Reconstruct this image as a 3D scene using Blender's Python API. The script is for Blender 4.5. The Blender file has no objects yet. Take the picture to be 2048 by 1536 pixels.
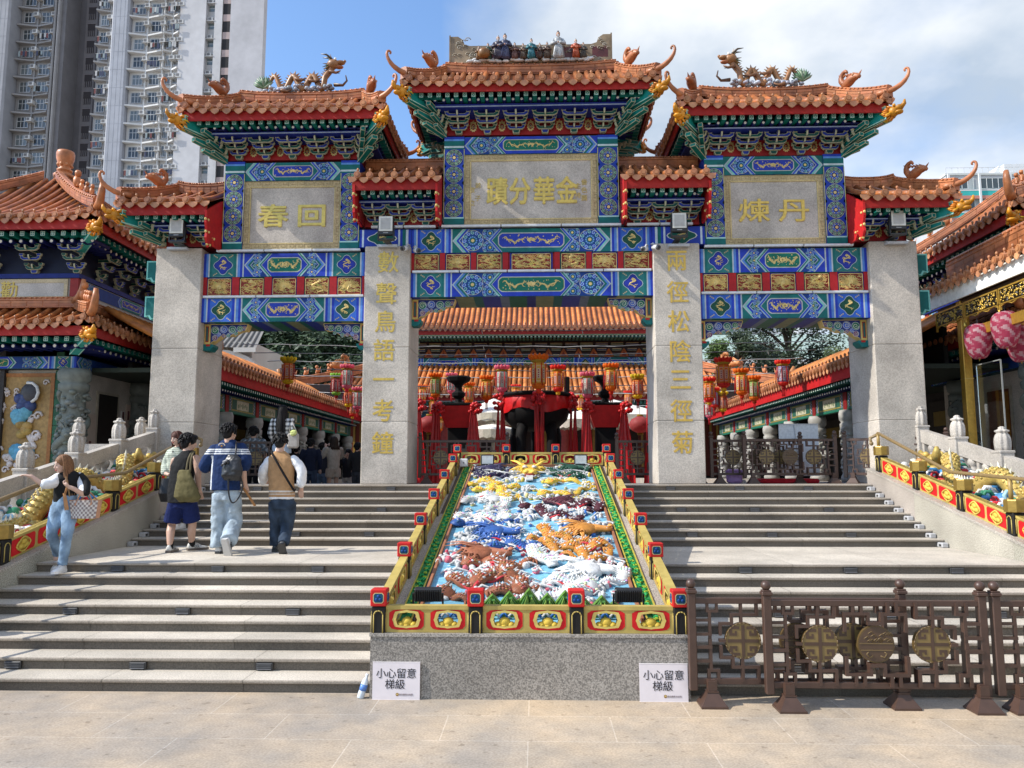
import bpy, bmesh, math, random
from mathutils import Matrix, Vector
scn = bpy.context.scene
C = scn.collection
R = math.radians
# ------------------------------------------------------------------ camera
CX, CZ, CD, YAW, PITCH, ROLL, FPX = .067, 2.020, 7.402, .0299, .1149, .0012, 1551.6
cam = bpy.data.cameras.new('camera'); camo = bpy.data.objects.new('camera', cam); C.objects.link(camo)
cam.sensor_fit = 'HORIZONTAL'; cam.sensor_width = 36; cam.lens = 36*FPX/2048
cam.clip_start = .05; cam.clip_end = 3000
camo.location = (CX, -CD, CZ)
camo.rotation_euler = (Matrix.Rotation(YAW, 3, 'Z') @ Matrix.Rotation(math.pi/2+PITCH, 3, 'X') @ Matrix.Rotation(-ROLL, 3, 'Z')).to_euler()
scn.camera = camo
# ------------------------------------------------------------------ light
SUN_EL, SUN_AZ = 41, 13.0      # degrees above horizon; degrees in front of due left
EXPOSURE = .32
sdir = Vector((-math.cos(R(SUN_EL))*math.cos(R(SUN_AZ)), -math.cos(R(SUN_EL))*math.sin(R(SUN_AZ)), math.sin(R(SUN_EL))))
sun = bpy.data.lights.new('sun', 'SUN'); sun.energy = 4.9; sun.angle = R(.5); sun.color = (1, .945, .85)
suno = bpy.data.objects.new('sun', sun); C.objects.link(suno); suno.location = (-30, -10, 40)
suno.rotation_euler = sdir.to_track_quat('Z', 'Y').to_euler()
w = bpy.data.worlds.new('World'); scn.world = w; w.use_nodes = True
nt = w.node_tree; N = nt.nodes; L = nt.links
bg = N['Background']; bg.inputs['Strength'].default_value = .10
sky = N.new('ShaderNodeTexSky'); sky.sky_type = 'NISHITA'; sky.sun_disc = False
sky.sun_elevation = R(SUN_EL); sky.sun_rotation = math.atan2(sdir.x, sdir.y)
sky.air_density = 1.1; sky.dust_density = .8; sky.ozone_density = 1.5
tc = N.new('ShaderNodeTexCoord'); sep = N.new('ShaderNodeSeparateXYZ'); L.new(tc.outputs['Generated'], sep.inputs[0])
def mth(op, a, b=None, clamp=False):
    n = N.new('ShaderNodeMath'); n.operation = op; n.use_clamp = clamp
    for k, v in enumerate((a, b)):
        if v is None: continue
        if isinstance(v, (int, float)): n.inputs[k].default_value = v
        else: L.new(v, n.inputs[k])
    return n.outputs[0]
den = mth('ADD', mth('ABSOLUTE', sep.outputs[2]), .32)
cmb = N.new('ShaderNodeCombineXYZ'); L.new(mth('DIVIDE', sep.outputs[0], den), cmb.inputs[0]); L.new(mth('DIVIDE', sep.outputs[1], den), cmb.inputs[1])
def wnoise(scale, det, off):
    mp = N.new('ShaderNodeMapping'); mp.inputs['Location'].default_value = off; L.new(cmb.outputs[0], mp.inputs[0])
    n = N.new('ShaderNodeTexNoise'); n.inputs['Scale'].default_value = scale; n.inputs['Detail'].default_value = det
    n.inputs['Roughness'].default_value = .52; L.new(mp.outputs[0], n.inputs['Vector']); return n.outputs['Fac']
n1 = wnoise(1.15, 7, (3.1, 1.7, 0)); n2 = wnoise(2.6, 6, (7.3, 2.2, 0))
bias = mth('MULTIPLY', mth('ADD', sep.outputs[0], .01), 1.5)
bias = mth('MINIMUM', mth('MAXIMUM', bias, -.28), .17)
cl = mth('ADD', n1, bias)
mask = mth('MULTIPLY', mth('SUBTRACT', cl, .47), 5.0, True)
cc = N.new('ShaderNodeMix'); cc.data_type = 'RGBA'; L.new(mth('MULTIPLY', mth('SUBTRACT', n2, .36), 3.6, True), cc.inputs[0])
cc.inputs[6].default_value = (4.3, 5.2, 6.4, 1); cc.inputs[7].default_value = (8.9, 9.1, 9.3, 1)
tint = N.new('ShaderNodeMix'); tint.data_type = 'RGBA'; tint.blend_type = 'MULTIPLY'; tint.inputs[0].default_value = 1
L.new(sky.outputs[0], tint.inputs[6]); tint.inputs[7].default_value = (1.55, 1.82, 2.10, 1)
mx = N.new('ShaderNodeMix'); mx.data_type = 'RGBA'; L.new(mask, mx.inputs[0]); L.new(tint.outputs[2], mx.inputs[6]); L.new(cc.outputs[2], mx.inputs[7])
L.new(mx.outputs[2], bg.inputs['Color'])
vs = scn.view_settings; vs.view_transform = 'Standard'; vs.look = 'None'; vs.gamma = 1; vs.exposure = EXPOSURE; vs.use_curve_mapping = False
scn.cycles.max_bounces = 6; scn.cycles.diffuse_bounces = 4; scn.cycles.glossy_bounces = 3; scn.cycles.transparent_max_bounces = 8
scn.cycles.use_denoising = True
scn.cycles.sample_clamp_indirect = 6
# ------------------------------------------------------------------ measuring: pixel of the 2048 px photograph -> point on a known plane
_cy, _sy, _cp, _sp = math.cos(YAW), math.sin(YAW), math.cos(PITCH), math.sin(PITCH)
def ray(px, py):
    a, b = px-1024, py-768
    u, v = a*math.cos(ROLL)+b*math.sin(ROLL), -a*math.sin(ROLL)+b*math.cos(ROLL)
    r, up = u/FPX, -v/FPX
    yd = _cp-up*_sp
    return (r*_cy-yd*_sy, r*_sy+yd*_cy, _sp+up*_cp)
def at(px, py, Y):
    d = ray(px, py); k = (Y+CD)/d[1]; return Vector((CX+d[0]*k, Y, CZ+d[2]*k))
def atz(px, py, Z):
    d = ray(px, py); k = (Z-CZ)/d[2]; return Vector((CX+d[0]*k, -CD+d[1]*k, Z))
def atx(px, py, X):
    d = ray(px, py); k = (X-CX)/d[0]; return Vector((X, -CD+d[1]*k, CZ+d[2]*k))
# ------------------------------------------------------------------ colours (linear base colours)
RED, DRED, CRIM = (.33, .016, .012), (.17, .012, .010), (.55, .012, .015)
GOLD, PGOLD, CREAM = (.58, .36, .07), (.62, .46, .17), (.60, .55, .38)
BLUE, NAVY, SKYB = (.018, .046, .40), (.006, .010, .085), (.17, .34, .70)
TEAL, GREEN, DGRN = (.008, .130, .128), (.012, .15, .075), (.005, .055, .045)
WHITE, BLACK = (.78, .77, .74), (.010, .010, .011)
TILE, TILEL, TILED = (.335, .113, .036), (.39, .165, .074), (.18, .056, .02)
STONE, STONEB = (.47, .44, .405), (.43, .385, .33)
# ------------------------------------------------------------------ materials: one node set, colours come from the mesh
def mat(name, rough=.5, metal=0., var=.12, vscale=6., speck=0., sscale=120., bump=0., bscale=60., spec=.5, col=None, trans=0., sheen=0., stain=0.):
    m = bpy.data.materials.new(name); m.use_nodes = True
    t = m.node_tree; n = t.nodes; l = t.links; b = n['Principled BSDF']
    b.inputs['Roughness'].default_value = rough; b.inputs['Metallic'].default_value = metal
    b.inputs['Specular IOR Level'].default_value = spec
    if trans: b.inputs['Transmission Weight'].default_value = trans
    if sheen: b.inputs['Sheen Weight'].default_value = sheen
    if col is None:
        a = n.new('ShaderNodeAttribute'); a.attribute_name = 'Col'; src = a.outputs['Color']
    else:
        a = n.new('ShaderNodeRGB'); a.outputs[0].default_value = (*col, 1); src = a.outputs[0]
    geo = n.new('ShaderNodeNewGeometry')
    def noise(sc, det):
        q = n.new('ShaderNodeTexNoise'); q.inputs['Scale'].default_value = sc; q.inputs['Detail'].default_value = det
        l.new(geo.outputs['Position'], q.inputs['Vector']); return q.outputs['Fac']
    def mulby(src, fac, lo, hi, f0=.3, f1=.7):
        mr = n.new('ShaderNodeMapRange'); mr.inputs[1].default_value = f0; mr.inputs[2].default_value = f1
        mr.inputs[3].default_value = lo; mr.inputs[4].default_value = hi; l.new(fac, mr.inputs[0])
        mm = n.new('ShaderNodeMix'); mm.data_type = 'RGBA'; mm.blend_type = 'MULTIPLY'; mm.inputs[0].default_value = 1
        l.new(src, mm.inputs[6]); l.new(mr.outputs[0], mm.inputs[7]); return mm.outputs[2]
    if var: src = mulby(src, noise(vscale, 4), 1-var, 1+var)
    if speck: src = mulby(src, noise(sscale, 2), 1-speck, 1+speck, .36, .64)
    if stain: src = mulby(src, noise(1.1, 6), 1-stain, 1+stain*.35, .35, .62)
    l.new(src, b.inputs['Base Color'])
    if bump:
        bp = n.new('ShaderNodeBump'); bp.inputs['Strength'].default_value = bump; bp.inputs['Distance'].default_value = .01
        l.new(noise(bscale, 3), bp.inputs['Height']); l.new(bp.outputs[0], b.inputs['Normal'])
    return m
M_PAINT = mat('painted_wood', .55, var=.14, vscale=9, spec=.22, stain=.14)
M_GLAZE = mat('glazed_tile', .42, var=.26, vscale=7, bump=.15, bscale=40, spec=.4, stain=.34)
M_GOLD = mat('gold_leaf', .33, metal=.55, var=.16, vscale=18, bump=.2, bscale=70)
M_GRAN = mat('granite', .62, var=.08, vscale=2.2, speck=.17, sscale=52, spec=.35, stain=.20)
M_GRANC = mat('coarse_granite', .55, var=.06, vscale=2.5, speck=.44, sscale=80, spec=.35, stain=.20)
M_STEP = mat('step_granite', .65, var=.10, vscale=2, speck=.20, sscale=70, spec=.35, stain=.18)
M_CARVE = mat('carved_stone', .75, var=.22, vscale=7, bump=.5, bscale=30)
M_RELIEF = mat('relief_enamel', .50, var=.22, vscale=16, bump=.5, bscale=48, spec=.3, stain=.22)
M_GILT = mat('gilt_paint', .48, metal=.2, var=.25, vscale=14, bump=.5, bscale=45, spec=.35, stain=.2)
M_METAL = mat('painted_metal', .42, var=.12, vscale=12, spec=.5)
M_CLOTH = mat('cloth', .85, var=.12, vscale=20, bump=.25, bscale=120, spec=.2)
M_SATIN = mat('satin', .38, var=.15, vscale=7, spec=.4)
M_SKIN = mat('skin', .5, var=.05, vscale=20, spec=.35)
M_HAIR = mat('hair', .62, var=.3, vscale=60, bump=.3, bscale=140, spec=.22)
M_PLAST = mat('plastic', .4, var=.04, vscale=10)
M_WALL = mat('rendered_wall', .8, var=.10, vscale=.35, spec=.2, stain=.06)
M_LEAF = mat('leaves', .55, var=.35, vscale=1.6, spec=.3)
M_BARK = mat('bark', .9, var=.3, vscale=9, bump=.5, bscale=20)
M_GLASS = mat('dark_glass', .08, var=.2, vscale=.5, spec=.6)
M_LANT = mat('lantern_paper', .55, var=.1, vscale=15, spec=.3)
t_ = M_LANT.node_tree; p_ = t_.nodes['Principled BSDF']; tr_ = t_.nodes.new('ShaderNodeBsdfTranslucent'); mi_ = t_.nodes.new('ShaderNodeMixShader'); mi_.inputs[0].default_value = .55   # thin paper lets the sun through
t_.links.new(p_.inputs['Base Color'].links[0].from_socket, tr_.inputs['Color']); t_.links.new(p_.outputs[0], mi_.inputs[1]); t_.links.new(tr_.outputs[0], mi_.inputs[2]); t_.links.new(mi_.outputs[0], t_.nodes['Material Output'].inputs['Surface'])
# ------------------------------------------------------------------ mesh builder
class MB:
    def __init__(s): s.v = []; s.f = []; s.c = []; s.s = []; s.M = None; s.st = []
    def push(s, m): s.st.append(s.M); s.M = (s.M @ m) if s.M else m
    def pop(s): s.M = s.st.pop()
    def add(s, vs, fs, col, smooth=False):
        o = len(s.v)
        if s.M is not None: s.v += [tuple(s.M @ Vector(p)) for p in vs]
        else: s.v += [tuple(p) for p in vs]
        s.f += [tuple(i+o for i in f) for f in fs]
        if col and isinstance(col[0], (tuple, list)): s.c += list(col)
        else: s.c += [col]*len(fs)
        s.s += [smooth]*len(fs)
    def box(s, x0, x1, y0, y1, z0, z1, col):
        if x0 > x1: x0, x1 = x1, x0
        if y0 > y1: y0, y1 = y1, y0
        if z0 > z1: z0, z1 = z1, z0
        s.add([(x0,y0,z0),(x1,y0,z0),(x1,y1,z0),(x0,y1,z0),(x0,y0,z1),(x1,y0,z1),(x1,y1,z1),(x0,y1,z1)],
              [(0,3,2,1),(4,5,6,7),(0,1,5,4),(1,2,6,5),(2,3,7,6),(3,0,4,7)], col)
    def bbox(s, x0, x1, y0, y1, z0, z1, col, b=.01):   # box with chamfered edges (octagonal rims)
        if x0 > x1: x0, x1 = x1, x0
        if y0 > y1: y0, y1 = y1, y0
        if z0 > z1: z0, z1 = z1, z0
        b = min(b, (x1-x0)*.45, (y1-y0)*.45, (z1-z0)*.45)
        def ring(i, z): return [(x0+i,y0,z),(x1-i,y0,z),(x1,y0+i,z),(x1,y1-i,z),(x1-i,y1,z),(x0+i,y1,z),(x0,y1-i,z),(x0,y0+i,z)]
        def inn(z): return [(x0+b,y0+b,z),(x1-b,y0+b,z),(x1-b,y0+b,z),(x1-b,y1-b,z),(x1-b,y1-b,z),(x0+b,y1-b,z),(x0+b,y1-b,z),(x0+b,y0+b,z)]
        rs = [ring(b, z0+b), ring(b, z1-b)]
        vs = rs[0]+rs[1]; fs = [(k,(k+1)%8,8+(k+1)%8,8+k) for k in range(8)]
        o = 16; vs += [(x0+b,y0+b,z1),(x1-b,y0+b,z1),(x1-b,y1-b,z1),(x0+b,y1-b,z1),(x0+b,y0+b,z0),(x1-b,y0+b,z0),(x1-b,y1-b,z0),(x0+b,y1-b,z0)]
        fs += [(16,17,18,19),(8,9,17,16),(9,10,17),(10,11,18,17),(11,12,18),(12,13,19,18),(13,14,19),(14,15,16,19),(15,8,16)]
        fs += [(23,22,21,20),(1,0,20,21),(2,1,21),(3,2,21,22),(4,3,22),(5,4,22,23),(6,5,23),(7,6,23,20),(0,7,20)]
        s.add(vs, fs, col)
    def prism(s, poly, y0, y1, col):           # polygon in x,z (counter-clockwise seen from -y), extruded along y
        n = len(poly)
        ar = sum(poly[i][0]*poly[(i+1)%n][1]-poly[(i+1)%n][0]*poly[i][1] for i in range(n))
        if ar < 0: poly = poly[::-1]
        vs = [(x, y0, z) for x, z in poly]+[(x, y1, z) for x, z in poly]
        fs = [tuple(range(n)), tuple(range(2*n-1, n-1, -1))]+[(i, i+n, (i+1)%n+n, (i+1)%n) for i in range(n)]
        s.add(vs, fs, col)
    def flat(s, poly, y, col):                 # one face in x,z at depth y facing -y
        n = len(poly)
        ar = sum(poly[i][0]*poly[(i+1)%n][1]-poly[(i+1)%n][0]*poly[i][1] for i in range(n))
        if ar < 0: poly = poly[::-1]
        s.add([(x, y, z) for x, z in poly], [tuple(range(n))], col)
    def rect(s, x0, x1, z0, z1, y, col): s.flat([(x0,z0),(x1,z0),(x1,z1),(x0,z1)], y, col)
    def disc(s, x, z, r, y, col, n=12, rz=None, a0=0.):
        rz = rz or r
        s.flat([(x+r*math.cos(a0+2*math.pi*k/n), z+rz*math.sin(a0+2*math.pi*k/n)) for k in range(n)], y, col)
    def tube(s, pts, r, col, n=6, caps=True, smooth=True, flat=1., up=None):
        P = [Vector(p) for p in pts]; m = len(P)
        rr = r if isinstance(r, (list, tuple)) else [r]*m
        vs = []; u = None
        for i in range(m):
            d = (P[min(i+1, m-1)]-P[max(i-1, 0)])
            d = d.normalized() if d.length > 1e-9 else Vector((0,0,1))
            if u is None:
                a = Vector(up) if up else (Vector((0,0,1)) if abs(d.z) < .9 else Vector((0,1,0)))
                u = a-d*a.dot(d); u.normalize()
            else:
                u = u-d*u.dot(d)
                if u.length < 1e-6: u = d.orthogonal()
                u.normalize()
            v = d.cross(u)
            for k in range(n):
                a = 2*math.pi*k/n
                vs.append(P[i]+(u*math.cos(a)*flat+v*math.sin(a))*rr[i])
        fs = []
        for i in range(m-1):
            for k in range(n):
                fs.append((i*n+k, i*n+(k+1)%n, (i+1)*n+(k+1)%n, (i+1)*n+k))
        if caps: fs += [tuple(range(n-1, -1, -1)), tuple(range((m-1)*n, m*n))]
        s.add(vs, fs, col, smooth)
    def lathe(s, prof, cx, cy, cz, col, n=14, smooth=True, lobes=0, lamp=0., sy=1.):
        vs = []; m = len(prof)
        for i, (r, z) in enumerate(prof):
            for k in range(n):
                a = 2*math.pi*k/n; q = r*(1+(lamp*math.cos(lobes*a) if lobes else 0))
                vs.append((cx+q*math.cos(a), cy+q*math.sin(a)*sy, cz+z))
        fs = [(i*n+k, i*n+(k+1)%n, (i+1)*n+(k+1)%n, (i+1)*n+k) for i in range(m-1) for k in range(n)]
        fs += [tuple(range(n-1, -1, -1)), tuple(range((m-1)*n, m*n))]
        if col and isinstance(col[0], (tuple, list)):
            cs = [col[min(i, len(col)-1)] for i in range(m-1) for k in range(n)]+[col[0], col[-1]]
            s.add(vs, fs, cs, smooth)
        else: s.add(vs, fs, col, smooth)
    def ball(s, c, r, col, nu=8, nv=6, smooth=True):
        if isinstance(r, (int, float)): r = (r, r, r)
        vs = [(c[0], c[1], c[2]-r[2])]
        for j in range(1, nv):
            t = math.pi*j/nv-math.pi/2
            for k in range(nu):
                a = 2*math.pi*k/nu
                vs.append((c[0]+r[0]*math.cos(t)*math.cos(a), c[1]+r[1]*math.cos(t)*math.sin(a), c[2]+r[2]*math.sin(t)))
        vs.append((c[0], c[1], c[2]+r[2])); e = len(vs)-1
        fs = [(0, 1+(k+1)%nu, 1+k) for k in range(nu)]
        for j in range(nv-2):
            for k in range(nu): fs.append((1+j*nu+k, 1+j*nu+(k+1)%nu, 1+(j+1)*nu+(k+1)%nu, 1+(j+1)*nu+k))
        fs += [(e, 1+(nv-2)*nu+k, 1+(nv-2)*nu+(k+1)%nu) for k in range(nu)]
        s.add(vs, fs, col, smooth)
    def spike(s, base, tip, r, col, n=5):
        s.tube([base, tip], [r, r*.08], col, n, True, False)
    def build(s, name, m, parent=None, loc=None):
        me = bpy.data.meshes.new(name)
        me.from_pydata(s.v, [], s.f)
        a = me.attributes.new('Col', 'FLOAT_COLOR', 'CORNER')
        buf = []
        for f, c in zip(s.f, s.c): buf += [c[0], c[1], c[2], 1.]*len(f)
        a.data.foreach_set('color', buf)
        me.polygons.foreach_set('use_smooth', s.s)
        me.materials.append(m); me.validate()
        o = bpy.data.objects.new(name, me); C.objects.link(o)
        if parent is not None: o.parent = parent
        if loc is not None: o.location = loc
        return o
def tag(o, label, cat, group=None):
    o['label'] = label; o['category'] = cat
    if group: o['group'] = group
    return o
def thing(name, label, cat, loc=(0,0,0), rz=0., group=None):
    o = bpy.data.objects.new(name, None); C.objects.link(o); o.empty_display_size = .2
    o.location = loc; o.rotation_euler = (0, 0, rz); return tag(o, label, cat, group)
def structure(o, kind='structure'): o['kind'] = kind; return o
def kids(o): return list(o.children)
def dup(o, parent=None, loc=None, rz=None, label=None):
    c = o.copy(); C.objects.link(c)
    if parent is not None: c.parent = parent
    if loc is not None: c.location = loc
    if rz is not None: c.rotation_euler = (0, 0, rz)
    if label: c['label'] = label
    for k in kids(o): dup(k, c)
    return c
T = Matrix.Translation
def Rz(a): return Matrix.Rotation(a, 4, 'Z')
def Rx(a): return Matrix.Rotation(a, 4, 'X')
def Ry(a): return Matrix.Rotation(a, 4, 'Y')
def Sc(x, y, z): return Matrix.Diagonal((x, y, z, 1))
def text_bm(txt, size, depth=.01, bold=0., name='lettering', m=None, parent=None, M=None, col=GOLD, squash=1.):
    cu = bpy.data.curves.new(name, 'FONT'); cu.body = txt; cu.size = size; cu.extrude = depth/2; cu.offset = 0; fat = bold
    cu.align_x = 'CENTER'; cu.align_y = 'CENTER'; cu.resolution_u = 2
    o = bpy.data.objects.new(name, cu); C.objects.link(o)
    bpy.context.view_layer.update()
    me = bpy.data.meshes.new_from_object(o.evaluated_get(bpy.context.evaluated_depsgraph_get()))
    bpy.data.objects.remove(o); bpy.data.curves.remove(cu)
    if fat:
        bm_ = bmesh.new()
        for k, (dx, dy) in enumerate(((0, 0), (1, 0), (-1, 0), (0, 1), (0, -1), (.7, .7), (-.7, -.7), (.7, -.7), (-.7, .7))):
            m2 = me.copy(); m2.transform(T((dx*fat, dy*fat, -.0012*k))); bm_.from_mesh(m2); bpy.data.meshes.remove(m2)
        bm_.to_mesh(me); bm_.free()
    fix = Matrix.Rotation(math.pi/2, 4, 'X') @ Sc(squash, 1, 1)     # stand up in x,z facing -y
    me.transform((M or Matrix()) @ fix)
    a = me.attributes.new('Col', 'FLOAT_COLOR', 'CORNER')
    a.data.foreach_set('color', [col[0], col[1], col[2], 1.]*len(me.loops))
    me.materials.clear(); me.materials.append(m or M_GOLD); me.name = name
    ob = bpy.data.objects.new(name, me); C.objects.link(ob)
    if parent is not None: ob.parent = parent
    return ob
# ------------------------------------------------------------------ ground, terrace, steps
H, TR, LAND = .1133, .345, 2.30
TZ = 16*H                      # terrace level
def paving(name, scale, c1, c2, mortar, w_=1.0, h_=.5, rot=0., msize=.006):
    m = bpy.data.materials.new(name); m.use_nodes = True; t = m.node_tree; n = t.nodes; l = t.links; b = n['Principled BSDF']
    g = n.new('ShaderNodeNewGeometry'); mp = n.new('ShaderNodeMapping'); mp.inputs['Rotation'].default_value = (0, 0, rot)
    l.new(g.outputs['Position'], mp.inputs[0])
    bt = n.new('ShaderNodeTexBrick'); bt.inputs['Scale'].default_value = scale; bt.inputs['Color1'].default_value = (*c1, 1); bt.inputs['Color2'].default_value = (*c2, 1)
    bt.inputs['Mortar'].default_value = (*mortar, 1); bt.inputs['Mortar Size'].default_value = msize; bt.inputs['Brick Width'].default_value = w_; bt.inputs['Row Height'].default_value = h_
    bt.inputs['Mortar Smooth'].default_value = .3
    l.new(mp.outputs[0], bt.inputs['Vector']); src = bt.outputs['Color']
    def mul(src, sc, det, f0, f1, lo, hi, rough=.5, tint=None):
        q = n.new('ShaderNodeTexNoise'); q.inputs['Scale'].default_value = sc; q.inputs['Detail'].default_value = det; q.inputs['Roughness'].default_value = rough
        l.new(g.outputs['Position'], q.inputs['Vector'])
        mr = n.new('ShaderNodeMapRange'); mr.inputs[1].default_value = f0; mr.inputs[2].default_value = f1; mr.inputs[3].default_value = 0; mr.inputs[4].default_value = 1; l.new(q.outputs['Fac'], mr.inputs[0])
        cm = n.new('ShaderNodeMix'); cm.data_type = 'RGBA'; l.new(mr.outputs[0], cm.inputs[0]); cm.inputs[6].default_value = (*lo, 1); cm.inputs[7].default_value = (*hi, 1)
        mm = n.new('ShaderNodeMix'); mm.data_type = 'RGBA'; mm.blend_type = 'MULTIPLY'; mm.inputs[0].default_value = 1; l.new(src, mm.inputs[6]); l.new(cm.outputs[2], mm.inputs[7]); return mm.outputs[2]
    src = mul(src, 55, 2, .36, .64, (.86, .85, .84), (1.12, 1.12, 1.11))
    src = mul(src, .9, 6, .38, .64, (.74, .76, .80), (1.06, .99, .90), .6)
    src = mul(src, 4.5, 5, .3, .7, (.88, .88, .88), (1.09, 1.085, 1.08), .6); src = mul(src, .33, 5, .42, .60, (.86, .87, .90), (1.05, 1.02, .98), .65); src = mul(src, 11, 3, .64, .70, (1, 1, 1), (.70, .68, .66), .5)
    l.new(src, b.inputs['Base Color']); b.inputs['Roughness'].default_value = .62; b.inputs['Specular IOR Level'].default_value = .3
    bp = n.new('ShaderNodeBump'); bp.inputs['Strength'].default_value = .3; bp.inputs['Distance'].default_value = .004
    l.new(bt.outputs['Fac'], bp.inputs['Height']); bp.invert = True; l.new(bp.outputs[0], b.inputs['Normal'])
    return m
M_PAVE = paving('plaza_paving', 1, (.43, .365, .288), (.455, .392, .318), (.55, .49, .415), 1.35, .62)
M_TERR = paving('terrace_paving', 1, (.36, .33, .30), (.40, .37, .33), (.25, .23, .21), .9, .45)
g = MB(); g.add([(-700,-300,0),(700,-300,0),(700,1200,0),(-700,1200,0)], [(0,1,2,3)], STONE)
structure(g.build('ground', M_PAVE))
COURT = 1.30
g = MB(); g.box(-26, 26, 7.17, 9.7, -.05, TZ-.004, STONE); g.box(-26, -6.9, 9.7, 46, -.05, TZ-.004, STONE); g.box(6.9, 26, 9.7, 46, -.05, TZ-.004, STONE); g.box(-6.9, 6.9, 9.7, 46, -.05, COURT, STONE)
structure(g.build('terrace', M_TERR))
g = MB(); rng = random.Random(3)
for sx in (-1, 1):
    x0, x1 = 1.449, 6.246
    for i in range(1, 17):
        z1 = i*H; z0 = z1-H
        y = (i-1)*TR+(LAND-TR if i > 8 else 0)
        yb = y+TR if i not in (8, 16) else (y+LAND if i == 8 else y+.08)
        x = x0
        while x < x1-.01:
            xe = min(x1, x+rng.uniform(1.0, 1.9))
            if x1-xe < .4: xe = x1
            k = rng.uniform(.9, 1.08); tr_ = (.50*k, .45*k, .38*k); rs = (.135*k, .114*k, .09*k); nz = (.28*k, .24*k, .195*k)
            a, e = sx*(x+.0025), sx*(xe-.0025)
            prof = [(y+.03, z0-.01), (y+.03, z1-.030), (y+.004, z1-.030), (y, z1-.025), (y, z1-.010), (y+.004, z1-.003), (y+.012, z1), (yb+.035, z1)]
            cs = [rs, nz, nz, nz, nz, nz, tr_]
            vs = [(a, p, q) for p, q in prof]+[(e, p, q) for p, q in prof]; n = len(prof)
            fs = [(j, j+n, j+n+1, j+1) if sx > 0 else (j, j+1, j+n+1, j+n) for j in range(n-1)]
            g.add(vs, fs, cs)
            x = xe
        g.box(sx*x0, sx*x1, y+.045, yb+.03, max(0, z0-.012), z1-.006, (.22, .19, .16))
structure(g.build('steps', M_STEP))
# recessed lamps in the risers
def riser_y(i): return (i-1)*TR+(LAND-TR if i > 8 else 0)+.03
p = MB(); p.bbox(-.085, .085, -.022, .01, -.034, .034, (.03, .03, .032), .006)
for k in range(4): p.box(-.07, .07, -.03, -.02, -.027+k*.016, -.019+k*.016, (.09, .09, .095) if k else (.16, .16, .17))
spots = {8: [235, 435, 635, 1490, 1700, 1912], 5: [140, 365, 585, 1560, 1775, 1995], 2: [25, 275, 528, 1600, 1850], 16: [515, 782, 1341, 1479, 1616],
         13: [620, 763, 1362, 1509, 1657], 10: [590, 738, 1384, 1543, 1701]}
yy = {8: 1140, 5: 1224, 2: 1334, 16: 976, 13: 1019, 10: 1070}
rowname = {16: 'top step', 13: 'fourth step from the top', 10: 'seventh step from the top', 8: 'step just below the landing', 5: 'middle step of the lower flight', 2: 'second step from the ground'}
ordn = ['first', 'second', 'third']
first = None
for i, xs in spots.items():
    nl = 0; nr = 0
    ls = [x for x in xs if x < 1060]; rs_ = [x for x in xs if x > 1060]
    for x in xs:
        P = at(x, yy[i], riser_y(i)-.012)
        side = 'left' if x < 1060 else 'right'
        k = ls.index(x) if side == 'left' else rs_.index(x)
        lb = '%s lamp from the left in the %s, %s stairs' % (ordn[k], rowname[i], side)
        loc = (P.x, riser_y(i)-.012, i*H-.072)
        if first is None: first = p.build('step_lamp', M_METAL); first.location = loc; o = first
        else: o = dup(first, loc=loc)
        tag(o, lb, 'step lamp', 'black lamps set in the stair risers')
p = MB(); p.bbox(-.05, .05, -.12, .04, 0, .075, (.38, .38, .39), .012); p.box(-.052, .052, -.09, -.03, .02, .05, (.03, .03, .03))
first = None
cnt = ['lowest', 'second lowest', 'third lowest', 'fourth lowest', 'fourth highest', 'third highest', 'second highest', 'highest']
for sx in (-1, 1):
    for j, i in enumerate(range(9, 17)):
        loc = (sx*6.19, riser_y(i)-.04, (i-1)*H)
        if first is None: first = p.build('end_lamp', M_METAL); o = first; o.location = loc
        else: o = dup(first, loc=loc)
        tag(o, '%s small grey lamp box at the %s wall end of the upper flight' % (cnt[j], 'left' if sx < 0 else 'right'), 'step lamp', 'grey lamp boxes at the step ends')
# ------------------------------------------------------------------ the carved ramp between the stairs
SL = .224; ANG = math.atan(SL)
ramp = thing('dragon_ramp', 'sloping ramp of painted relief dragons with granite front and gold rail', 'ramp', (0, 0, 0))
RY0, RY1 = -.155, 7.06
def rwall(y): return .577+SL*(y-RY0)*.985
g = MB()
g.box(-1.443, 1.443, RY0, RY0+.3, 0, .548, (.27, .245, .215))
for a, e in ((-1.443, -.0), (.004, 1.443)): g.box(a-.008 if a < 0 else a, e if a < 0 else e+.008, RY0-.012, RY0+.30, .548, .577, (.33, .30, .265))
for sx in (-1, 1):
    pts = [(RY0+.3, 0), (RY1, 0), (RY1, rwall(RY1)), (RY0+.3, rwall(RY0+.3)-.002)]
    vs = [(sx*1.443, a, b) for a, b in pts]+[(sx*1.25, a, b) for a, b in pts]
    fs = [(0,1,2,3), (7,6,5,4), (0,4,5,1), (1,5,6,2), (2,6,7,3), (3,7,4,0)]
    g.add(vs, fs, (.38, .35, .31))
g.box(-1.25, 1.25, RY1-.25, RY1, 0, rwall(RY1)-.03, (.38, .35, .31))
g.build('base_wall', M_GRANC, ramp)
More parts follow.
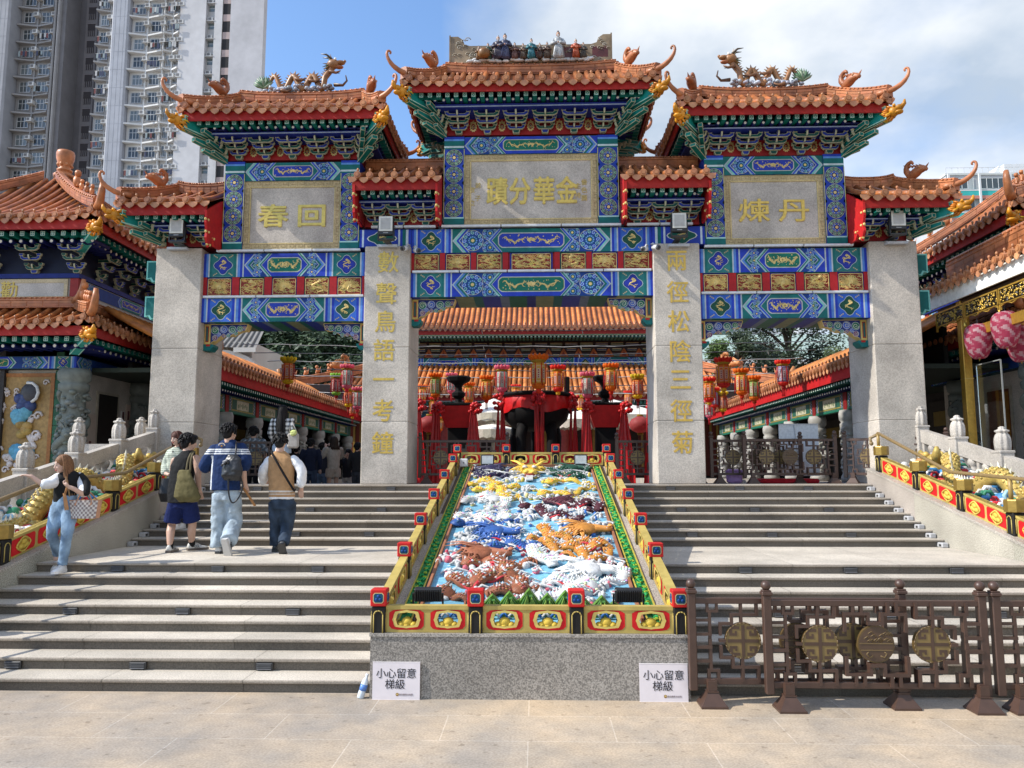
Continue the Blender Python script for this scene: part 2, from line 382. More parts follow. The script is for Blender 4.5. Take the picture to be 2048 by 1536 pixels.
# local frame of the slope: x across, y up the slope, z out of it
RO = Vector((0, .10, .625)); RM = T(RO) @ Rx(ANG); RMI = RM.inverted()
def rp(px, py):
    d = RMI.to_3x3() @ Vector(ray(px, py)); o = RMI @ Vector((CX, -CD, CZ)); k = -o.z/d.z; q = o+d*k; return (q.x, q.y)
def r8(zx, zy): return rp(860+zx/4.876, 920+zy/4.876)
LV = 7.02
g = MB(); g.push(RM)
SKYC = (.17, .40, .54)
g.box(-1.05, 1.05, 0, LV-.12, -.06, 0, SKYC)
g.pop(); bed = g.build('relief_bed', M_RELIEF, ramp)
g = MB(); g.push(RM)
for sx in (-1, 1):
    g.box(sx*1.05, sx*1.075, 0, LV-.1, -.06, .05, (.30, .12, .06)); g.box(sx*1.079, sx*1.10, 0, LV-.1, -.06, .02, (.03, .03, .03))
    g.box(sx*1.104, sx*1.12, 0, LV-.1, -.06, .025, (.45, .38, .06)); g.box(sx*1.225, sx*1.24, 0, LV-.1, -.06, .025, (.45, .38, .06))
g.box(-1.05, 1.05, LV-.115, LV-.09, -.06, .05, (.30, .12, .06))
g.pop(); g.build('frame_moulding', M_PAINT, ramp)
g = MB(); g.push(RM); rng = random.Random(8)
GB = (.015, .20, .055)
for sx in (-1, 1):
    g.box(sx*1.12, sx*1.225, 0, LV-.1, -.06, .012, GB)
    for k in range(150):
        y = .05+k*(LV-.2)/150; x = sx*(1.172+rng.uniform(-.03, .03)); a = rng.uniform(0, 6.28)
        g.tube([(x+.022*math.cos(a+t), y+.022*math.sin(a+t), .014+.012) for t in (0, 1.2, 2.4, 3.6, 4.8)], .009, (.02, .33, .08) if k % 3 else (.28, .40, .03), 4)
g.box(-1.10, 1.10, LV-.085, LV-.01, -.06, .012, GB)
for k in range(46):
    x = -1.05+k*2.1/46
    g.tube([(x+.018*math.cos(t), LV-.05+.018*math.sin(t), .022) for t in (0, 1.2, 2.4, 3.6, 4.8)], .009, (.02, .33, .08), 4)
g.pop(); g.build('scroll_border', M_RELIEF, ramp)
g = MB(); g.push(RM)
for sx in (-1, 1): g.box(sx*1.243, sx*1.30, 0, LV, -.06, -.005, (.035, .035, .035))
g.pop(); g.build('side_gutter', M_METAL, ramp)
RW = (.53, .525, .51); RR = (.52, .03, .04)
def smooth_path(pts, n=4):
    out = []; m = len(pts)
    for i in range(m-1):
        p0, p1, p2, p3 = pts[max(i-1, 0)], pts[i], pts[i+1], pts[min(i+2, m-1)]
        for k in range(n):
            t = k/n
            out.append(tuple(.5*((2*p1[j])+(-p0[j]+p2[j])*t+(2*p0[j]-5*p1[j]+4*p2[j]-p3[j])*t*t+(-p0[j]+3*p1[j]-3*p2[j]+p3[j])*t**3) for j in range(len(p1))))
    out.append(tuple(pts[-1])); return out
def relief_body(g, path, r, col, rng, fin=RW, belly=None, taper=False):
    P = smooth_path([(*q, 0) if len(q) == 2 else q for q in path], 9)
    n = len(P); rs = []
    for i in range(n):
        t = i/(n-1); rs.append(r*((1-.75*t) if taper else (.72+.28*math.sin(math.pi*min(1, max(0, t*1.1))))))
    pts = [(x, y, .045+.05*math.sin(i*.55)) for i, (x, y, z) in enumerate(P)]
    g.tube(pts, rs, col, 8)
    for i in range(1, n-1):
        dx, dy = P[i+1][0]-P[i-1][0], P[i+1][1]-P[i-1][1]; l = math.hypot(dx, dy) or 1; nx, ny = -dy/l, dx/l
        if ny < 0: nx, ny = -nx, -ny
        x, y, z = pts[i]; q = rs[i]
        g.spike((x+nx*q*.7, y+ny*q*.7, z+q*.55), (x+nx*q*1.3+rng.uniform(-.02, .02), y+ny*q*1.3, z+q*1.15), q*.26, fin if i % 2 == 0 else col, 4)
        for sgn in (-.7, -.35, 0, .35, .7):     # rows of scales
            g.ball((x+nx*q*sgn, y+ny*q*sgn, z+q*math.sqrt(1-sgn*sgn)*.93), q*.24, (tuple(min(1, c*rng.uniform(.7, 1.7)+.006) for c in col) if rng.random() < .86 else RW), 5, 3)
    if belly:
        bp = [(pts[i][0]+.0, pts[i][1]-rs[i]*.85, pts[i][2]+.01) for i in range(2, n-2)]
        g.tube(bp[:max(4, n//2)], [r*.30*math.sin(math.pi*(i+1)/(max(4, n//2)+2))+.004 for i in range(len(bp[:max(4, n//2)]))], belly, 5)
def relief_head(g, c, s, col, rng, face=1, frontal=False):
    x, y = c; s *= .86
    lt = tuple(min(1, k*1.5+.03) for k in col)
    g.ball((x, y, .09), (.17*s, .19*s, .12*s), col, 10, 7)
    if frontal:
        g.ball((x, y-.20*s, .10), (.13*s, .13*s, .09*s), lt, 8, 6); g.box(x-.05*s, x+.05*s, y-.62*s, y-.28*s, .06, .09, RW); g.ball((x, y-.30*s, .06), (.09*s, .05*s, .07*s), (.25, .02, .02), 8, 5)
        for sx in (-1, 1):
            g.ball((x+sx*.07*s, y-.08*s, .19*s), .04*s, RW, 6, 5); g.ball((x+sx*.05*s, y-.27*s, .14*s), .045*s, lt, 6, 5)
            g.tube(smooth_path([(x+sx*.1*s, y-.2*s, .13), (x+sx*.35*s, y-.28*s, .14), (x+sx*.6*s, y-.05*s, .12), (x+sx*.85*s, y-.1*s, .08)]), [.016*s]*12+[.008], RW, 5)
            g.tube([(x+sx*.08*s, y+.1*s, .15), (x+sx*.2*s, y+.3*s, .22), (x+sx*.3*s, y+.45*s, .2)], [.035*s, .025*s, .008], lt, 5)
    else:
        f = face
        for a, b, r0, r1, c in ((.02, .02, .085, .05, lt), (-.075, -.05, .055, .035, col)):      # upper and lower jaw
            g.tube([(x, y+a, .10), (x+f*.14*s, y+a*.8+.01, .105), (x+f*.27*s, y+b, .095), (x+f*.34*s, y+b+.01, .10)], [r0*s, r0*s*.9, r1*s*1.1, r1*s*.8], c, 7)
        g.tube([(x+f*.05*s, y-.035*s, .11), (x+f*.28*s, y-.02*s, .10)], [.03*s, .02*s], RR, 5)
        g.ball((x+f*.33*s, y+.035, .13*s+.02), (.035*s, .04*s, .03*s), lt, 6, 5); g.ball((x+f*.06*s, y+.05, .19*s), .026*s, RW, 6, 5)
        for k in range(6): g.spike((x+f*(.08+.04*k)*s, y-.01, .125), (x+f*(.085+.04*k)*s, y-.05*s, .13), .012*s, RW, 4)
        g.tube(smooth_path([(x+f*.30*s, y+.03, .14), (x+f*.38*s, y+.12*s, .16), (x+f*.30*s, y+.24*s, .14), (x+f*.42*s, y+.30*s, .1)]), [.012*s]*12+[.005], RW, 5)
        for q in (0, .07): g.tube([(x-f*.02*s, y+.05+q, .17*s), (x-f*.2*s, y+.12+q, .2*s), (x-f*.38*s, y+.09+q*2, .17*s)], [.02*s, .016*s, .004], lt, 5)
    for k in range(64):
        if frontal: a = rng.uniform(0, 6.28)
        else: a = (math.pi if f > 0 else 0)+rng.uniform(-1.5, 1.5)
        rr = .10*s; bx, by = x+rr*math.cos(a), y+rr*1.2*math.sin(a); e = rng.uniform(.08, .24)*s; w_ = rng.uniform(-.7, .7); z = rng.uniform(.06, .14)
        g.tube([(bx, by, z*s), (bx+e*.5*math.cos(a), by+e*.5*math.sin(a), z*s+.035), (bx+e*math.cos(a+w_), by+e*math.sin(a+w_), z*.7*s)], [.019*s, .015*s, .003], (lt, col, RW)[k % 3 if k % 6 == 0 else k % 2], 4)
def claw(g, c, d, s, col, rng):
    x, y = c
    for k in range(3):
        a = d+(-.5+.5*k)
        g.tube([(x, y, .05), (x+.07*s*math.cos(a), y+.11*s*math.sin(a), .10), (x+.12*s*math.cos(a), y+.2*s*math.sin(a), .03)], [.022*s, .018*s, .006], col, 4)
Z = lambda *q: [r8(*p) for p in q]
specs = [
 ('navy', (.022, .018, .055), [Z((440,120),(560,170),(700,160),(790,110)), Z((430,150),(520,185),(640,180),(760,180))], (600,110), 1.0, -1, .07, RR, 'navy blue relief dragon at the top left of the ramp'),
 ('green', (.012, .06, .035), [Z((1150,110),(1300,170),(1440,150),(1560,110)), Z((1200,160),(1350,185),(1500,175))], (1380,110), 1.0, 1, .07, RR, 'dark green relief dragon at the top right of the ramp'),
 ('gold', (.60, .38, .045), [Z((430,320),(560,310),(660,255),(520,225),(390,260)), Z((860,290),(740,290),(690,340),(760,388),(870,378)), Z((1080,370),(1200,335),(1380,370),(1480,310),(1590,280)), Z((1150,250),(1300,218),(1450,235),(1560,250))], (970,130), 1.35, 0, .085, None, 'gold relief dragon facing forward at the top of the ramp'),
 ('white', (.52, .515, .50), [Z((320,440),(460,375),(620,380),(740,450),(620,500),(500,520)), Z((250,590),(420,560),(620,600),(740,545),(680,500)), Z((740,600),(860,570),(1000,560))], (620,420), .9, 1, .08, RR, 'white relief dragon in the upper left of the ramp'),
 ('purple', (.065, .014, .022), [Z((1130,430),(1400,470),(1580,440),(1650,490),(1540,512)), Z((1040,500),(1150,555),(1330,575),(1480,610)), Z((900,485),(1010,470),(1120,480))], (1280,430), .95, -1, .085, RR, 'dark purple relief dragon in the upper right of the ramp'),
 ('blue', (.028, .085, .27), [Z((560,790),(760,800),(780,850),(600,880),(430,830)), Z((800,850),(950,885),(1060,860)), Z((250,645),(340,640),(430,660)), Z((520,680),(660,660),(820,610))], (620,740), 1.15, 1, .09, RR, 'blue relief dragon in the middle left of the ramp'),
 ('orange', (.48, .20, .035), [Z((1290,760),(1400,820),(1570,850),(1600,880),(1400,885),(1200,850),(1060,800),(970,800)), Z((1070,680),(1180,750),(1330,790)), Z((1150,850),(1260,920),(1400,965)), Z((1460,910),(1540,990),(1700,985),(1750,930),(1690,890)), Z((1600,830),(1790,870))], (1500,715), 1.2, 1, .085, RR, 'orange relief dragon in the middle right of the ramp'),
 ('brown', (.25, .085, .04), [Z((340,1050),(520,1020),(690,1040),(720,1090),(640,1155),(420,1140)), Z((200,1185),(400,1235),(560,1170),(750,1160),(880,1230),(780,1305),(560,1310)), Z((100,1320),(230,1350),(360,1400)), Z((740,1090),(860,1050),(1020,1000)), Z((860,1310),(980,1290),(1070,1300))], (480,955), 1.3, 1, .10, RR, 'reddish brown relief dragon coiled at the lower left of the ramp'),
 ('pearl', (.55, .55, .54), [Z((980,890),(1060,970),(1200,1050)), Z((1180,1210),(1400,1240),(1570,1280),(1350,1330),(1050,1350)), Z((1880,1130),(1860,1200),(1640,1230))], (1520,1120), 1.35, 1, .10, RR, 'white and red relief dragon at the lower right of the ramp')]
for i, (nm, col, paths, hd, hs, face, r, belly, lab) in enumerate(specs):
    rng = random.Random(20+i); g = MB(); g.push(RM @ Sc(1, 1, .62))
    for k, pth in enumerate(paths): relief_body(g, pth, r, col, rng, RW if nm not in ('gold',) else (.7, .55, .2), belly if k < 2 else None, k >= 2)
    relief_head(g, r8(*hd), hs, col, rng, face or 1, face == 0)
    for pth in paths[1:4]: claw(g, pth[-1], rng.uniform(3.5, 5.5), .85, col, rng)
    g.pop(); o = g.build('relief_dragon', M_RELIEF, ramp); o['label'] = lab
# clouds and waves between the dragons
g = MB(); g.push(RM); rng = random.Random(77)
accents = lambda v: ((.50, .05, .09), (.55, .12, .16)) if v < 2.2 else (((.03, .14, .42), (.10, .30, .5)) if v < 3.9 else ((.55, .42, .06), (.6, .5, .2)))
for k in range(360):
    x, y = rng.uniform(-1.0, 1.0), rng.uniform(.45, LV-.25); s = rng.uniform(.03, .075)
    ac = rng.choice(accents(y)); sy = 1.7
    if k % 2:
        g.tube([(x+s*(1-t/9)*math.cos(t*.9)*1.1, y+sy*s*(1-t/9)*math.sin(t*.9), .02+.004*t) for t in range(9)], [s*.24]*8+[s*.12], RW, 5); g.ball((x, y, .015), (s*.75, s*1.1, .03), ac, 7, 4)
    else:
        for q in range(5): g.ball((x+rng.uniform(-s, s)*1.5, y+rng.uniform(-s, s)*sy, .01), (s*.7, s*rng.uniform(.6, 1.1), rng.uniform(.03, .07)), RW if q else ac, 7, 4)
        g.tube([(x-1.5*s, y, .02), (x, y+s, .05), (x+s*2, y+s*.4, .03), (x+s*3, y+s*.6, .01)], [s*.3, s*.35, s*.22, .004], RW, 5)
for k in range(60):
    x, y = rng.uniform(-1.0, 1.0), rng.uniform(.4, LV-.2); g.tube([(x, y, .0), (x+.12, y+.03, .01), (x+.3, y, .0)], [.004, .014, .003], (.5, .66, .74), 4)
g.pop(); g.build('relief_clouds', M_RELIEF, ramp)
g = MB(); g.push(RM)
for k, (zx, hh) in enumerate(((470,.13),(610,.17),(775,.21),(870,.12),(965,.24),(1140,.18),(1310,.22),(1480,.15),(1660,.17),(1780,.10))):
    x, y = r8(zx, 1440); y = .22+.03*(k % 2)
    for q in range(3):
        a = .10+hh*.35-q*.03
        g.prism([(x-a, 0), (x-a*.5, hh*(.5-.08*q)), (x-a*.16, hh*.86), (x, hh*(1-.22*q)), (x+a*.2, hh*.8), (x+a*.55, hh*.42), (x+a, 0)], y-.05*q, y+.06-.05*q, ((.10, .22, .03), (.06, .16, .04), (.16, .28, .05))[q])
for k in range(26): g.tube([(-1.0+k*.08, .08, .02), (-.96+k*.08, .10, .06), (-.92+k*.08, .08, .02)], .016, (RW, (.03, .14, .42))[k % 2], 5)
g.pop(); g.build('relief_mountains', M_RELIEF, ramp)
# ------------------------------------------------------------------ low rail round the ramp
def ringplate(g, x0, x1, z0, z1, hole, y0, y1, col):
    cx, cz = sum(p[0] for p in hole)/len(hole), sum(p[1] for p in hole)/len(hole); n = len(hole); out = []
    angs = [math.atan2(p[1]-cz, p[0]-cx) for p in hole]
    for a in angs:
        c, s_ = math.cos(a), math.sin(a)
        t = min(((x1-cx)/c if c > 1e-6 else (x0-cx)/c if c < -1e-6 else 9), ((z1-cz)/s_ if s_ > 1e-6 else (z0-cz)/s_ if s_ < -1e-6 else 9))
        out.append((cx+c*t, cz+s_*t))
    for cxr, czr in ((x0, z0), (x1, z0), (x1, z1), (x0, z1)):
        k = min(range(n), key=lambda i: (out[i][0]-cxr)**2+(out[i][1]-czr)**2); out[k] = (cxr, czr)
    vs = [(x, y0, z) for x, z in hole]+[(x, y0, z) for x, z in out]+[(x, y1, z) for x, z in hole]+[(x, y1, z) for x, z in out]
    fs = []
    for i in range(n):
        j = (i+1) % n
        fs += [(i, i+n, j+n, j), (2*n+i, 2*n+j, 3*n+j, 3*n+i), (i, j, 2*n+j, 2*n+i), (i+n, 3*n+i, 3*n+j, j+n)]
    g.add(vs, fs, col)
PG = (.43, .325, .095)
def cloud_hole(cx, cz, w, h, n=24, k=1.):
    pts = []
    for i in range(n):
        a = 2*math.pi*i/n; r = 1-.07*math.cos(4*a)+.05*math.cos(8*a)
        pts.append((cx+k*w*r*math.cos(a), cz+k*h*(.92 if math.sin(a) < 0 else 1.08)*r*math.sin(a)))
    return pts
def rail_panel(g, L, h, t, flip=False, openings=True):
    # local: x along 0..L, y thickness -t/2..t/2, z 0..h
    g.box(0, L, -t/2-.008, t/2+.008, h-.035, h, PG); g.box(0, L, -t/2-.004, t/2+.004, 0, .022, PG)
    w2 = L/2
    for q in range(2):
        xa, xb = q*w2, (q+1)*w2; cx, cz = (xa+xb)/2, h*.47
        hw, hh = w2*.265, h*.265
        ringplate(g, xa, xb, .022, h-.035, cloud_hole(cx, cz, hw, hh), -t/2, t/2, PG)
        for y, sg in ((-t/2, -1), (t/2, 1)):
            n = 24; ho = cloud_hole(cx, cz, hw, hh, n, 1.32); rw, rh = w2*.42, h*.37
            o = []
            for p_ in ho:
                a = math.atan2((p_[1]-cz)/rh, (p_[0]-cx)/rw); c, s_ = math.cos(a), math.sin(a)
                e = max(abs(c)**7, abs(s_)**7)**(1/7); kx = 1/max(abs(c), abs(s_)); ch = min(kx, 1.24)
                o.append((cx+rw*c*ch, cz+rh*s_*ch))
            yy = y+sg*.003
            vs = [(x, yy, z) for x, z in ho]+[(x, yy, z) for x, z in o]
            fs = [(i, i+n, (i+1) % n+n, (i+1) % n) for i in range(n)]
            if sg > 0: fs = [f[::-1] for f in fs]
            g.add(vs, fs, CRIM)
            vs = [(x, yy+sg*.006, z) for x, z in cloud_hole(cx, cz, hw, hh, n, 1.0)]+[(x, yy+sg*.006, z) for x, z in ho]
            fs = [(i, i+n, (i+1) % n+n, (i+1) % n) for i in range(n)]
            if sg > 0: fs = [f[::-1] for f in fs]
            g.add(vs, fs, (.6, .46, .13))
        for dx, rr, zz in ((-.55, .30, -.75), (.55, .30, -.75), (0, .42, -.35), (-.95, .2, -.95), (.95, .2, -.95), (0, .3, -.85)):
            g.ball((cx+dx*hw, 0, cz+zz*hh), (rr*hw*1.25, t*.62, rr*hw*1.0), (.60, .42, .06), 8, 6)
def rail_post(parent, name='rail_post'):
    g = MB(); g.bbox(-.064, .064, -.064, .064, 0, .235, (.014, .013, .012), .008)
    for a in range(4):
        g.push(Rz(a*math.pi/2)); pl = [(-.042, .0), (-.042, .165), (-.026, .19), (0, .197), (.026, .19), (.042, .165), (.042, 0)]
        for i in range(len(pl)-1): g.tube([(pl[i][0], -.066, pl[i][1]), (pl[i+1][0], -.066, pl[i+1][1])], .0055, PG, 4)
        g.pop()
    po = g.build(name, M_PAINT, parent)
    g = MB(); g.bbox(-.074, .074, -.074, .074, .237, .39, (.47, .016, .014), .008)
    for a in range(4):
        g.push(Rz(a*math.pi/2)); oc = [(.05, .03), (.035, .047), (-.035, .047), (-.05, .03), (-.05, -.03), (-.035, -.047), (.035, -.047), (.05, -.03)]
        g.flat([(x, .312+z) for x, z in oc], -.0755, (.55, .42, .2)); g.flat([(x*.86, .312+z*.86) for x, z in oc], -.0765, (.006, .06, .11))
        for dx, dz, r in ((0, .016, .016), (-.017, -.012, .015), (.017, -.012, .015)): g.ball((dx, -.0765, .312+dz), (r, .006, r), (.01, .05, .22), 6, 4)
        g.pop()
    g.build('post_cap', M_PAINT, po); return po
pp = None; spots = []
for x in (-1.375, -.485, .435, 1.375): spots.append((x, RY0+.062, .577))
for sx in (-1, 1):
    for y in (1.27, 2.46, 3.72, 4.98, 6.24): spots.append((sx*1.375, y, rwall(y)-.012))
for x in (-1.375, -.47, .44, 1.375): spots.append((x, RY1-.06, rwall(RY1)))
for q in spots:
    if pp is None: pp = rail_post(ramp); o = pp
    else: o = dup(pp, ramp)
    o.location = q
fx = [-1.375, -.485, .435, 1.375]
for k in range(3):
    g = MB(); rail_panel(g, fx[k+1]-fx[k]-.132, .24, .07); o = g.build('rail_panel', M_PAINT, ramp); o.location = (fx[k]+.066, RY0+.062, .579)
bx = [-1.375, -.47, .44, 1.375]
for k in range(3):
    g = MB(); rail_panel(g, bx[k+1]-bx[k]-.132, .24, .07); o = g.build('rail_panel', M_PAINT, ramp); o.location = (bx[k]+.066, RY1-.06, rwall(RY1)+.002)
sy = [RY0+.062, 1.27, 2.46, 3.72, 4.98, 6.24, RY1-.06]
shear = Matrix(((1,0,0,0),(0,1,0,0),(SL*.985,0,1,0),(0,0,0,1)))
for sx in (-1, 1):
    for k in range(6):
        a, e = sy[k]+.066, sy[k+1]-.066
        g = MB(); g.push(Rz(math.pi/2) @ shear); rail_panel(g, e-a, .24, .07); g.pop()
        o = g.build('rail_panel', M_PAINT, ramp); o.location = (sx*1.375, a, rwall(a)+.004)
# lamps, junction box, notices and a bottle by the ramp
def floodlight(name, w_, h_, tilt):
    pass
g = MB(); g.bbox(-.13, .13, -.02, .05, 0, .13, (.012, .012, .013), .01)
for k in range(12): g.box(-.118+k*.0206, -.107+k*.0206, -.042, -.018, .012, .115, (.02, .02, .021))
g.box(-.15, -.135, -.01, .02, -.05, .08, (.015, .015, .015)); g.box(.135, .15, -.01, .02, -.05, .08, (.015, .015, .015)); g.box(-.15, .15, -.01, .02, -.066, -.05, (.015, .015, .015))
for k, (px, s_) in enumerate(((855, 'left'), (1256, 'right'))):
    q = at(px, 1203, .22)
    o = g.build('floodlight', M_METAL) if k == 0 else dup(o)
    o.location = (q.x, .22, .80); o.rotation_euler = (R(12), 0, 0)
    tag(o, 'black finned back of a floodlight behind the front rail, near its %s end' % s_, 'floodlight', 'floodlights on the ramp')
o = None
for k, (px, s_) in enumerate(((975, 'left'), (1161, 'right'))):
    if k == 0:
        g = MB(); g.bbox(-.12, .12, -.05, .03, 0, .21, (.02, .02, .022), .012); g.box(-.10, .10, -.056, -.05, .045, .19, (.70, .72, .70))
        for a in range(9): g.box(-.10+a*.0245, -.096+a*.0245, -.058, -.0555, .045, .19, (.45, .47, .46))
        for a in range(6): g.box(-.10, .10, -.0585, -.0558, .05+a*.026, .053+a*.026, (.45, .47, .46))
        g.box(-.02, .02, .03, .05, -.06, .10, (.02, .02, .02)); o = g.build('floodlight', M_METAL)
    else: o = dup(o)
    q = at(px, 932, 6.82); o.location = (q.x, 6.80, rwall(6.8)-.01+.05)
    tag(o, 'black floodlight with pale face at the head of the ramp, %s one of the pair' % s_, 'floodlight', 'floodlights on the ramp')
g = MB(); g.bbox(-.075, .075, -.05, .05, 0, .15, (.60, .60, .60), .012); g.box(-.06, .06, -.053, -.05, .015, .135, (.66, .66, .66)); g.box(-.01, .01, -.056, -.052, .06, .09, (.2, .2, .2))
g.tube([(.0, 0, .01), (.08, -.04, -.05), (.2, -.02, -.06), (.34, -.03, -.03)], .01, (.02, .02, .02), 5)
o = g.build('junction_box', M_PLAST); o.location = (at(927, 920, 6.7).x, 6.72, rwall(6.7)+.05); tag(o, 'small white junction box at the head of the ramp beside the floodlight', 'junction box')
for k, (px, s_) in enumerate(((783, 'left'), (1328, 'right'))):
    x = (-1.443+.02+.225) if k == 0 else (1.443-.02-.22)
    g = MB(); g.box(-.215, .215, -.012, 0, 0, .325, (.70, .64, .655)); 
    for z in (.0, .325): g.box(-.2165, .2165, -.0135, .001, z-.002, z+.002, (.75, .7, .7))
    o = g.build('warning_notice', M_PLAST); o.location = (x, RY0-.014 if k == 0 else RY0-.016, 0); o.rotation_euler = (R(-1.2), 0, 0)
    tag(o, 'white notice with black characters leaning on the %s end of the granite ramp front' % s_, 'notice', 'stair notices')
    text_bm('小心留意', .092, .002, 0, 'lettering', M_PLAST, o, T((0, -.0138, .222)), (.012, .010, .014))
    text_bm('梯級', .092, .002, 0, 'lettering', M_PLAST, o, T((-.01, -.0138, .128)), (.012, .010, .014))
    text_bm('嗇色園黃大仙祠', .018, .002, 0, 'small_lettering', M_PLAST, o, T((.09, -.0138, .045)), (.36, .30, .31))
    g = MB(); g.disc(.012, .046, .0145, -.0137, (.25, .13, .03), 16); g.box(.0, .024, -.0146, -.0139, .043, .047, (.65, .5, .2)); g.disc(.012, .053, .005, -.0142, (.6, .42, .12), 10); g.build('emblem', M_PLAST, o)
g = MB(); bc = (.62, .68, .74)
g.lathe([(.028, 0), (.032, .01), (.032, .06), (.030, .07), (.032, .08), (.032, .13), (.026, .16), (.013, .185), (.013, .20)], 0, 0, 0, bc, 14)
g.lathe([(.0335, .07), (.0335, .125)], 0, 0, 0, (.10, .22, .55), 14); g.lathe([(.015, .198), (.015, .216)], 0, 0, 0, (.7, .72, .75), 10)
o = g.build('water_bottle', M_PLAST); o.location = (-1.53, -.14, 0); o.rotation_euler = (R(-6), R(16), 0); tag(o, 'clear plastic water bottle with blue label standing left of the left notice', 'bottle')
# ------------------------------------------------------------------ roof kit: tiled slopes, ridges, brackets, beasts
def vary(c, rng, a=.16): 
    k = 1+rng.uniform(-a, a); return (c[0]*k, c[1]*k*rng.uniform(.94, 1.06), c[2]*k)
def slope(g, E0, E1, R0, R1, n, r, rng, sag=.35, up=0., m=5, ends=True, tile=TILE, seg=6, drip=True, side=None):
    E0, E1, R0, R1 = map(Vector, (E0, E1, R0, R1)); e = E1-E0; e.z = 0; Lh = e.length; eh = e/Lh
    u0, u1 = (R0-E0).dot(eh), (R1-E0).dot(eh); D = (R0-E0)-eh*u0; dz = D.z; D.z = 0; dn = -D.normalized(); Zv = Vector((0,0,1))
    u0 = max(u0, 0.); u1 = min(u1, Lh)
    def P(u, t):
        s = abs(2*u/Lh-1)
        return E0+eh*u+D*t+Zv*(dz*(t*(1-sag)+sag*t*t)+up*(s**5)*(1-t)+(E1.z-E0.z)*u/Lh*(1-t))
    def tm(u): return max(0., min(1., u/u0 if u < u0 else ((Lh-u)/(Lh-u1) if u > u1 and Lh-u1 > 1e-6 else 1.)))
    w = Lh/n
    for k in range(n):
        ua, ub = k*w, (k+1)*w; ta, tb = tm(ua), tm(ub)
        A = [P(ua, ta*j/m) for j in range(m+1)]; B = [P(ub, tb*j/m) for j in range(m+1)]
        vs = A+B; fs = [(j, m+1+j, m+2+j, j+1) for j in range(m)]
        g.add(vs, fs, vary(TILED, rng))
        u = (k+.5)*w; t = tm(u)
        if t < .03: t = .03
        pts = [P(u, t*j/m)+Zv*r*.35 for j in range(m+1)]
        g.tube(pts, r, [vary(tile, rng) for j in range(m) for q in range(seg)]+[tile, tile], seg)
        if ends:
            p = pts[0]; c = vary(TILEL, rng, .1)
            g.tube([p+dn*(-.03), p+dn*.075], r*1.15, c, 10, True, False); g.tube([p+dn*.075, p+dn*.080], r*.84, vary((.30, .11, .045), rng, .1), 8, True, False); g.tube([p+dn*.078, p+dn*.086], r*.62, c, 8, True, False)
            g.ball(p+Zv*r*2.0+dn*.01, (r*.46, r*.46, r*.60), c, 6, 4); g.tube([p+Zv*r*.6+dn*.01, p+Zv*r*1.8+dn*.01], r*.28, c, 4)
    if drip:
        for k in range(n+1):
            u = min(Lh-.02, max(.02, k*w)); p = P(u, 0)+dn*.03-Zv*r*.5; c = vary((.50, .23, .12), rng, .12); hw = w*.40; q = []
            for j in range(7):
                a = math.pi*j/6; q.append((math.cos(a)*hw, -math.sin(a)*r*1.75*(1.12 if j == 3 else 1)))
            vs = [p+eh*x+Zv*(z+r*.25) for x, z in q]+[p-dn*.02+eh*x+Zv*(z+r*.25) for x, z in q]
            fs = [tuple(range(7)), tuple(range(13, 6, -1))]+[(j, j+7, (j+1) % 7+7, (j+1) % 7) for j in range(7)]
            g.add(vs, fs, c)
def sweep(g, pts, prof, cols, closed_prof=True, caps=True):
    P = [Vector(p) for p in pts]; n = len(prof); vs = []
    for i in range(len(P)):
        d = P[min(i+1, len(P)-1)]-P[max(i-1, 0)]; d.z = 0; d.normalize(); s = Vector((d.y, -d.x, 0))
        vs += [P[i]+s*a+Vector((0,0,b)) for a, b in prof]
    fs, cs = [], []
    for i in range(len(P)-1):
        for k in range(n):
            fs.append((i*n+k, (i+1)*n+k, (i+1)*n+(k+1) % n, i*n+(k+1) % n)); cs.append(cols[k % len(cols)])
    if caps: fs += [tuple(range(n)), tuple(range(len(vs)-1, len(vs)-n-1, -1))]; cs += [cols[0], cols[0]]
    g.add(vs, fs, cs)
def ridge(g, pts, w, h, rng, panels=True):
    prof = [(-w, 0), (-w, h*.62), (-w*1.22, h*.66), (-w*1.22, h*.76), (-w*.9, h*.80), (-w*.95, h*.92), (-w*.6, h), (w*.6, h), (w*.95, h*.92), (w*.9, h*.80), (w*1.22, h*.76), (w*1.22, h*.66), (w, h*.62), (w, 0)]
    c = (.38, .125, .045); l = (.44, .165, .068)
    sweep(g, pts, prof, [c, l, l, l, c, l, l, l, c, l, l, l, c, c])
    if panels:
        P = [Vector(p) for p in pts]
        for i in range(len(P)-1):
            d = P[i+1]-P[i]; L_ = d.length; d.normalize(); s = Vector((d.y, -d.x, 0)).normalized(); k = max(1, int(L_/.34))
            for j in range(k):
                a = P[i]+d*(L_*j/k+.012); e = P[i]+d*(L_*(j+1)/k-.012)
                for sg in (-1, 1):
                    q = s*sg*(w+.012)
                    vs = [a+q+Vector((0,0,.03)), e+q+Vector((0,0,.03)), e+q+Vector((0,0,h*.34)), a+q+Vector((0,0,h*.34))]
                    g.add(vs, [(0,1,2,3)], vary((.38, .13, .05), rng))
                    vs = [a+q+Vector((0,0,h*.37)), e+q+Vector((0,0,h*.37)), e+q+Vector((0,0,h*.60)), a+q+Vector((0,0,h*.60))]
                    g.add(vs, [(0,1,2,3)], vary((.41, .15, .06), rng))
                    f = s*sg*(w*.95+.01)
                    for t in range(3):
                        b = a+(e-a)*((t+.5)/3)+f+Vector((0,0,h*.86)); g.ball(b, (.035, .02, .022), l, 5, 3)
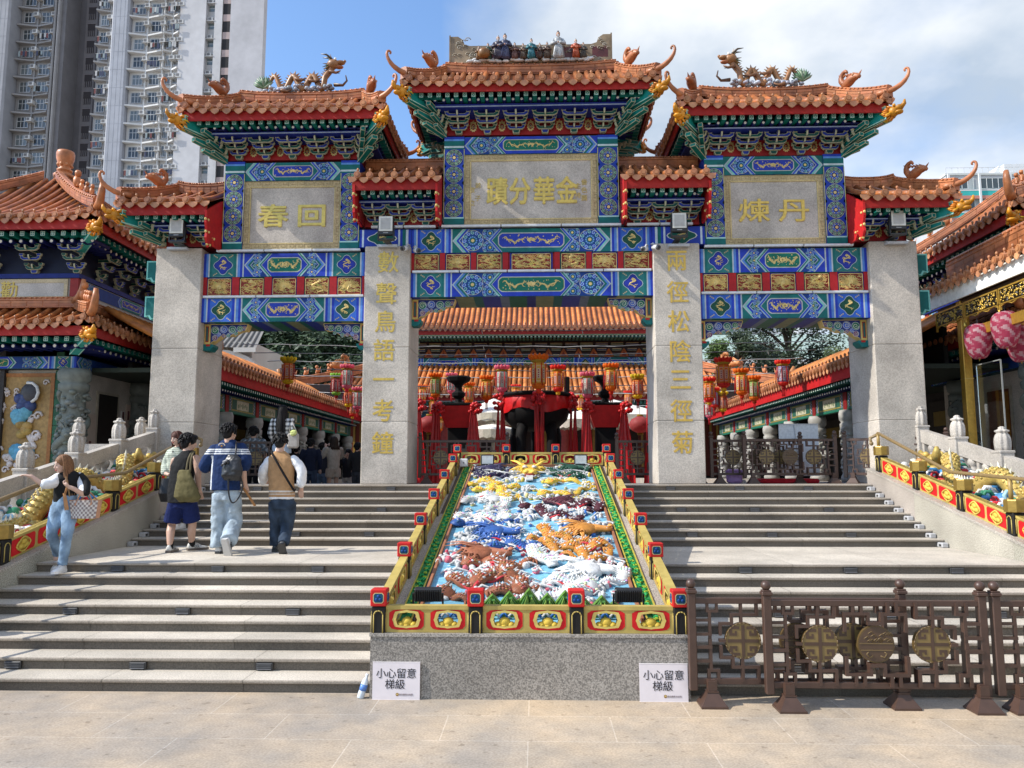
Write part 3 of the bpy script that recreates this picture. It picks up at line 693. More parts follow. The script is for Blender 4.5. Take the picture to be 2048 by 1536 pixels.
def curl(g, p, d, s=1., col=(.40, .145, .058), r=.062):
    # upturned scroll at a roof corner: starts at p, runs along horizontal direction d and up
    p = Vector(p); d = Vector((d[0], d[1], 0)).normalized(); Zv = Vector((0,0,1)); pl = []
    for a, b in ((-.30, -.03), (0, .0), (.15, .05), (.28, .13), (.37, .23), (.42, .33), (.43, .42), (.40, .475), (.35, .47), (.335, .43), (.365, .41)): pl.append(p+d*a*s+Zv*b*s)
    rr = [r*1.15, r*1.1, r, r*.88, r*.74, r*.62, r*.54, r*.48, r*.42, r*.36, r*.2]
    g.tube(smooth3(pl, 2), [rr[min(10, i//2)]*s*1.0 for i in range(21)], col, 7)
def smooth3(pts, n=3):
    P = [tuple(p) for p in pts]; return smooth_path(P, n)
def chiwen(g, p, d, s=1., col=(.36, .125, .05)):
    p = Vector(p); d = Vector((d[0], d[1], 0)).normalized(); Zv = Vector((0,0,1))
    sd = Vector((d.y, -d.x, 0))
    g.tube(smooth3([p-d*.18*s, p-d*.02*s+Zv*.05*s, p+d*.10*s+Zv*.10*s, p+d*.25*s+Zv*.10*s, p+d*.34*s+Zv*.05*s], 2), [x*s for x in (.09, .11, .12, .125, .12, .10, .09, .06, .05)], col, 7)
    g.tube(smooth3([p-d*.12*s+Zv*.05*s, p-d*.24*s+Zv*.18*s, p-d*.22*s+Zv*.34*s, p-d*.10*s+Zv*.40*s, p-d*.04*s+Zv*.33*s], 2), [x*s for x in (.10, .095, .08, .07, .06, .055, .05, .04, .03)], col, 6)
    for k in range(6):
        b = p+d*(.22-.09*k)*s+Zv*(.17+.025*k)*s; g.spike(b, b-d*.10*s+Zv*.10*s, .035*s, col, 4)
    for sg in (-1, 1): g.ball(p+d*.2*s+sd*sg*.08*s+Zv*.15*s, .035*s, (.45, .2, .08), 6, 4)
    g.spike(p+d*.30*s+Zv*.10*s, p+d*.42*s+Zv*.20*s, .04*s, col, 5)
def small_beast(g, p, d, s=1., col=(.50, .18, .065)):
    p = Vector(p); d = Vector((d[0], d[1], 0)).normalized(); Zv = Vector((0,0,1))
    g.ball(p+Zv*.08*s, (.06*s, .06*s, .09*s), col, 6, 5); g.ball(p+Zv*.19*s+d*.03*s, .05*s, col, 6, 5); g.spike(p+Zv*.05*s-d*.05*s, p+Zv*.22*s-d*.10*s, .03*s, col, 4); g.spike(p+d*.05*s, p+d*.05*s+Zv*.13*s, .025*s, col, 4)
AMB = (.56, .235, .012)
def gold_head(g, p, d, s=1., col=AMB):
    p = Vector(p); d = Vector(d).normalized(); Zv = Vector((0,0,1)); sd = d.cross(Zv).normalized(); rng = random.Random(5)
    g.ball(p+d*.06*s, (.13*s, .13*s, .12*s), col, 9, 7); g.ball(p+d*.19*s+Zv*.03*s, (.10*s, .10*s, .07*s), col, 8, 6); g.ball(p+d*.18*s-Zv*.07*s, (.10*s, .10*s, .05*s), col, 8, 6)
    g.tube([p+d*.24*s+Zv*.02*s, p+d*.32*s+Zv*.08*s, p+d*.33*s+Zv*.16*s], [.06*s, .05*s, .02*s], col, 6)
    for sg in (-1, 1):
        g.ball(p+d*.12*s+sd*sg*.08*s+Zv*.10*s, .04*s, tuple(min(1, k*1.4) for k in col), 6, 4)
        g.tube([p+sd*sg*.07*s+Zv*.1*s, p-d*.10*s+sd*sg*.10*s+Zv*.17*s, p-d*.2*s+sd*sg*.11*s+Zv*.15*s], [.035*s, .028*s, .01*s], col, 5)
    for k in range(26):
        a = rng.uniform(0, 6.28); b = p-d*rng.uniform(-.05, .08)*s+(sd*math.cos(a)+Zv*math.sin(a))*.11*s
        g.tube([b, b+(sd*math.cos(a)+Zv*math.sin(a))*.05*s-d*.06*s, b+(sd*math.cos(a+.6)+Zv*math.sin(a+.6))*.05*s-d*.13*s], [.03*s, .025*s, .008*s], tuple(k_*rng.uniform(.8, 1.3) for k_ in col), 4)
def obeam(g, P0, P1, w, h, col, edge=CREAM, er=.008, h1=None):
    P0, P1 = Vector(P0), Vector(P1); d = (P1-P0); dh = Vector((d.x, d.y, 0)).normalized(); s = Vector((dh.y, -dh.x, 0)); Zv = Vector((0,0,1)); h1 = h if h1 is None else h1
    q = []
    for p, hh in ((P0, h), (P1, h1)):
        for a, b in ((-w/2, -hh/2), (w/2, -hh/2), (w/2, hh/2), (-w/2, hh/2)): q.append(p+s*a+Zv*b)
    g.add(q, [(0,1,2,3),(7,6,5,4),(0,4,5,1),(1,5,6,2),(2,6,7,3),(3,7,4,0)], col)
    if edge:
        for i in range(4): g.tube([q[i], q[i+4]], er, edge, 4, False, False); g.tube([q[4+i], q[4+(i+1) % 4]], er, edge, 4, False, False)
BGA, BGB = (.012, .028, .22), (.004, .062, .050)
def bracket_mesh(col, col2, H_=.60, W_=.24, PR=.52, tiers=3):
    CREAM = (.36, .36, .25); g = MB()
    g.prism([(-.055, 0), (.055, 0), (.075, .04), (.075, .075), (-.075, .075), (-.075, .04)], -.09, 0, CREAM); g.flat([(-.042, .008), (.042, .008), (.06, .042), (.06, .066), (-.06, .066), (-.06, .042)], -.093, col2)
    for k in range(tiers):
        z = .075+k*(H_-.1)/tiers; y = -(.07+PR*k/tiers); w = W_*(.55+.45*(k+1)/tiers); hh = .09
        def boat(s, i): return [(-w*s, hh), (-w*s, hh*.5), (-w*.72*s, i), (-.03, i), (.03, i), (w*.72*s, i), (w*s, hh*.5), (w*s, hh), (w*.80, hh), (w*.60, hh*.62), (-w*.60, hh*.62), (-w*.80, hh)]
        g.push(T((0, y, z))); c = col if k % 2 == 0 else col2
        g.prism(boat(1, 0), -.05, .0, CREAM)
        g.flat([(-w*.97, hh*.95), (-w*.965, hh*.52), (-w*.71, .009), (w*.71, .009), (w*.965, hh*.52), (w*.97, hh*.95), (w*.82, hh*.95), (w*.615, hh*.53), (-w*.615, hh*.53), (-w*.82, hh*.95)], -.0535, c)
        for sx in (-1, 1):
            x = sx*w*.9; g.prism([(x-.036, hh), (x+.036, hh), (x+.048, hh+.03), (x+.048, hh+.052), (x-.048, hh+.052), (x-.048, hh+.03)], -.06, .005, CREAM); g.flat([(x-.030, hh+.006), (x+.030, hh+.006), (x+.041, hh+.031), (x+.041, hh+.047), (x-.041, hh+.047), (x-.041, hh+.031)], -.0635, c)
        g.pop()
        # forward beak
        yb = y-.115; pr = [(0, z+.02), (yb+.03, z+.02), (yb, z+.075), (yb+.0, z+.105), (0, z+.085)]
        for wd, cc, o in ((.017, CREAM, 0), (.020, col, .009)):
            pts = [(a+(o if a < 0 else 0), b+(o if b < z+.05 else -o)) for a, b in pr]
            vs = [(-wd, a, b) for a, b in pts]+[(wd, a, b) for a, b in pts]; n = len(pts)
            g.add(vs, [tuple(range(n)), tuple(range(2*n-1, n-1, -1))]+[(i, i+n, (i+1) % n+n, (i+1) % n) for i in range(n)], cc)
    return g
def flame(g, x, z, y, s):
    pts = []
    for k in range(22):
        a = -math.pi/2+2*math.pi*k/22; r = (1 if k % 2 else .78)*(1+.55*max(0, math.sin(a))**2); pts.append((x+s*.62*r*math.cos(a), z+s*r*math.sin(a)*.8))
    g.flat(pts, y, PGOLD); g.flat([(x+(a-x)*.66, z+(b-z)*.68) for a, b in pts[::2]], y-.002, (.25, .012, .012))
    for dx, dz in ((0, .18), (-.24, -.14), (.24, -.14)): g.disc(x+dx*s, z+dz*s, s*.19, y-.004, PGOLD, 8); g.disc(x+dx*s, z+dz*s, s*.12, y-.006, NAVY, 6)
# ------------------------------------------------------------------ painted ornament
GLD = (.64, .49, .20)
def medallion(g, x, z, r, y, c1=(.015, .04, .30), c2=(.006, .13, .12), line=(.40, .42, .26)):
    g.disc(x, z, r, y, line, 20); g.disc(x, z, r*.955, y-.001, NAVY, 20)
    n = 10
    for k in range(n):
        a = 2*math.pi*k/n; cx, cz = x+r*.76*math.cos(a), z+r*.76*math.sin(a)
        g.disc(cx, cz, r*.215, y-.002, line, 8); g.disc(cx, cz, r*.175, y-.003, c2 if k % 2 else (.02, .20, .15), 8); g.disc(cx, cz, r*.08, y-.004, line, 5)
    g.disc(x, z, r*.55, y-.003, line, 16); g.disc(x, z, r*.52, y-.004, c1, 16)
    for k in range(12):
        a = 2*math.pi*k/12; g.disc(x+r*.38*math.cos(a), z+r*.38*math.sin(a), r*.085, y-.005, (.10, .22, .62) if k % 2 else line, 5)
    g.disc(x, z, r*.27, y-.005, NAVY, 12); g.disc(x, z, r*.19, y-.006, GLD, 8)
def hexa(x0, x1, z0, z1, p): zm = (z0+z1)/2; return [(x0, zm), (x0+p, z0), (x1-p, z0), (x1, zm), (x1-p, z1), (x0+p, z1)]
def rrect(x0, x1, z0, z1, c): return [(x0, z0+c), (x0+c*.4, z0+c*.4), (x0+c, z0), (x1-c, z0), (x1-c*.4, z0+c*.4), (x1, z0+c), (x1, z1-c), (x1-c*.4, z1-c*.4), (x1-c, z1), (x0+c, z1), (x0+c*.4, z1-c*.4), (x0, z1-c)]
def ribbon(g, pts, w, y, col):
    n = len(pts); vs = []
    for i in range(n):
        dx, dz = pts[min(i+1, n-1)][0]-pts[max(0, i-1)][0], pts[min(i+1, n-1)][1]-pts[max(0, i-1)][1]; l = math.hypot(dx, dz) or 1
        q = w[i] if isinstance(w, list) else w
        a, b = (pts[i][0]-dz/l*q, pts[i][1]+dx/l*q), (pts[i][0]+dz/l*q, pts[i][1]-dx/l*q)
        vs += [(a[0], y, a[1]), (pts[i][0], y-q*.8, pts[i][1]), (b[0], y, b[1])]
    fs = []
    for i in range(n-1):
        o = i*3; fs += [(o, o+1, o+4, o+3), (o+1, o+2, o+5, o+4)]
    g.add(vs, [f[::-1] for f in fs], col)
def gold_dragon(g, cx, cz, w, h, y, f, rng, col=GLD):
    P = [(cx+f*w*(-.5+t+.035*math.sin(t*19)), cz+h*.25*math.sin(t*8.6+.6)*(1-.35*t)+h*.05*math.sin(t*23)) for t in [i/34 for i in range(35)]]
    ribbon(g, P, [h*(.015+.055*math.sin(math.pi*min(1, i/31))) for i in range(35)], y, col)
    for k in range(22):
        x, z = P[rng.randrange(2, 33)]; a = rng.uniform(0, 6.28); s = h*rng.uniform(.10, .20); ribbon(g, [(x, z), (x+s*.6*math.cos(a), z+s*.6*math.sin(a)), (x+s*math.cos(a+.7), z+s*math.sin(a+.7))], [h*.028, h*.024, .001], y, col)
    hx, hz = P[-1]
    g.disc(hx, hz+h*.03, h*.15, y-.004, col, 8)
    for k in range(6):
        a = rng.uniform(0, 6.28); ribbon(g, [(hx, hz), (hx+h*.16*math.cos(a), hz+h*.18*math.sin(a)), (hx+h*.30*math.cos(a+.3), hz+h*.26*math.sin(a+.3))], [h*.04, h*.03, .001], y, col)
    for i in (8, 16, 24):
        x, z = P[i]; sg = 1 if i == 16 else -1
        ribbon(g, [(x, z), (x+f*h*.12, z+sg*h*.22), (x+f*h*.28, z+sg*h*.26)], [h*.045, h*.03, .002], y, col)
    for k in range(12):
        x, z = cx+rng.uniform(-.52, .52)*w, cz+rng.uniform(-.42, .42)*h; s = h*rng.uniform(.03, .06)
        g.disc(x, z, s, y-.001, col, 5)
def gold_coil(g, cx, cz, s, y, rng, col=GLD):
    P = []
    for i in range(20):
        t = i/19; P.append((cx+s*.52*math.sin(t*8.5)*(.55+.45*math.sin(3.1*t)), cz+s*(.78-1.5*t)))
    ribbon(g, P, [s*(.13-.09*i/19) for i in range(20)], y, col)
    g.disc(cx, cz+s*.72, s*.2, y-.003, col, 7)
    for k in range(9):
        a = rng.uniform(0, 6.28); ribbon(g, [(cx+s*.3*math.cos(a), cz+s*.4*math.sin(a)), (cx+s*.6*math.cos(a), cz+s*.62*math.sin(a)), (cx+s*.75*math.cos(a+.3), cz+s*.72*math.sin(a+.3))], [s*.06, s*.05, .002], y, col)
def quatre(x, z, r, n=24, k=.16): return [(x+r*(1+k*math.cos(4*a))*math.cos(a), z+r*(1+k*math.cos(4*a))*math.sin(a)) for a in [2*math.pi*i/n for i in range(n)]]
def swirl(g, x, z, r, y, col, ph=0., turns=1.6, w=.16):
    P = []
    for i in range(14):
        t = i/13; a = ph+turns*2*math.pi*t; q = r*(1-.88*t); P.append((x+q*math.cos(a), z+q*math.sin(a)))
    n = len(P); vs = []
    for i in range(n):
        dx, dz = P[min(i+1, n-1)][0]-P[max(0, i-1)][0], P[min(i+1, n-1)][1]-P[max(0, i-1)][1]; l = math.hypot(dx, dz) or 1; q = r*w*(1-.5*i/n)
        vs += [(P[i][0]-dz/l*q, y, P[i][1]+dx/l*q), (P[i][0]+dz/l*q, y, P[i][1]-dx/l*q)]
    g.add(vs, [(2*i+2, 2*i+3, 2*i+1, 2*i) for i in range(n-1)], col)
def painted_beam(g, x0, x1, z0, z1, y, alt, rng, box=True, center='hex'):
    B_, T_ = (BLUE, TEAL) if not alt else (TEAL, BLUE)
    LB = (.085, .21, .56); LG = (.20, .48, .43); W_ = (.38, .45, .49)
    L_, H_ = x1-x0, z1-z0; zm = (z0+z1)/2
    g.rect(x0, x1, z0, z1, y, TEAL)
    g.rect(x0, x1, z0+H_*.015, z0+H_*.04, y-.001, W_); g.rect(x0, x1, z1-H_*.04, z1-H_*.015, y-.001, W_)
    xa, xb = x0, x1
    if box:
        bw = H_*.92
        for sx in (0, 1):
            e = (lambda v: x0+v) if sx == 0 else (lambda v: x1-v)
            o = 0
            for wd, c in ((.05, BLUE), (.045, LB), (.03, W_), (.05, T_)): g.rect(min(e(o), e(o+wd)), max(e(o), e(o+wd)), z0, z1, y-.002, c); o += wd
            a, b_ = min(e(o), e(o+bw)), max(e(o), e(o+bw)); cx = (a+b_)/2
            g.rect(a, b_, z0+.01, z1-.01, y-.002, (.03, .11, .46) if alt else (.02, .15, .15))
            for i in (-1, 1):
                for j in (-1, 1):
                    for q in range(3): g.disc(cx+i*(bw*.42-q*.03), zm+j*(H_*.42-((q*7) % 3)*.02), .016, y-.003, (.45, .36, .22), 5)
            g.flat(quatre(cx, zm, H_*.36), y-.003, W_); g.flat(quatre(cx, zm, H_*.335), y-.004, (.008, .05, .035) if alt else (.014, .02, .20)); g.flat(quatre(cx, zm, H_*.30), y-.005, (.010, .07, .045) if alt else (.018, .035, .30))
            gold_coil(g, cx, zm, H_*.26, y-.007, rng)
            o += bw
            for wd, c in ((.05, T_), (.03, W_), (.05, LB), (.05, BLUE), (.03, W_)): g.rect(min(e(o), e(o+wd)), max(e(o), e(o+wd)), z0, z1, y-.002, c); o += wd
            if sx == 0: xa = x0+o
            else: xb = x1-o
    p = H_*.42; L2 = xb-xa
    g.rect(xa, xb, z0+.005, z1-.005, y-.0015, B_)
    fw = min(L2*.42, H_*3.1); cx = (xa+xb)/2
    o = 0.
    for c, wd in ((W_, .03), (LB if not alt else LG, .05), (T_, .05), (W_, .018), ((.010, .045, .22), 0)):
        g.flat(hexa(xa+o, xb-o, z0+.004, z1-.004, p), y-.003-o*.012, c); o += wd
    xi0, xi1 = xa+o, xb-o; y2 = y-.0065
    fx0, fx1 = cx-fw/2-p*.4-.12, cx+fw/2+p*.4+.12
    # zones of linked scroll circles
    for (za, zb) in ((xi0+p*.25, fx0+p*.35), (fx1-p*.35, xi1-p*.25)):
        wdt = zb-za
        if wdt < H_*.45:
            for j in (-1, 0, 1):
                cc = (za+zb)/2; r = H_*.20; zz = zm+j*H_*.31
                g.disc(cc+(0 if j else 0), zz, r, y2, (.016, .06, .35) if j else (.008, .10, .085), 14)
                for q in range(6):
                    a = q*math.pi/3; swirl(g, cc+r*.62*math.cos(a), zz+r*.62*math.sin(a), r*.33, y2-.002, (.30, .50, .45) if q % 2 else (.25, .38, .72), a, 1.3, .2)
                g.disc(cc, zz, r*.2, y2-.003, GLD, 6)
        else:
            r = H_*.44; mx_ = za+r*1.0 if za < cx else zb-r*1.0; ox = mx_+(r*1.62 if za < cx else -r*1.62)
            for (qx, qz, rr) in ((ox, zm+H_*.30, r*.70), (ox, zm-H_*.30, r*.70), (mx_, zm, r)):
                n = 24; pl = [(qx+rr*math.cos(2*math.pi*k/n), max(z0+.01, min(z1-.01, qz+rr*math.sin(2*math.pi*k/n)))) for k in range(n)]
                g.flat(pl, y2, (.45, .45, .30)); g.flat([(qx+(a-qx)*.95, qz+(b-qz)*.95) for a, b in pl], y2-.001, (.010, .045, .24))
                for k in range(12):
                    a = 2*math.pi*k/12; bx_, bz_ = qx+rr*.76*math.cos(a), qz+rr*.76*math.sin(a)
                    if z0+.03 < bz_ < z1-.03: swirl(g, bx_, bz_, rr*.2, y2-.002, (.25, .55, .46) if k % 2 else (.28, .42, .80), a, 1.3, .2)
                if z0+rr*.4 < qz < z1-rr*.4:
                    g.disc(qx, qz, rr*.48, y2-.003, (.010, .11, .10), 14)
                    for k in range(12):
                        a = 2*math.pi*k/12; g.disc(qx+rr*.36*math.cos(a), qz+rr*.36*math.sin(a), rr*.085, y2-.004, (.14, .26, .70), 5)
                    g.disc(qx, qz, rr*.16, y2-.005, GLD, 8)
                else: g.disc(qx, qz+(-.5 if qz > zm else .5)*rr*.0, rr*.2, y2-.004, GLD, 6)
    for c, i in ((W_, 0), (LB if alt else LG, .018), (T_, .04), (W_, .07), (B_, .085)):
        g.flat(hexa(fx0+i, fx1-i, z0+.006, z1-.006, p), y2-.003-i*.03, c)
    y3 = y2-.008; F = (.008, .14, .095) if not alt else (.020, .045, .36)
    g.flat(rrect(cx-fw/2, cx+fw/2, zm-H_*.32, zm+H_*.32, H_*.16), y3, W_); g.flat(rrect(cx-fw/2+.014, cx+fw/2-.014, zm-H_*.295, zm+H_*.295, H_*.15), y3-.001, (.5, .40, .16)); g.flat(rrect(cx-fw/2+.022, cx+fw/2-.022, zm-H_*.28, zm+H_*.28, H_*.14), y3-.002, F)
    gold_dragon(g, cx-fw*.235, zm, fw*.40, H_*.52, y3-.004, 1, rng); gold_dragon(g, cx+fw*.235, zm, fw*.40, H_*.52, y3-.004, -1, rng); g.disc(cx, zm+H_*.06, H_*.06, y3-.005, GLD, 8)
def gold_panel(g, x0, x1, z0, z1, y, rng, ph=0):
    g.box(x0, x1, y-.005, y+.02, z0, z1, (.20, .018, .010)); w_, h_ = x1-x0, z1-z0; cx, cz = (x0+x1)/2, (z0+z1)/2
    for a, b, c, d in ((x0, x1, z0, z0+.012), (x0, x1, z1-.012, z1), (x0, x0+.012, z0, z1), (x1-.012, x1, z0, z1)): g.box(a, b, y-.014, y-.005, c, d, PGOLD)
    k_ = max(1, round(w_/h_/1.2))
    for q in range(k_):
        c0 = x0+w_*(q+.5)/k_; s = min(h_*.42, w_/k_*.42)
        if ph % 2 == 0:
            P = [(c0+s*1.05*math.sin(t*7.6+ph)*(.35+.65*t), cz+s*(.8-1.6*t)) for t in [i/20 for i in range(21)]]
            ribbon(g, P, [s*(.15-.08*i/20) for i in range(21)], y-.012, PGOLD); g.disc(P[0][0], P[0][1], s*.24, y-.02, PGOLD, 7)
        else:
            g.disc(c0, cz, s*.30, y-.02, PGOLD, 9)
            for j in range(15):
                a = -.3+j*.27; ribbon(g, [(c0+s*.2*math.cos(a), cz+s*.1*math.sin(a)), (c0+s*.75*math.cos(a), cz+s*.55*math.sin(a)), (c0+s*1.15*math.cos(a+.15), cz+s*.85*math.sin(a+.15))], [s*.09, s*.10, .003], y-.010, PGOLD)
            ribbon(g, [(c0, cz), (c0-s*.25, cz-s*.4), (c0-s*.1, cz-s*.75), (c0+s*.4, cz-s*.85)], [s*.2, s*.12, s*.09, .003], y-.011, PGOLD)
    for j in range(int(95*k_)):
        x, z = rng.uniform(x0+.04, x1-.04), rng.uniform(z0+.035, z1-.035); s = rng.uniform(.016, .034); a = rng.uniform(-.5, .5)
        ribbon(g, [(x-s*1.6, z), (x-s*.4, z+s*.7), (x+s*.6, z-s*.2), (x+s*1.6, z+s*.5)], [.004, s*.34, s*.34, .002], y-.007, tuple(q*rng.uniform(.75, 1.15) for q in PGOLD))
# ------------------------------------------------------------------ the memorial gateway
GY0, GY1, GYC = 7.97, 9.22, 8.60
gate = thing('memorial_gateway', 'large painted gateway with four granite pillars, three plaques and seven orange tiled roofs', 'gateway', (0, 8.6, TZ))
GI = T((0, -8.6, -TZ))       # parts are built in world coordinates, parented to the Empty at its base
def gpart(g, name, m, parent=None):
    o = g.build(name, m)
    o.parent = parent or gate
    if parent is None: o.matrix_parent_inverse = GI
    return o
PX = ((-7.73, -6.78), (-3.40, -2.466), (2.466, 3.40), (6.78, 7.73)); PTOP = 6.65
pcols = {}
for k, (a, b) in enumerate(PX):
    g = MB(); zs = [TZ, 3.05, 4.55, PTOP]
    for j in range(3): g.bbox(a, b, GY0, GY1, zs[j]+(.004 if j else 0), zs[j+1], (.46, .415, .36), .014)
    g.box(a+.01, b-.01, GY0+.01, GY1-.01, TZ, PTOP-.01, (.43, .39, .34))
    for sy_ in ((GY1, GY1+.28),): g.prism([(a+.12, TZ), (b-.12, TZ), (b-.12, TZ+.5), (b-.22, TZ+.8), (b-.4, TZ+.95), (a+.4, TZ+.95), (a+.22, TZ+.8), (a+.12, TZ+.5)], GY1+.002, GY1+.32, (.42, .39, .35))
    pcols[k] = gpart(g, 'pillar', M_GRAN)
def letters(txts, px, pys, size, parent, y, squash=1., bold=.007):
    for c, py in zip(txts, pys):
        q = at(px if not isinstance(px, (list, tuple)) else px[pys.index(py)], py, y)
        if isinstance(px, (list, tuple)): pass
        text_bm(c, size, .014, bold, 'carved_character', M_GOLD, parent, T((q.x, y-.003, q.z)), (.60, .40, .09), squash)
letters('數聲鳥語一考鐘', [777, 773, 771, 768, 767, 766, 765], [527, 590, 646, 703, 762, 824, 889], .47, pcols[1], GY0, .95)
letters('兩徑松陰三徑菊', [1354, 1356, 1358, 1360, 1361, 1363, 1365], [525, 588, 647, 707, 763, 826, 889], .47, pcols[2], GY0, .95)
rng = random.Random(4)
BY = 8.07
def beam(x0, x1, z0, z1, alt, y=BY, name='painted_beam', yb=9.12, box=True):
    g = MB(); g.box(x0, x1, y+.002, yb, z0, z1, (.01, .05, .20)); painted_beam(g, x0, x1, z0, z1, y, alt, rng, box)
    # painted underside
    n = 27
    for k in range(n):
        a = x0+(x1-x0)*k/n; b = x0+(x1-x0)*(k+1)/n; c = ((.012, .03, .22), (.004, .09, .08), (.16, .18, .10), (.01, .025, .16), (.01, .10, .06), (.10, .14, .2))[(k*5+k//3) % 6]
        g.add([(a, y, z0-.002), (b, y, z0-.002), (b, yb, z0-.002), (a, yb, z0-.002)], [(3,2,1,0)], c)
    return gpart(g, name, M_PAINT)
CIN, COUT = 2.466, 3.40
beam(-CIN, CIN, 5.60, 6.10, False); beam(-CIN, CIN, 6.53, 7.03, True, BY+.02)
for sx in (-1, 1):
    a, b = sorted((sx*3.40, sx*6.78)); beam(a, b, 5.11, 5.61, True); beam(a, b, 6.06, 6.555, False, BY+.02)
# rows of gilded panels between the beams
def panel_row(xs, z0, z1, y):
    x0, x1, n, wide = xs
    g = MB(); g.box(x0, x1, y, 9.1, z0, z1, (.30, .012, .014)); gpart(g, 'panel_board', M_PAINT)
    L_ = x1-x0; pit = L_/n
    for k in range(n):
        cx = x0+pit*(k+.5); hw = pit*.355
        g = MB(); g.box(cx-hw-.045, cx+hw+.045, y-.012, y-.001, z0+.002, z1-.002, (.014, .022, .22) if k % 2 == 0 else (.005, .10, .085)); gold_panel(g, cx-hw, cx+hw, z0+.035, z1-.03, y-.018, rng, k+n)
        gpart(g, 'gilded_panel', M_GILT)
    for k in range(n+1):
        cx = x0+pit*k; g = MB(); a = max(x0, cx-.075); b = min(x1, cx+.075); g.box(a, b, y-.035, y-.002, z0+.001, z1-.001, (.36, .014, .018)); gpart(g, 'red_mullion', M_PAINT)
# the middle bay has a double panel at its centre
def mid_row():
    y, z0, z1 = BY+.06, 6.13, 6.53; x0, x1 = -CIN, CIN
    g = MB(); g.box(x0, x1, y, 9.1, z0-.03, z1, (.30, .012, .014)); gpart(g, 'panel_board', M_PAINT)
    cs = [(-2.15, .245), (-1.50, .245), (-.86, .245), (0, .40), (.86, .245), (1.50, .245), (2.15, .245)]
    for k, (cx, hw) in enumerate(cs):
        g = MB(); g.box(cx-hw-.04, cx+hw+.04, y-.012, y-.001, z0+.002, z1-.002, (.014, .022, .22) if k % 2 else (.005, .10, .085)); gold_panel(g, cx-hw, cx+hw, z0+.03, z1-.03, y-.018, rng, k if k != 3 else 0)
        gpart(g, 'gilded_panel', M_GILT)
    for cx in (-2.46, -1.825, -1.18, -.53, .53, 1.18, 1.825, 2.46):
        g = MB(); g.box(max(x0, cx-.055), min(x1, cx+.055), y-.035, y-.002, z0+.001, z1-.001, (.36, .014, .018)); gpart(g, 'red_mullion', M_PAINT)
mid_row()
for sx in (-1, 1): a, b = sorted((sx*3.40, sx*6.78)); panel_row((a, b, 5, 0), 5.64, 6.06, BY+.06)
# pale strip lamps on the ledges
def strip(x0, x1, z, y, n=3):
    L_ = (x1-x0)/n
    for k in range(n):
        g = MB(); g.bbox(x0+k*L_+.01, x0+(k+1)*L_-.01, y-.07, y, z, z+.045, (.55, .57, .60), .006); g.box(x0+k*L_+.02, x0+(k+1)*L_-.02, y-.066, y-.004, z-.004, z, (.35, .36, .38)); gpart(g, 'strip_lamp', M_METAL)
strip(-CIN+.02, CIN-.02, 6.103, BY+.02, 5)
for sx in (-1, 1): a, b = sorted((sx*3.42, sx*6.76)); strip(a, b, 5.613, BY+.02, 3); a, b = sorted((sx*3.5, sx*6.5)); strip(a, b, 6.57, BY-.02, 3)
strip(-1.85, 1.85, 7.045, BY-.02, 3)
for sx in (-1, 1): a, b = sorted((sx*1.95, sx*3.3)); strip(a, b, 7.045, BY-.02, 2)
# carved corner pieces under the lower beams
def que(x, z, sx, w_=.98, h_=.46):
    g = MB(); out = [(0, 0), (0, -h_), (.10, -h_), (.14, -h_+.07), (.30, -h_*.62), (.36, -h_*.50), (.55, -h_*.52), (.74, -h_*.30), (.86, -h_*.30), (.90, -.02), (.90, 0)]
    P = [(x+sx*a, z+b) for a, b in out]
    g.prism(P, BY+.20, BY+.42, GLD)
    cx, cz = x+sx*.40, z-.15
    g.flat([(x+sx*(.015+a*.965), z-.012+b*.93) for a, b in out], BY+.198, (.015, .03, .16))
    r2 = random.Random(int(100+z*10+x))
    for k, (a, b, r) in enumerate(((.22, -.13, .085), (.22, -.29, .06), (.40, -.11, .08), (.58, -.12, .085), (.74, -.10, .065), (.40, -.24, .04), (.30, -.22, .045), (.50, -.24, .045), (.66, -.20, .04), (.83, -.08, .04))):
        c = ((.012, .15, .09), (.16, .02, .10), (.04, .10, .48), (.02, .16, .14))[k % 4]; g.disc(x+sx*a, z+b, r, BY+.196, (.45, .47, .55), 12); g.disc(x+sx*a, z+b, r*.88, BY+.195, c, 12); swirl(g, x+sx*a, z+b, r*.75, BY+.193, (.50, .52, .42), k, 1.5*sx, .13)
    g.prism([(x+sx*.0, z-h_-.10), (x+sx*.13, z-h_-.10), (x+sx*.20, z-h_-.02), (x+sx*.20, z-h_+.03), (x, z-h_+.03)], BY+.16, BY+.44, TEAL)
    g.box(x+sx*.015, x+sx*.13, BY+.17, BY+.2, z-h_+.035, z-.01, (.55, .40, .12)); g.box(x+sx*.035, x+sx*.10, BY+.165, BY+.18, z-h_+.08, z-.05, (.28, .02, .02)); g.box(x+sx*.05, x+sx*.085, BY+.16, BY+.175, z-h_+.10, z-.07, (.012, .10, .09)); g.box(x+sx*.06, x+sx*.14, BY+.15, BY+.17, z-h_-.01, z-h_+.028, (.4, .015, .015))
    gpart(g, 'corner_bracket', M_PAINT)
que(-CIN, 5.598, 1); que(CIN, 5.598, -1)
for sx in (-1, 1): que(sx*3.40, 5.108, sx); que(sx*6.78, 5.108, -sx)
# beam ends that pass through the outer pillars
for sx in (-1, 1):
    for z0, z1 in ((6.02, 6.48), (5.22, 5.72)):
        g = MB(); x0, x1 = sx*7.735, sx*8.10; zz = [(x0, z0), (x0, z1), (x1, z1), (x1, z0+.06), (x1-sx*.08, z0+.08), (x1-sx*.13, z0), (x1-sx*.2, z0+.03)]
        g.prism(zz, BY+.25, BY+.75, (.20, .55, .50)); g.flat([((a+sx*.03) if a == x0 else a-sx*.03, b+(.03 if b < z0+.2 else -.03)) for a, b in zz], BY+.247, TEAL); gpart(g, 'beam_end', M_PAINT)
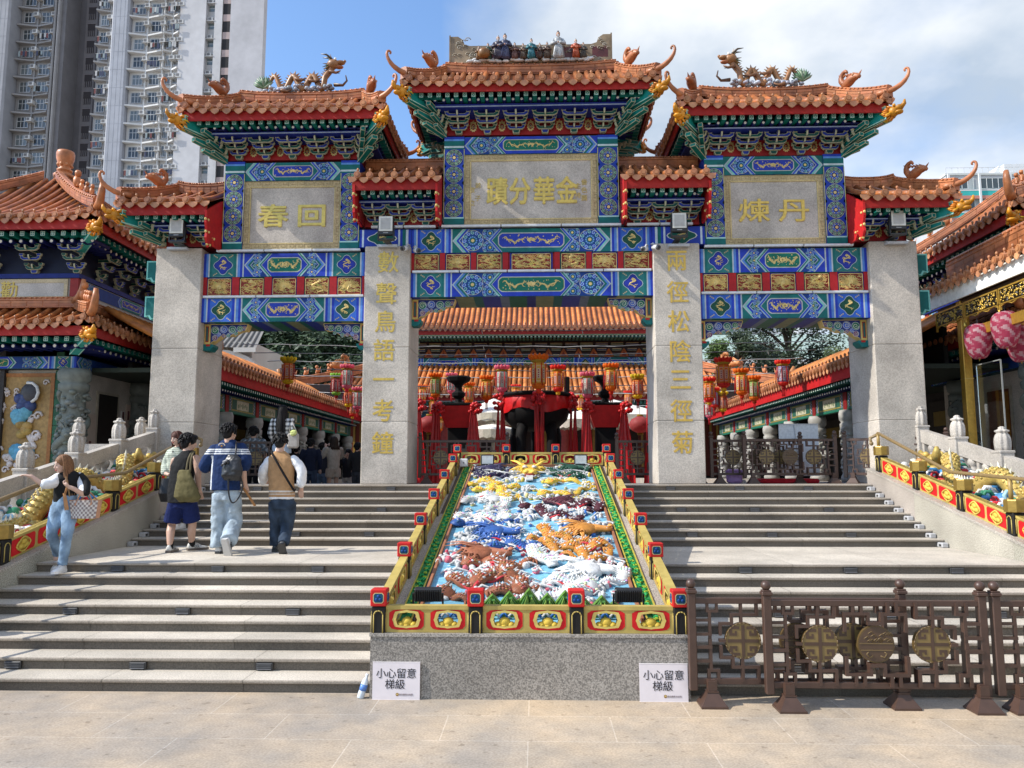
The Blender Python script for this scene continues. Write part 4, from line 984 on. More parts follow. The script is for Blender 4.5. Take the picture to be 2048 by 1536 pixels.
# painted band over the inner pillars, posts, plaques
for sx in (-1, 1):
    a, b = sorted((sx*2.47, sx*3.72)); g = MB(); g.box(a, b, BY+.0, 9.1, 6.655, 7.03, BLUE)
    y = BY-.002; cx = (a+b)/2-sx*.02
    o = a
    for wd, c in ((.06, BLUE), (.05, (.5, .6, .7)), (.07, TEAL), (.05, BLUE), (.04, (.5, .6, .7))):
        g.rect(o, o+wd, 6.66, 7.025, y, c); g.rect(a+b-o-wd, a+b-o, 6.66, 7.025, y, c); o += wd
    g.rect(o, a+b-o, 6.66, 7.025, y, (.02, .05, .36)); g.flat([(cx+(q-cx)*1.75, z) for q, z in quatre(cx, 6.84, .155)], y-.001, (.6, .62, .6)); g.flat([(cx+(q-cx)*1.75, z) for q, z in quatre(cx, 6.84, .142)], y-.002, (.006, .10, .075)); gold_coil(g, cx, 6.84, .13, y-.004, rng)
    gpart(g, 'painted_band', M_PAINT)
def post(x0, x1, z0, z1, nm):
    g = MB(); g.box(x0, x1, BY-.02, 9.05, z0, z1, (.012, .04, .30)); y = BY-.022; cx = (x0+x1)/2; w_ = x1-x0
    tb = .27; bb = .17
    g.rect(x0, x1, z1-tb, z1, y, TEAL); g.rect(x0, x1, z1-tb+.03, z1-tb+.07, y-.001, (.5, .6, .62)); g.rect(x0, x1, z1-.09, z1-.05, y-.001, (.10, .25, .62)); g.rect(x0, x1, z1-.05, z1, y-.001, BLUE)
    g.rect(x0, x1, z0, z0+bb, y, TEAL); g.rect(x0, x1, z0+bb-.03, z0+bb, y-.001, (.35, .6, .58)); 
    h = (z1-tb-z0-bb)/nm; r = min(w_*.47, h*.485)
    for k in range(nm):
        zc = z0+bb+h*(k+.5); medallion(g, cx, zc, r, y-.002)
        for sx in (-1, 1):
            for sz in (-1, 1):
                if (k == 0 and sz < 0) or (k == nm-1 and sz > 0): continue
                g.flat([(cx+sx*w_*.49, zc+sz*h*.5+.05), (cx+sx*w_*.40, zc+sz*h*.5), (cx+sx*w_*.49, zc+sz*h*.5-.05)], y-.001, GLD)
    for sx in (-1, 1): g.rect(cx+sx*w_*.5-.008, cx+sx*w_*.5+.008, z0+bb, z1-tb, y-.001, (.45, .42, .20)); 
    for face in ((x0-.001, -1), (x1+.001, 1)):      # side faces carry a plain blue and teal band
        x, s_ = face; q = [(x, BY+.0, z0+.2), (x, BY+.3, z0+.2), (x, BY+.3, z1-.3), (x, BY+.0, z1-.3)]; g.add(q, [(0,1,2,3) if s_ > 0 else (3,2,1,0)], (.02, .09, .42))
    gpart(g, 'painted_post', M_PAINT)
CP0, CP1 = 1.385, 1.80; LP = (6.40, 5.99, 3.955, 3.565)
for sx in (-1, 1):
    a, b = sorted((sx*CP0, sx*CP1)); post(a, b, 7.10, 9.0, 4)
    a, b = sorted((sx*LP[0], sx*LP[1])); post(a, b, 6.62, 8.52, 4)
    a, b = sorted((sx*LP[2], sx*LP[3])); post(a, b, 6.62, 8.52, 4)
def plaque(x0, x1, z0, z1, chars, size, xs, zc, squash=1.15, bold=.03, tall=1.):
    y = BY+.035
    g = MB(); g.box(x0, x1, y, 9.0, z0, z1, (.44, .395, .345)); f = .12
    KB = (.46, .36, .19)
    for a, b, c, d in ((x0, x1, z0, z0+f), (x0, x1, z1-f, z1), (x0, x0+f, z0+f, z1-f), (x1-f, x1, z0+f, z1-f)): g.box(a, b, y-.02, y-.001, c, d, KB)
    KD = (.30, .22, .10); KL = (.58, .46, .20)
    def meander(p0, p1, horizontal):
        n = max(4, int(abs(p1-p0)/.17)); st = (p1-p0)/n
        for k in range(n):
            a = p0+k*st
            seq = [(0, .15), (0, .85), (.82, .85), (.82, .38), (.40, .38), (.40, .6)]
            for i in range(len(seq)-1):
                (u0, v0), (u1, v1) = seq[i], seq[i+1]; yield (a+min(u0, u1)*st-.004, a+max(u0, u1)*st+.004, min(v0, v1)*f-.004, max(v0, v1)*f+.004)
    for u0, u1, v0, v1 in meander(x0, x1, True):
        g.box(u0, u1, y-.024, y-.02, z1-f+v0, z1-f+v1, KD); g.box(u0, u1, y-.024, y-.02, z0+v0, z0+v1, KD)
    for u0, u1, v0, v1 in meander(z0+f, z1-f, False):
        g.box(x0+v0, x0+v1, y-.024, y-.02, u0, u1, KD); g.box(x1-f+v0, x1-f+v1, y-.024, y-.02, u0, u1, KD)
    for a, b, c, d in ((x0+f, x1-f, z0+f, z0+f+.014), (x0+f, x1-f, z1-f-.014, z1-f), (x0+f, x0+f+.014, z0+f, z1-f), (x1-f-.014, x1-f, z0+f, z1-f)): g.box(a, b, y-.022, y-.001, c, d, KL)
    o = gpart(g, 'stone_plaque', M_GRAN)
    for c, x in zip(chars, xs): text_bm(c, size, .03, bold, 'carved_character', M_GOLD, o, T((x, y-.008, zc)) @ Sc(1, 1, tall), (.62, .43, .10), squash)
    return o
pc = plaque(-1.375, 1.375, 7.11, 8.615, '蹟分華金', .50, (-.70, -.23, .27, .74), 7.79, .92, .012, 1.22)
for tx, x, zs in (('嗇色園', 1.10, (8.0, 7.83, 7.66)), ('主持', .97, (7.92, 7.72)), ('弟子', -1.10, (7.95, 7.68)), ('敬立', -1.22, (7.86, 7.58))):
    for c, z in zip(tx, zs): text_bm(c, .13, .01, .002, 'carved_character', M_GOLD, pc, T((x, BY+.03, z)), (.52, .36, .12))
plaque(-5.985, -3.96, 6.64, 8.10, '春回', .60, (-5.37, -4.56), 7.32, 1.1, .012, .86)
plaque(3.96, 5.985, 6.64, 8.10, '煉丹', .60, (4.56, 5.37), 7.32, 1.1, .008, .86)
beam(-CP0+.004, CP0-.004, 8.62, 9.0, False, BY, yb=9.0, box=False)
for sx in (-1, 1): a, b = sorted((sx*(LP[1]-.004), sx*(LP[2]+.004))); beam(a, b, 8.105, 8.50, True, BY, yb=9.0, box=False)
# ------------------------------------------------------------------ gate roofs
br_a, br_b = None, None
def bracket(parent, M, col, H_, W_, PR, cache={}):
    key = (col, H_, W_, PR)
    if key not in cache:
        a, b = (BGA, BGB) if col == 0 else (BGB, BGA); o = bracket_mesh(a, b, H_, W_, PR).build('bracket_set', M_PAINT); cache[key] = o; o2 = o
    else: o2 = cache[key].copy(); C.objects.link(o2)
    o2.parent = parent; o2.matrix_basis = M; return o2
def gate_roof(px, rows, xw, eave, rid, hips, nb, ye=7.20, ytop=None, nrib=None, zr_px=None, flames=True, rear=True, small=False):
    """rows: photo rows of (discs, fascia foot, square rafters, round rafters, blue board foot, bracket foot); xw: wall range; eave: eave x range; rid: ridge x range"""
    d_, f_, q_, t_, b_, k_ = rows; rng = random.Random(int(px))
    W0, W1 = xw; E0, E1 = eave; yr = GYC; yb = 2*GYC-ye
    zd = at(px, d_, ye).z; zf = at(px, f_, ye+.05).z; zq = at(px, q_, ye+.15).z; zt = at(px, t_, ye+.28).z; zb = at(px, b_, ye+.36).z; zk = at(px, k_, BY).z
    zr = at(px, zr_px, yr).z
    g = MB(); r = .060; sp = .242; ze = zd-.02
    L0, L1 = hips
    slope(g, (E0, ye, ze), (E1, ye, ze), (rid[0], yr, zr), (rid[1], yr, zr), max(3, round((E1-E0)/sp)), r, rng, .3, .05 if (L0 and L1) else .02, 5)
    slope(g, (E1, yb, ze), (E0, yb, ze), (rid[1], yr, zr), (rid[0], yr, zr), max(3, round((E1-E0)/sp)), r, rng, .3, .05, 4, True)
    for flag, xe, xr_, a, b in ((L0, E0, rid[0], yb, ye), (L1, E1, rid[1], ye, yb)):
        if flag: slope(g, (xe, a, ze), (xe, b, ze), (xr_, yr, zr), (xr_, yr, zr), max(3, round((yb-ye)/sp)), r, rng, .3, .05, 4)
    # underside of the tiles
    g.add([(E0+.04, ye+.04, ze-.05), (E1-.04, ye+.04, ze-.05), (E1-.04, yb-.04, ze-.05), (E0+.04, yb-.04, ze-.05)], [(3,2,1,0)], (.012, .02, .08))
    root = gpart(g, 'tiled_roof', M_GLAZE); S = lambda g, n, m: gpart(g, n, m, root)
    # fascia
    g = MB(); g.box(E0+(.06 if L0 else .0), E1-(.06 if L1 else .0), ye+.045, ye+.075, zf, ze-.03, (.30, .016, .012))
    S(g, 'red_fascia', M_PAINT)
    g = MB(); g.box(E0+.06, E1-.06, yb-.075, yb-.045, zf, ze-.03, (.30, .016, .012)); S(g, 'red_fascia', M_PAINT)
    for flag, xe, s_ in ((L0, E0, 1), (L1, E1, -1)):
        if flag: g = MB(); g.box(xe+s_*.045, xe+s_*.075, ye+.08, yb-.08, zf, ze-.03, (.30, .016, .012)); S(g, 'red_fascia', M_PAINT)
    # rafters
    g = MB(); xa = E0+.34 if L0 else W0+.12; xb = E1-.34 if L1 else W1-.12; n = max(3, round((xb-xa)/.175))
    for k in range(n+1):
        x = xa+(xb-xa)*k/n; g.box(x-.042, x+.042, ye+.14, ye+.75, zq-.045, zq+.05, (.006, .14, .115)); g.rect(x-.040, x+.040, zq-.042, zq+.046, ye+.138, (.42, .55, .48)); g.rect(x-.030, x+.030, zq-.032, zq+.036, ye+.137, (.008, .12, .10))
        for s_ in (-1, 1): g.flat([(x-.028, zq+.002-s_*.03), (x-.022, zq+.002-s_*.034), (x+.028, zq+.002+s_*.03), (x+.022, zq+.002+s_*.034)], ye+.1365, (.40, .55, .47))
    for k in range(n+1):
        x = xa+(xb-xa)*(k+.5)/n if k < n else xb-.02; g.tube([(x, ye+.27, zt), (x, ye+.8, zt+.03)], .042, NAVY, 8, True, False); g.tube([(x, ye+.262, zt), (x, ye+.272, zt)], .026, (.62, .62, .58), 8, True, False)
    for flag, xe, s_ in ((L0, E0, 1), (L1, E1, -1)):
        if flag:
            m_ = round((yb-ye-.6)/.175)
            for k in range(m_+1):
                y = ye+.3+(yb-ye-.6)*k/m_; g.box(xe+s_*.14, xe+s_*.75, y-.042, y+.042, zq-.045, zq+.05, (.006, .14, .115)); g.box(xe+s_*.135, xe+s_*.141, y-.032, y+.032, zq-.033, zq+.038, (.40, .52, .45)); g.tube([(xe+s_*.27, y+.08, zt), (xe+s_*.8, y+.08, zt+.03)], .042, NAVY, 7, True, False)
    S(g, 'rafters', M_PAINT)
    g = MB(); yi = ye+.36; x0_, x1_ = (W0-.30 if L0 else W0), (W1+.30 if L1 else W1)
    g.box(x0_, x1_, yi, 2*GYC-yi, zb, max(zt-.045, zb+.03), (.008, .018, .17)); g.box(x0_-.0, x1_, yi-.012, yi, zb+.01, zb+.03, (.25, .3, .4))
    g.box(W0+.02, W1-.02, BY+.03, 9.0, zk, zb, (.26, .014, .014))
    if not L0: g.box(W0, W0+.02, yi, 8.9, zk, zb, (.2, .01, .01))
    nf = nb
    S(g, 'blue_eaves_beam', M_PAINT)
    if flames:
        gap = (W1-W0)/nb
        for k in range(1, nb): g = MB(); flame(g, W0+gap*k, zk+.17, BY+.026, .13); S(g, 'flame_motif', M_GOLD)
    Hh = (zb-zk)*.98; gap = (W1-W0)/nb
    for k in range(nb):
        x = W0+gap*(k+.5); bracket(root, T((x, BY+.03, zk)), k % 2, round(Hh, 3), .25 if gap > .5 else .21, .42)
    # corners
    for flag, xw_, xe, s_ in ((L0, W0, E0, -1), (L1, W1, E1, 1)):
        if not flag: continue
        for (yw, ye_, t_) in ((BY, ye, -1), (9.13, yb, 1)):
            g = MB()
            dx, dy = xe-xw_, ye_-yw
            A = Vector((xw_+s_*.02, yw+t_*.02, zt-.02)); B = Vector((xe-dx*.06, ye_-dy*.06, zf-.03))
            obeam(g, A, B, .19, .25, (.005, .20, .175), (.30, .55, .50), .012)
            g.tube([A+Vector((0,0,-.12)), B-(B-A)*.12+Vector((0,0,-.12))], .035, (.35, .16, .12), 6)
            for i, (e, zz, hh) in enumerate(((.90, zb+.01, .17), (.70, zb-.15, .15), (.50, zb-.30, .12))):
                if zz < zk+.02: continue
                P0 = Vector((xw_, yw, zz-.05)); P1 = Vector((xw_+dx*e, yw+dy*e, zz+.02)); obeam(g, P0, P1, .12, hh, (.005, .17, .15), (.42, .42, .29), .008, hh*.5)
                for fx, fy in ((.42, 1.0), (1.0, .42)):
                    P1 = Vector((xw_+dx*e*fx*.9, yw+dy*e*fy*.9, zz)); obeam(g, P0, P1, .085, hh*.8, (.004, .12, .105), (.40, .40, .28), .006, hh*.45)
            S(g, 'corner_beam', M_PAINT)
            g = MB(); gold_head(g, B+Vector((dx, dy, 0)).normalized()*.06, (dx, dy, .10), .85); S(g, 'dragon_head', M_GLAZE)
            bracket(root, T((xw_, yw, zk)) @ Rz(math.atan2(dy, dx)+math.pi/2), 1, round(Hh, 3), .22, .42)
    # ridges
    g = MB(); rh = .26 if not small else .27; zb_ = zr-.06
    xs = [rid[0]+(rid[1]-rid[0])*k/8 for k in range(9)]
    ridge(g, [(x, yr, zb_+.07*(abs(2*(x-rid[0])/(rid[1]-rid[0])-1)**3 if (L0 or L1) else 0)) for x in xs], .10, rh, rng)
    for flag, xr_, xe, s_ in ((L0, rid[0], E0, -1), (L1, rid[1], E1, 1)):
        if not flag: continue
        zz = zb_+.07
        for ye_ in (ye, yb):
            p0 = Vector((xr_, yr, zz)); p1 = Vector((xe, ye_, ze+.07)); pts = []
            for k in range(6):
                t = k/5; p = p0.lerp(p1, t); p.z = zz+(ze+.08-zz)*(1.35*t-.35*t*t); pts.append(p)
            ridge(g, pts, .075, .24, rng, True)
            dd = (xe-xr_, ye_-yr); q = pts[-1]+Vector((0, 0, .12)); curl(g, q, (dd[0], dd[1]*.25), .80)
            chiwen(g, p0.lerp(p1, .38)+Vector((0, 0, .26)), dd, .8)
    S(g, 'roof_ridge', M_GLAZE)
    return root, (zd, zf, zq, zt, zb, zk, zr)
EC = (-2.53, 2.53)
c_root, cz_ = gate_roof(1066, (158, 181, 188, 198, 213, 268), (-1.80, 1.80), EC, (-1.85, 1.85), (True, True), 6, zr_px=147)
EL = (-7.02, -2.95); l_root, lz_ = gate_roof(565, (212, 238, 243, 254, 267, 318), (-6.40, -3.565), EL, (-6.35, -3.62), (True, True), 5, zr_px=203)
# the right one mirrors the left
lz = dict(zip('dfqtbkr', lz_))
r_root, _ = gate_roof(1580, (203, 229, 235, 246, 258, 311), (3.565, 6.40), (2.95, 7.02), (3.62, 6.35), (True, True), 5, zr_px=195)
for px, sx in ((797, -1), (1338, 1)):
    a, b = sorted((sx*1.83, sx*3.54)); gate_roof(px, (351, 379, 384, 392, 405, 452) if sx < 0 else (347, 376, 381, 389, 402, 449), (a+.08, b-.08), (a, b), (a, b), (False, False), 3, ye=7.28, zr_px=338 if sx < 0 else 334, small=True)
rr_ = ((330, (400, 428, 432, 441, 452, 492)), (1790, (389, 417, 421, 430, 441, 483)))
for (px, rows), sx in zip(rr_, (-1, 1)):
    if sx < 0: gate_roof(px, rows, (-7.62, -6.46), (-8.22, -6.44), (-7.62, -6.44), (True, False), 2, ye=7.28, zr_px=386, small=True)
    else: gate_roof(px, rows, (6.46, 7.62), (6.44, 8.22), (6.44, 7.62), (False, True), 2, ye=7.28, zr_px=376, small=True)
# red barge boards with gilt studs where small roofs meet the posts
def barge(x, ztop, zbot, ye=7.30):
    g = MB(); pts = [(ye, ztop), (ye-.01, ztop-.25), (ye+.05, ztop-.42), (ye+.02, ztop-.55), (ye+.14, ztop-.72), (ye+.30, zbot+.10), (ye+.42, zbot), (8.05, zbot), (8.05, ztop+.45)]
    vs = [(x-.022, a, b) for a, b in pts]+[(x+.022, a, b) for a, b in pts]; n = len(pts)
    g.add(vs, [tuple(range(n)), tuple(range(2*n-1, n-1, -1))]+[(i, i+n, (i+1) % n+n, (i+1) % n) for i in range(n)], (.42, .014, .014))
    for a, b in ((ye, ztop-.18), (ye+.04, ztop-.42), (ye+.12, ztop-.66), (ye+.30, zbot+.14)):
        g.ball((x, a-.005, b), .03, PGOLD, 6, 4)
        for s_ in (-1, 1): g.ball((x+s_*.024, a+.07, b), .028, PGOLD, 6, 4)
    gpart(g, 'barge_board', M_PAINT)
for sx in (-1, 1):
    barge(sx*1.86, 7.70, 7.08); barge(sx*3.50, 7.70, 7.08); barge(sx*6.44, 7.22, 6.60)
# figures and dragons on the ridges
def ridge_dragon(x0, x1, z, y, f):
    g = MB(); rng = random.Random(9); OR = (.30, .14, .055); SIL = (.33, .35, .40)
    L_ = x1-x0; n = 60; pts = []
    for i in range(n+1):
        t = i/n; pts.append((x0+L_*t, y+.03*math.sin(t*20), z+.20+.17*math.cos(t*2*math.pi*3.5+math.pi)*(1 if t < .9 else 0)+(.0 if t < .86 else 2.6*(t-.86))))
    rr = [.03+.036*min(1, i/25) for i in range(n+1)]
    g.tube(pts, rr, [vary(OR, rng) for i in range(n) for k in range(8)]+[OR, OR], 8)
    for i in range(2, n, 1):
        x, yy, zz = pts[i]; dz = pts[min(i+1, n)][2]-pts[i-1][2]; dx = pts[min(i+1, n)][0]-pts[i-1][0]; l = math.hypot(dx, dz) or 1; nx, nz = -dz/l*(1 if dx > 0 else -1), abs(dx)/l
        g.spike((x+nx*rr[i]*.8, yy, zz+nz*rr[i]*.8), (x+nx*(rr[i]+.07), yy, zz+nz*(rr[i]+.07)), .028, (.30, .15, .08) if i % 2 else (.45, .28, .15), 4)
    hx, hz = pts[-1][0]+f*.02, pts[-1][2]+.06
    g.ball((hx, y, hz), (.14, .11, .11), OR, 9, 7); g.ball((hx+f*.15, y, hz+.03), (.12, .08, .05), OR, 8, 5); g.ball((hx+f*.13, y, hz-.07), (.10, .07, .04), (.35, .12, .05), 8, 5); g.ball((hx+f*.25, y, hz+.06), .035, OR, 6, 5); g.ball((hx+f*.06, y-.08, hz+.08), .03, WHITE, 6, 4)
    for k in range(16):
        a = rng.uniform(1.2, 5.0); e = rng.uniform(.12, .24); b = Vector((hx-f*.05, y+rng.uniform(-.06, .06), hz)); d = Vector((-f*abs(math.cos(a)), rng.uniform(-.3, .3), math.sin(a)*.9))
        g.spike(b, b+d*e, .035, (.10, .13, .06) if k % 2 else (.28, .16, .06), 4)
    for s_ in (-1, 1): g.tube([(hx-f*.02, y+s_*.05, hz+.09), (hx-f*.14, y+s_*.07, hz+.19), (hx-f*.26, y+s_*.08, hz+.20)], [.028, .022, .006], (.08, .06, .04), 5)
    tx = pts[0][0]
    for k in range(12):
        a = math.pi*(.15+.75*k/11); g.tube([(tx, y, z+.10), (tx-f*.0+.16*math.cos(a), y+.02*(k % 3-1), z+.10+.17*math.sin(a)), (tx+.25*math.cos(a+.1), y, z+.10+.29*math.sin(a))], [.03, .035, .004], (.10, .20, .10) if k % 2 else (.24, .30, .20), 4)
    for k in range(110):
        g.ball((x0+L_*rng.uniform(.02, 1.03), y+rng.uniform(-.10, .10), z+rng.uniform(.0, .17)*rng.random()), (rng.uniform(.03, .065), .05, rng.uniform(.025, .05)), vary(SIL, rng, .3), 6, 4)
    for t in (.28, .48, .68, .97):
        i = int(t*n); p = Vector(pts[i]); q = p+Vector((f*.16, -.10, -.10)); g.tube([p, p+Vector((f*.05, -.12, -.08)), q, q+Vector((f*.10, 0, .05))], [.045, .04, .03, .01], (.20, .09, .04), 5)
        for k in range(3): g.spike(q, q+Vector((f*.09, -.02+.03*k, -.03+.05*k)), .016, (.03, .03, .03), 4)
    g.tube([(pts[-1][0]+f*.05, y, z+.15), (pts[-1][0]+f*.25, y-.03, z+.12), (pts[-1][0]+f*.34, y-.04, z+.22), (pts[-1][0]+f*.31, y-.04, z+.34)], [.045, .03, .022, .012], (.12, .06, .03), 5)
    return g
for sx, root, zz in ((-1, l_root, at(565, 183, GYC).z-.24), (1, r_root, at(1580, 172, GYC).z-.24)):
    if sx < 0: g = ridge_dragon(-5.85, -4.35, zz+.24, GYC, 1)
    else: g = ridge_dragon(5.85, 4.35, zz+.24, GYC, -1)
    o = gpart(g, 'ridge_dragon', M_GLAZE, root); o['label'] = 'orange glazed dragon on silver clouds, facing the centre'
g = MB(); zz = at(1066, 128, GYC).z; xl, xr_ = -1.74, 1.74; BD = (.27, .20, .125)
tops = [(xl, .62), (xl+.16, .62), (xl+.27, .54), (xl+.30, .44), (xl+.42, .40), (xr_-.42, .40), (xr_-.30, .44), (xr_-.27, .54), (xr_-.16, .62), (xr_, .62)]
g.prism([(xl, zz), (xr_, zz)]+[(a, zz+b) for a, b in tops[::-1]], GYC-.07, GYC+.07, BD)
rng = random.Random(12)
for k in range(70):
    x = rng.uniform(xl+.06, xr_-.06); e = abs(x) > 1.35; z = zz+rng.uniform(.05, .55 if e else .35); s = rng.uniform(.03, .06)
    g.tube([(x+s*(1-t/8)*math.cos(t*.9)*1.3, GYC-.075, z+s*(1-t/8)*math.sin(t*.9)) for t in range(8)], .010, (.50, .48, .42) if k % 3 else (.35, .30, .22), 4)
for k in range(60): g.ball((rng.uniform(-1.35, 1.35), GYC-.12, zz+rng.uniform(0, .06)), (.07, .05, .03), (.62, .62, .62), 6, 4)
for k in range(5): x = xl+.6+k*.62; g.rect(x, x+.34, zz+.1, zz+.34, GYC-.0715, (.12, .03, .03))
g.box(xl-.03, xl, GYC-.09, GYC+.09, zz, zz+.64, (.22, .16, .1)); g.box(xr_, xr_+.03, GYC-.09, GYC+.09, zz, zz+.64, (.22, .16, .1))
board = gpart(g, 'figure_board', M_GLAZE, c_root)
def statuette(x, h, robe, top, y=GYC-.16, lean=0):
    g = MB(); z0 = zz+.04
    g.lathe([(h*.20, 0), (h*.21, h*.1), (h*.17, h*.35), (h*.13, h*.55), (h*.16, h*.66), (h*.14, h*.74), (h*.05, h*.79), (h*.045, h*.82)], x, y, z0, robe, 10, True, 5, .10, .7)
    for k in range(7): a = -.8+k*.27; g.tube([(x+h*.1*math.sin(a), y-h*.09, z0+h*.6), (x+h*.16*math.sin(a), y-h*.13, z0+h*.3), (x+h*.21*math.sin(a), y-h*.14, z0+.01)], h*.018, tuple(min(1, c*1.4) for c in robe), 4)
    g.ball((x, y-.01, z0+h*.88), (h*.072, h*.075, h*.09), (.45, .26, .17), 8, 7); g.ball((x, y+.01, z0+h*.94), (h*.075, h*.08, h*.07), top, 8, 5); g.ball((x, y, z0+h*1.01), (h*.03, h*.03, h*.04), top, 6, 4)
    for s_ in (-1, 1): g.tube([(x+s_*h*.14, y, z0+h*.70), (x+s_*h*.22, y-h*.05, z0+h*.52), (x+s_*h*.06, y-h*.18, z0+h*.50)], [h*.06, h*.075, h*.05], robe, 6)
    g.ball((x, y-h*.19, z0+h*.50), h*.035, (.45, .26, .17), 6, 4); g.spike((x, y-h*.11, z0+h*.83), (x, y-h*.13, z0+h*.68), h*.03, (.6, .6, .6), 5)
    gpart(g, 'statuette', M_GLAZE, board)
for x, h, rb, tp in ((-1.12, .30, (.16, .08, .03), BLACK), (-.92, .36, (.04, .07, .045), BLACK), (-.70, .52, (.04, .035, .06), (.3, .3, .32)), (-.55, .56, (.045, .05, .10), BLACK), (-.34, .36, (.12, .06, .05), BLACK), (-.16, .34, (.10, .07, .05), BLACK),
                     (.02, .44, (.03, .16, .20), BLACK), (.20, .34, (.08, .05, .04), BLACK), (.36, .36, (.10, .06, .04), BLACK), (.60, .60, (.40, .42, .44), (.08, .05, .04)), (.98, .42, (.38, .07, .025), (.4, .4, .38)), (1.14, .34, (.07, .06, .05), BLACK)): statuette(x, h, rb, tp)
g = MB(); g.lathe([(.08, 0), (.13, .05), (.14, .14), (.12, .18)], -1.0, GYC-.2, zz+.04, (.22, .10, .03), 10); gpart(g, 'statuette_basket', M_GLAZE, board)
# ------------------------------------------------------------------ floodlights, lamp bars and cameras on the gate
def gate_flood():
    g = MB(); g.bbox(-.15, .15, -.06, .06, .10, .48, (.012, .012, .013), .012); g.push(T((0, -.06, .32)) @ Rx(0))
    g.box(-.135, .135, -.014, 0, -.15, .15, (.56, .55, .50)); g.box(-.10, .10, -.018, -.013, -.115, .115, (.36, .35, .33)); g.pop()
    for s_ in (-1, 1): g.box(s_*.155-.012, s_*.155+.012, -.03, .03, .0, .30, (.012, .012, .013))
    g.box(-.165, .165, -.05, .05, -.0, .03, (.012, .012, .013)); g.box(-.06, .06, .05, .62, .0, .03, (.012, .012, .013)); g.box(-.05, .05, -.065, -.06, .13, .145, (.3, .3, .3)); g.box(-.10, .10, .06, .10, .18, .40, (.012, .012, .013)); return g
nm = ['outer left', 'inner left', 'inner right', 'outer right']
fl = None
for k, (px, py) in enumerate(((365, 486), (777, 484), (1355, 480), (1786, 479))):
    x = at(px, py, 7.80).x
    g = None
    if fl is None: fl = gate_flood().build('floodlight', M_METAL); o = fl
    else: o = dup(fl)
    o.location = (x, 8.10 if k in (1, 2) else 7.99, PTOP+.001); o.location.y = 7.58
    o.rotation_euler = (0, 0, 0); tag(o, 'black square floodlight with pale glass on top of the %s granite pillar' % nm[k], 'floodlight', 'floodlights on the gate pillars')
    g = MB(); g.bbox(-.21, .21, -.13, .0, 0, .055, (.42, .45, .50), .008); g.box(-.19, .19, -.12, -.01, -.004, 0, (.30, .31, .33)); g.box(-.19, -.16, -.02, .02, .055, .09, (.4, .4, .42))
    if k == 0: lb = g.build('lamp_bar', M_METAL); o = lb
    else: o = dup(lb)
    xs_ = (357, 776, 1358, 1793)[k]; q = at(xs_, (496, 492, 492, 488)[k], GY0-.06); o.location = (q.x, GY0-.001, q.z-.03); tag(o, 'grey metal lamp bar fixed across the head of the %s granite pillar' % nm[k], 'lamp bar', 'lamp bars on the gate pillars')
cc_ = None
for k, (px, py, nm_) in enumerate(((812, 497, 'left of the pair at the inner left pillar'), (833, 501, 'right of the pair at the inner left pillar'), (1291, 499, 'left of the pair at the inner right pillar'), (1311, 496, 'right of the pair at the inner right pillar'))):
    if cc_ is None:
        g = MB(); g.tube([(0, .06, .035), (0, -.12, -.02)], .052, (.58, .59, .60), 12); g.tube([(0, -.12, -.02), (0, -.15, -.03)], [.055, .05], (.10, .10, .11), 12); g.ball((0, -.15, -.03), .03, (.01, .01, .012), 8, 5); g.tube([(0, .02, .05), (0, .08, .12), (0, .16, .12)], .02, (.5, .5, .5), 6)
        cc_ = g.build('security_camera', M_PLAST); o = cc_
    else: o = dup(cc_)
    q = at(px, py, GY0-.14); o.location = (q.x, GY0-.12, q.z); o.rotation_euler = (0, 0, (-.35, .5, -.5, .35)[k]); tag(o, 'white security camera, %s' % nm_, 'camera', 'security cameras on the gate')
# ------------------------------------------------------------------ balustrades beside the stairs
BS = .215
def wz(y): return .53+BS*y
bshear = Matrix(((1,0,0,0),(0,1,0,0),(BS,0,1,0),(0,0,0,1)))
def yz_prism(g, pts, x0, x1, col):
    vs = [(x0, a, b) for a, b in pts]+[(x1, a, b) for a, b in pts]; n = len(pts)
    g.add(vs, [tuple(range(n)), tuple(range(2*n-1, n-1, -1))]+[(i, i+n, (i+1) % n+n, (i+1) % n) for i in range(n)], col)
def solid_panel(L_, h, t):
    g = MB(); g.box(0, L_, -t/2, t/2, 0, h, PG); g.box(-.0, L_, -t/2-.012, t/2+.012, h-.03, h, PG)
    for q in range(2):
        a, b = L_*(.035+.49*q), L_*(.475+.49*q); cx, cz = (a+b)/2, h*.47
        for s_ in (-1, 1):
            pl = rrect(a, b, h*.10, h*.84, .03); yy = s_*(t/2+.003)
            vs = [(x, yy, z) for x, z in pl]; g.add(vs, [tuple(range(len(vs)))] if s_ < 0 else [tuple(range(len(vs)-1, -1, -1))], CRIM)
            g.push(T((cx, yy, cz)) @ (Rz(math.pi) if s_ > 0 else Matrix()))
            w_, h2 = (b-a)*.26, h*.30
            for k in range(16):
                t0, t1 = 2*math.pi*k/16, 2*math.pi*(k+1)/16; r0, r1 = 1+.1*math.cos(4*t0), 1+.1*math.cos(4*t1)
                g.tube([(w_*r0*math.cos(t0), -.006, h2*r0*math.sin(t0)), (w_*r1*math.cos(t1), -.006, h2*r1*math.sin(t1))], .012, (.62, .46, .10), 4)
            g.ball((0, 0, 0), (w_*.92, .012, h2*.92), (.40, .25, .035), 12, 6)
            for dx, dz, rr in ((0, .35, .42), (-.42, -.25, .40), (.42, -.25, .40), (0, -.35, .34)): g.ball((dx*w_, -.010, dz*h2), (rr*w_, .022, rr*h2), (.60, .42, .07), 7, 5)
            g.pop()
    return g
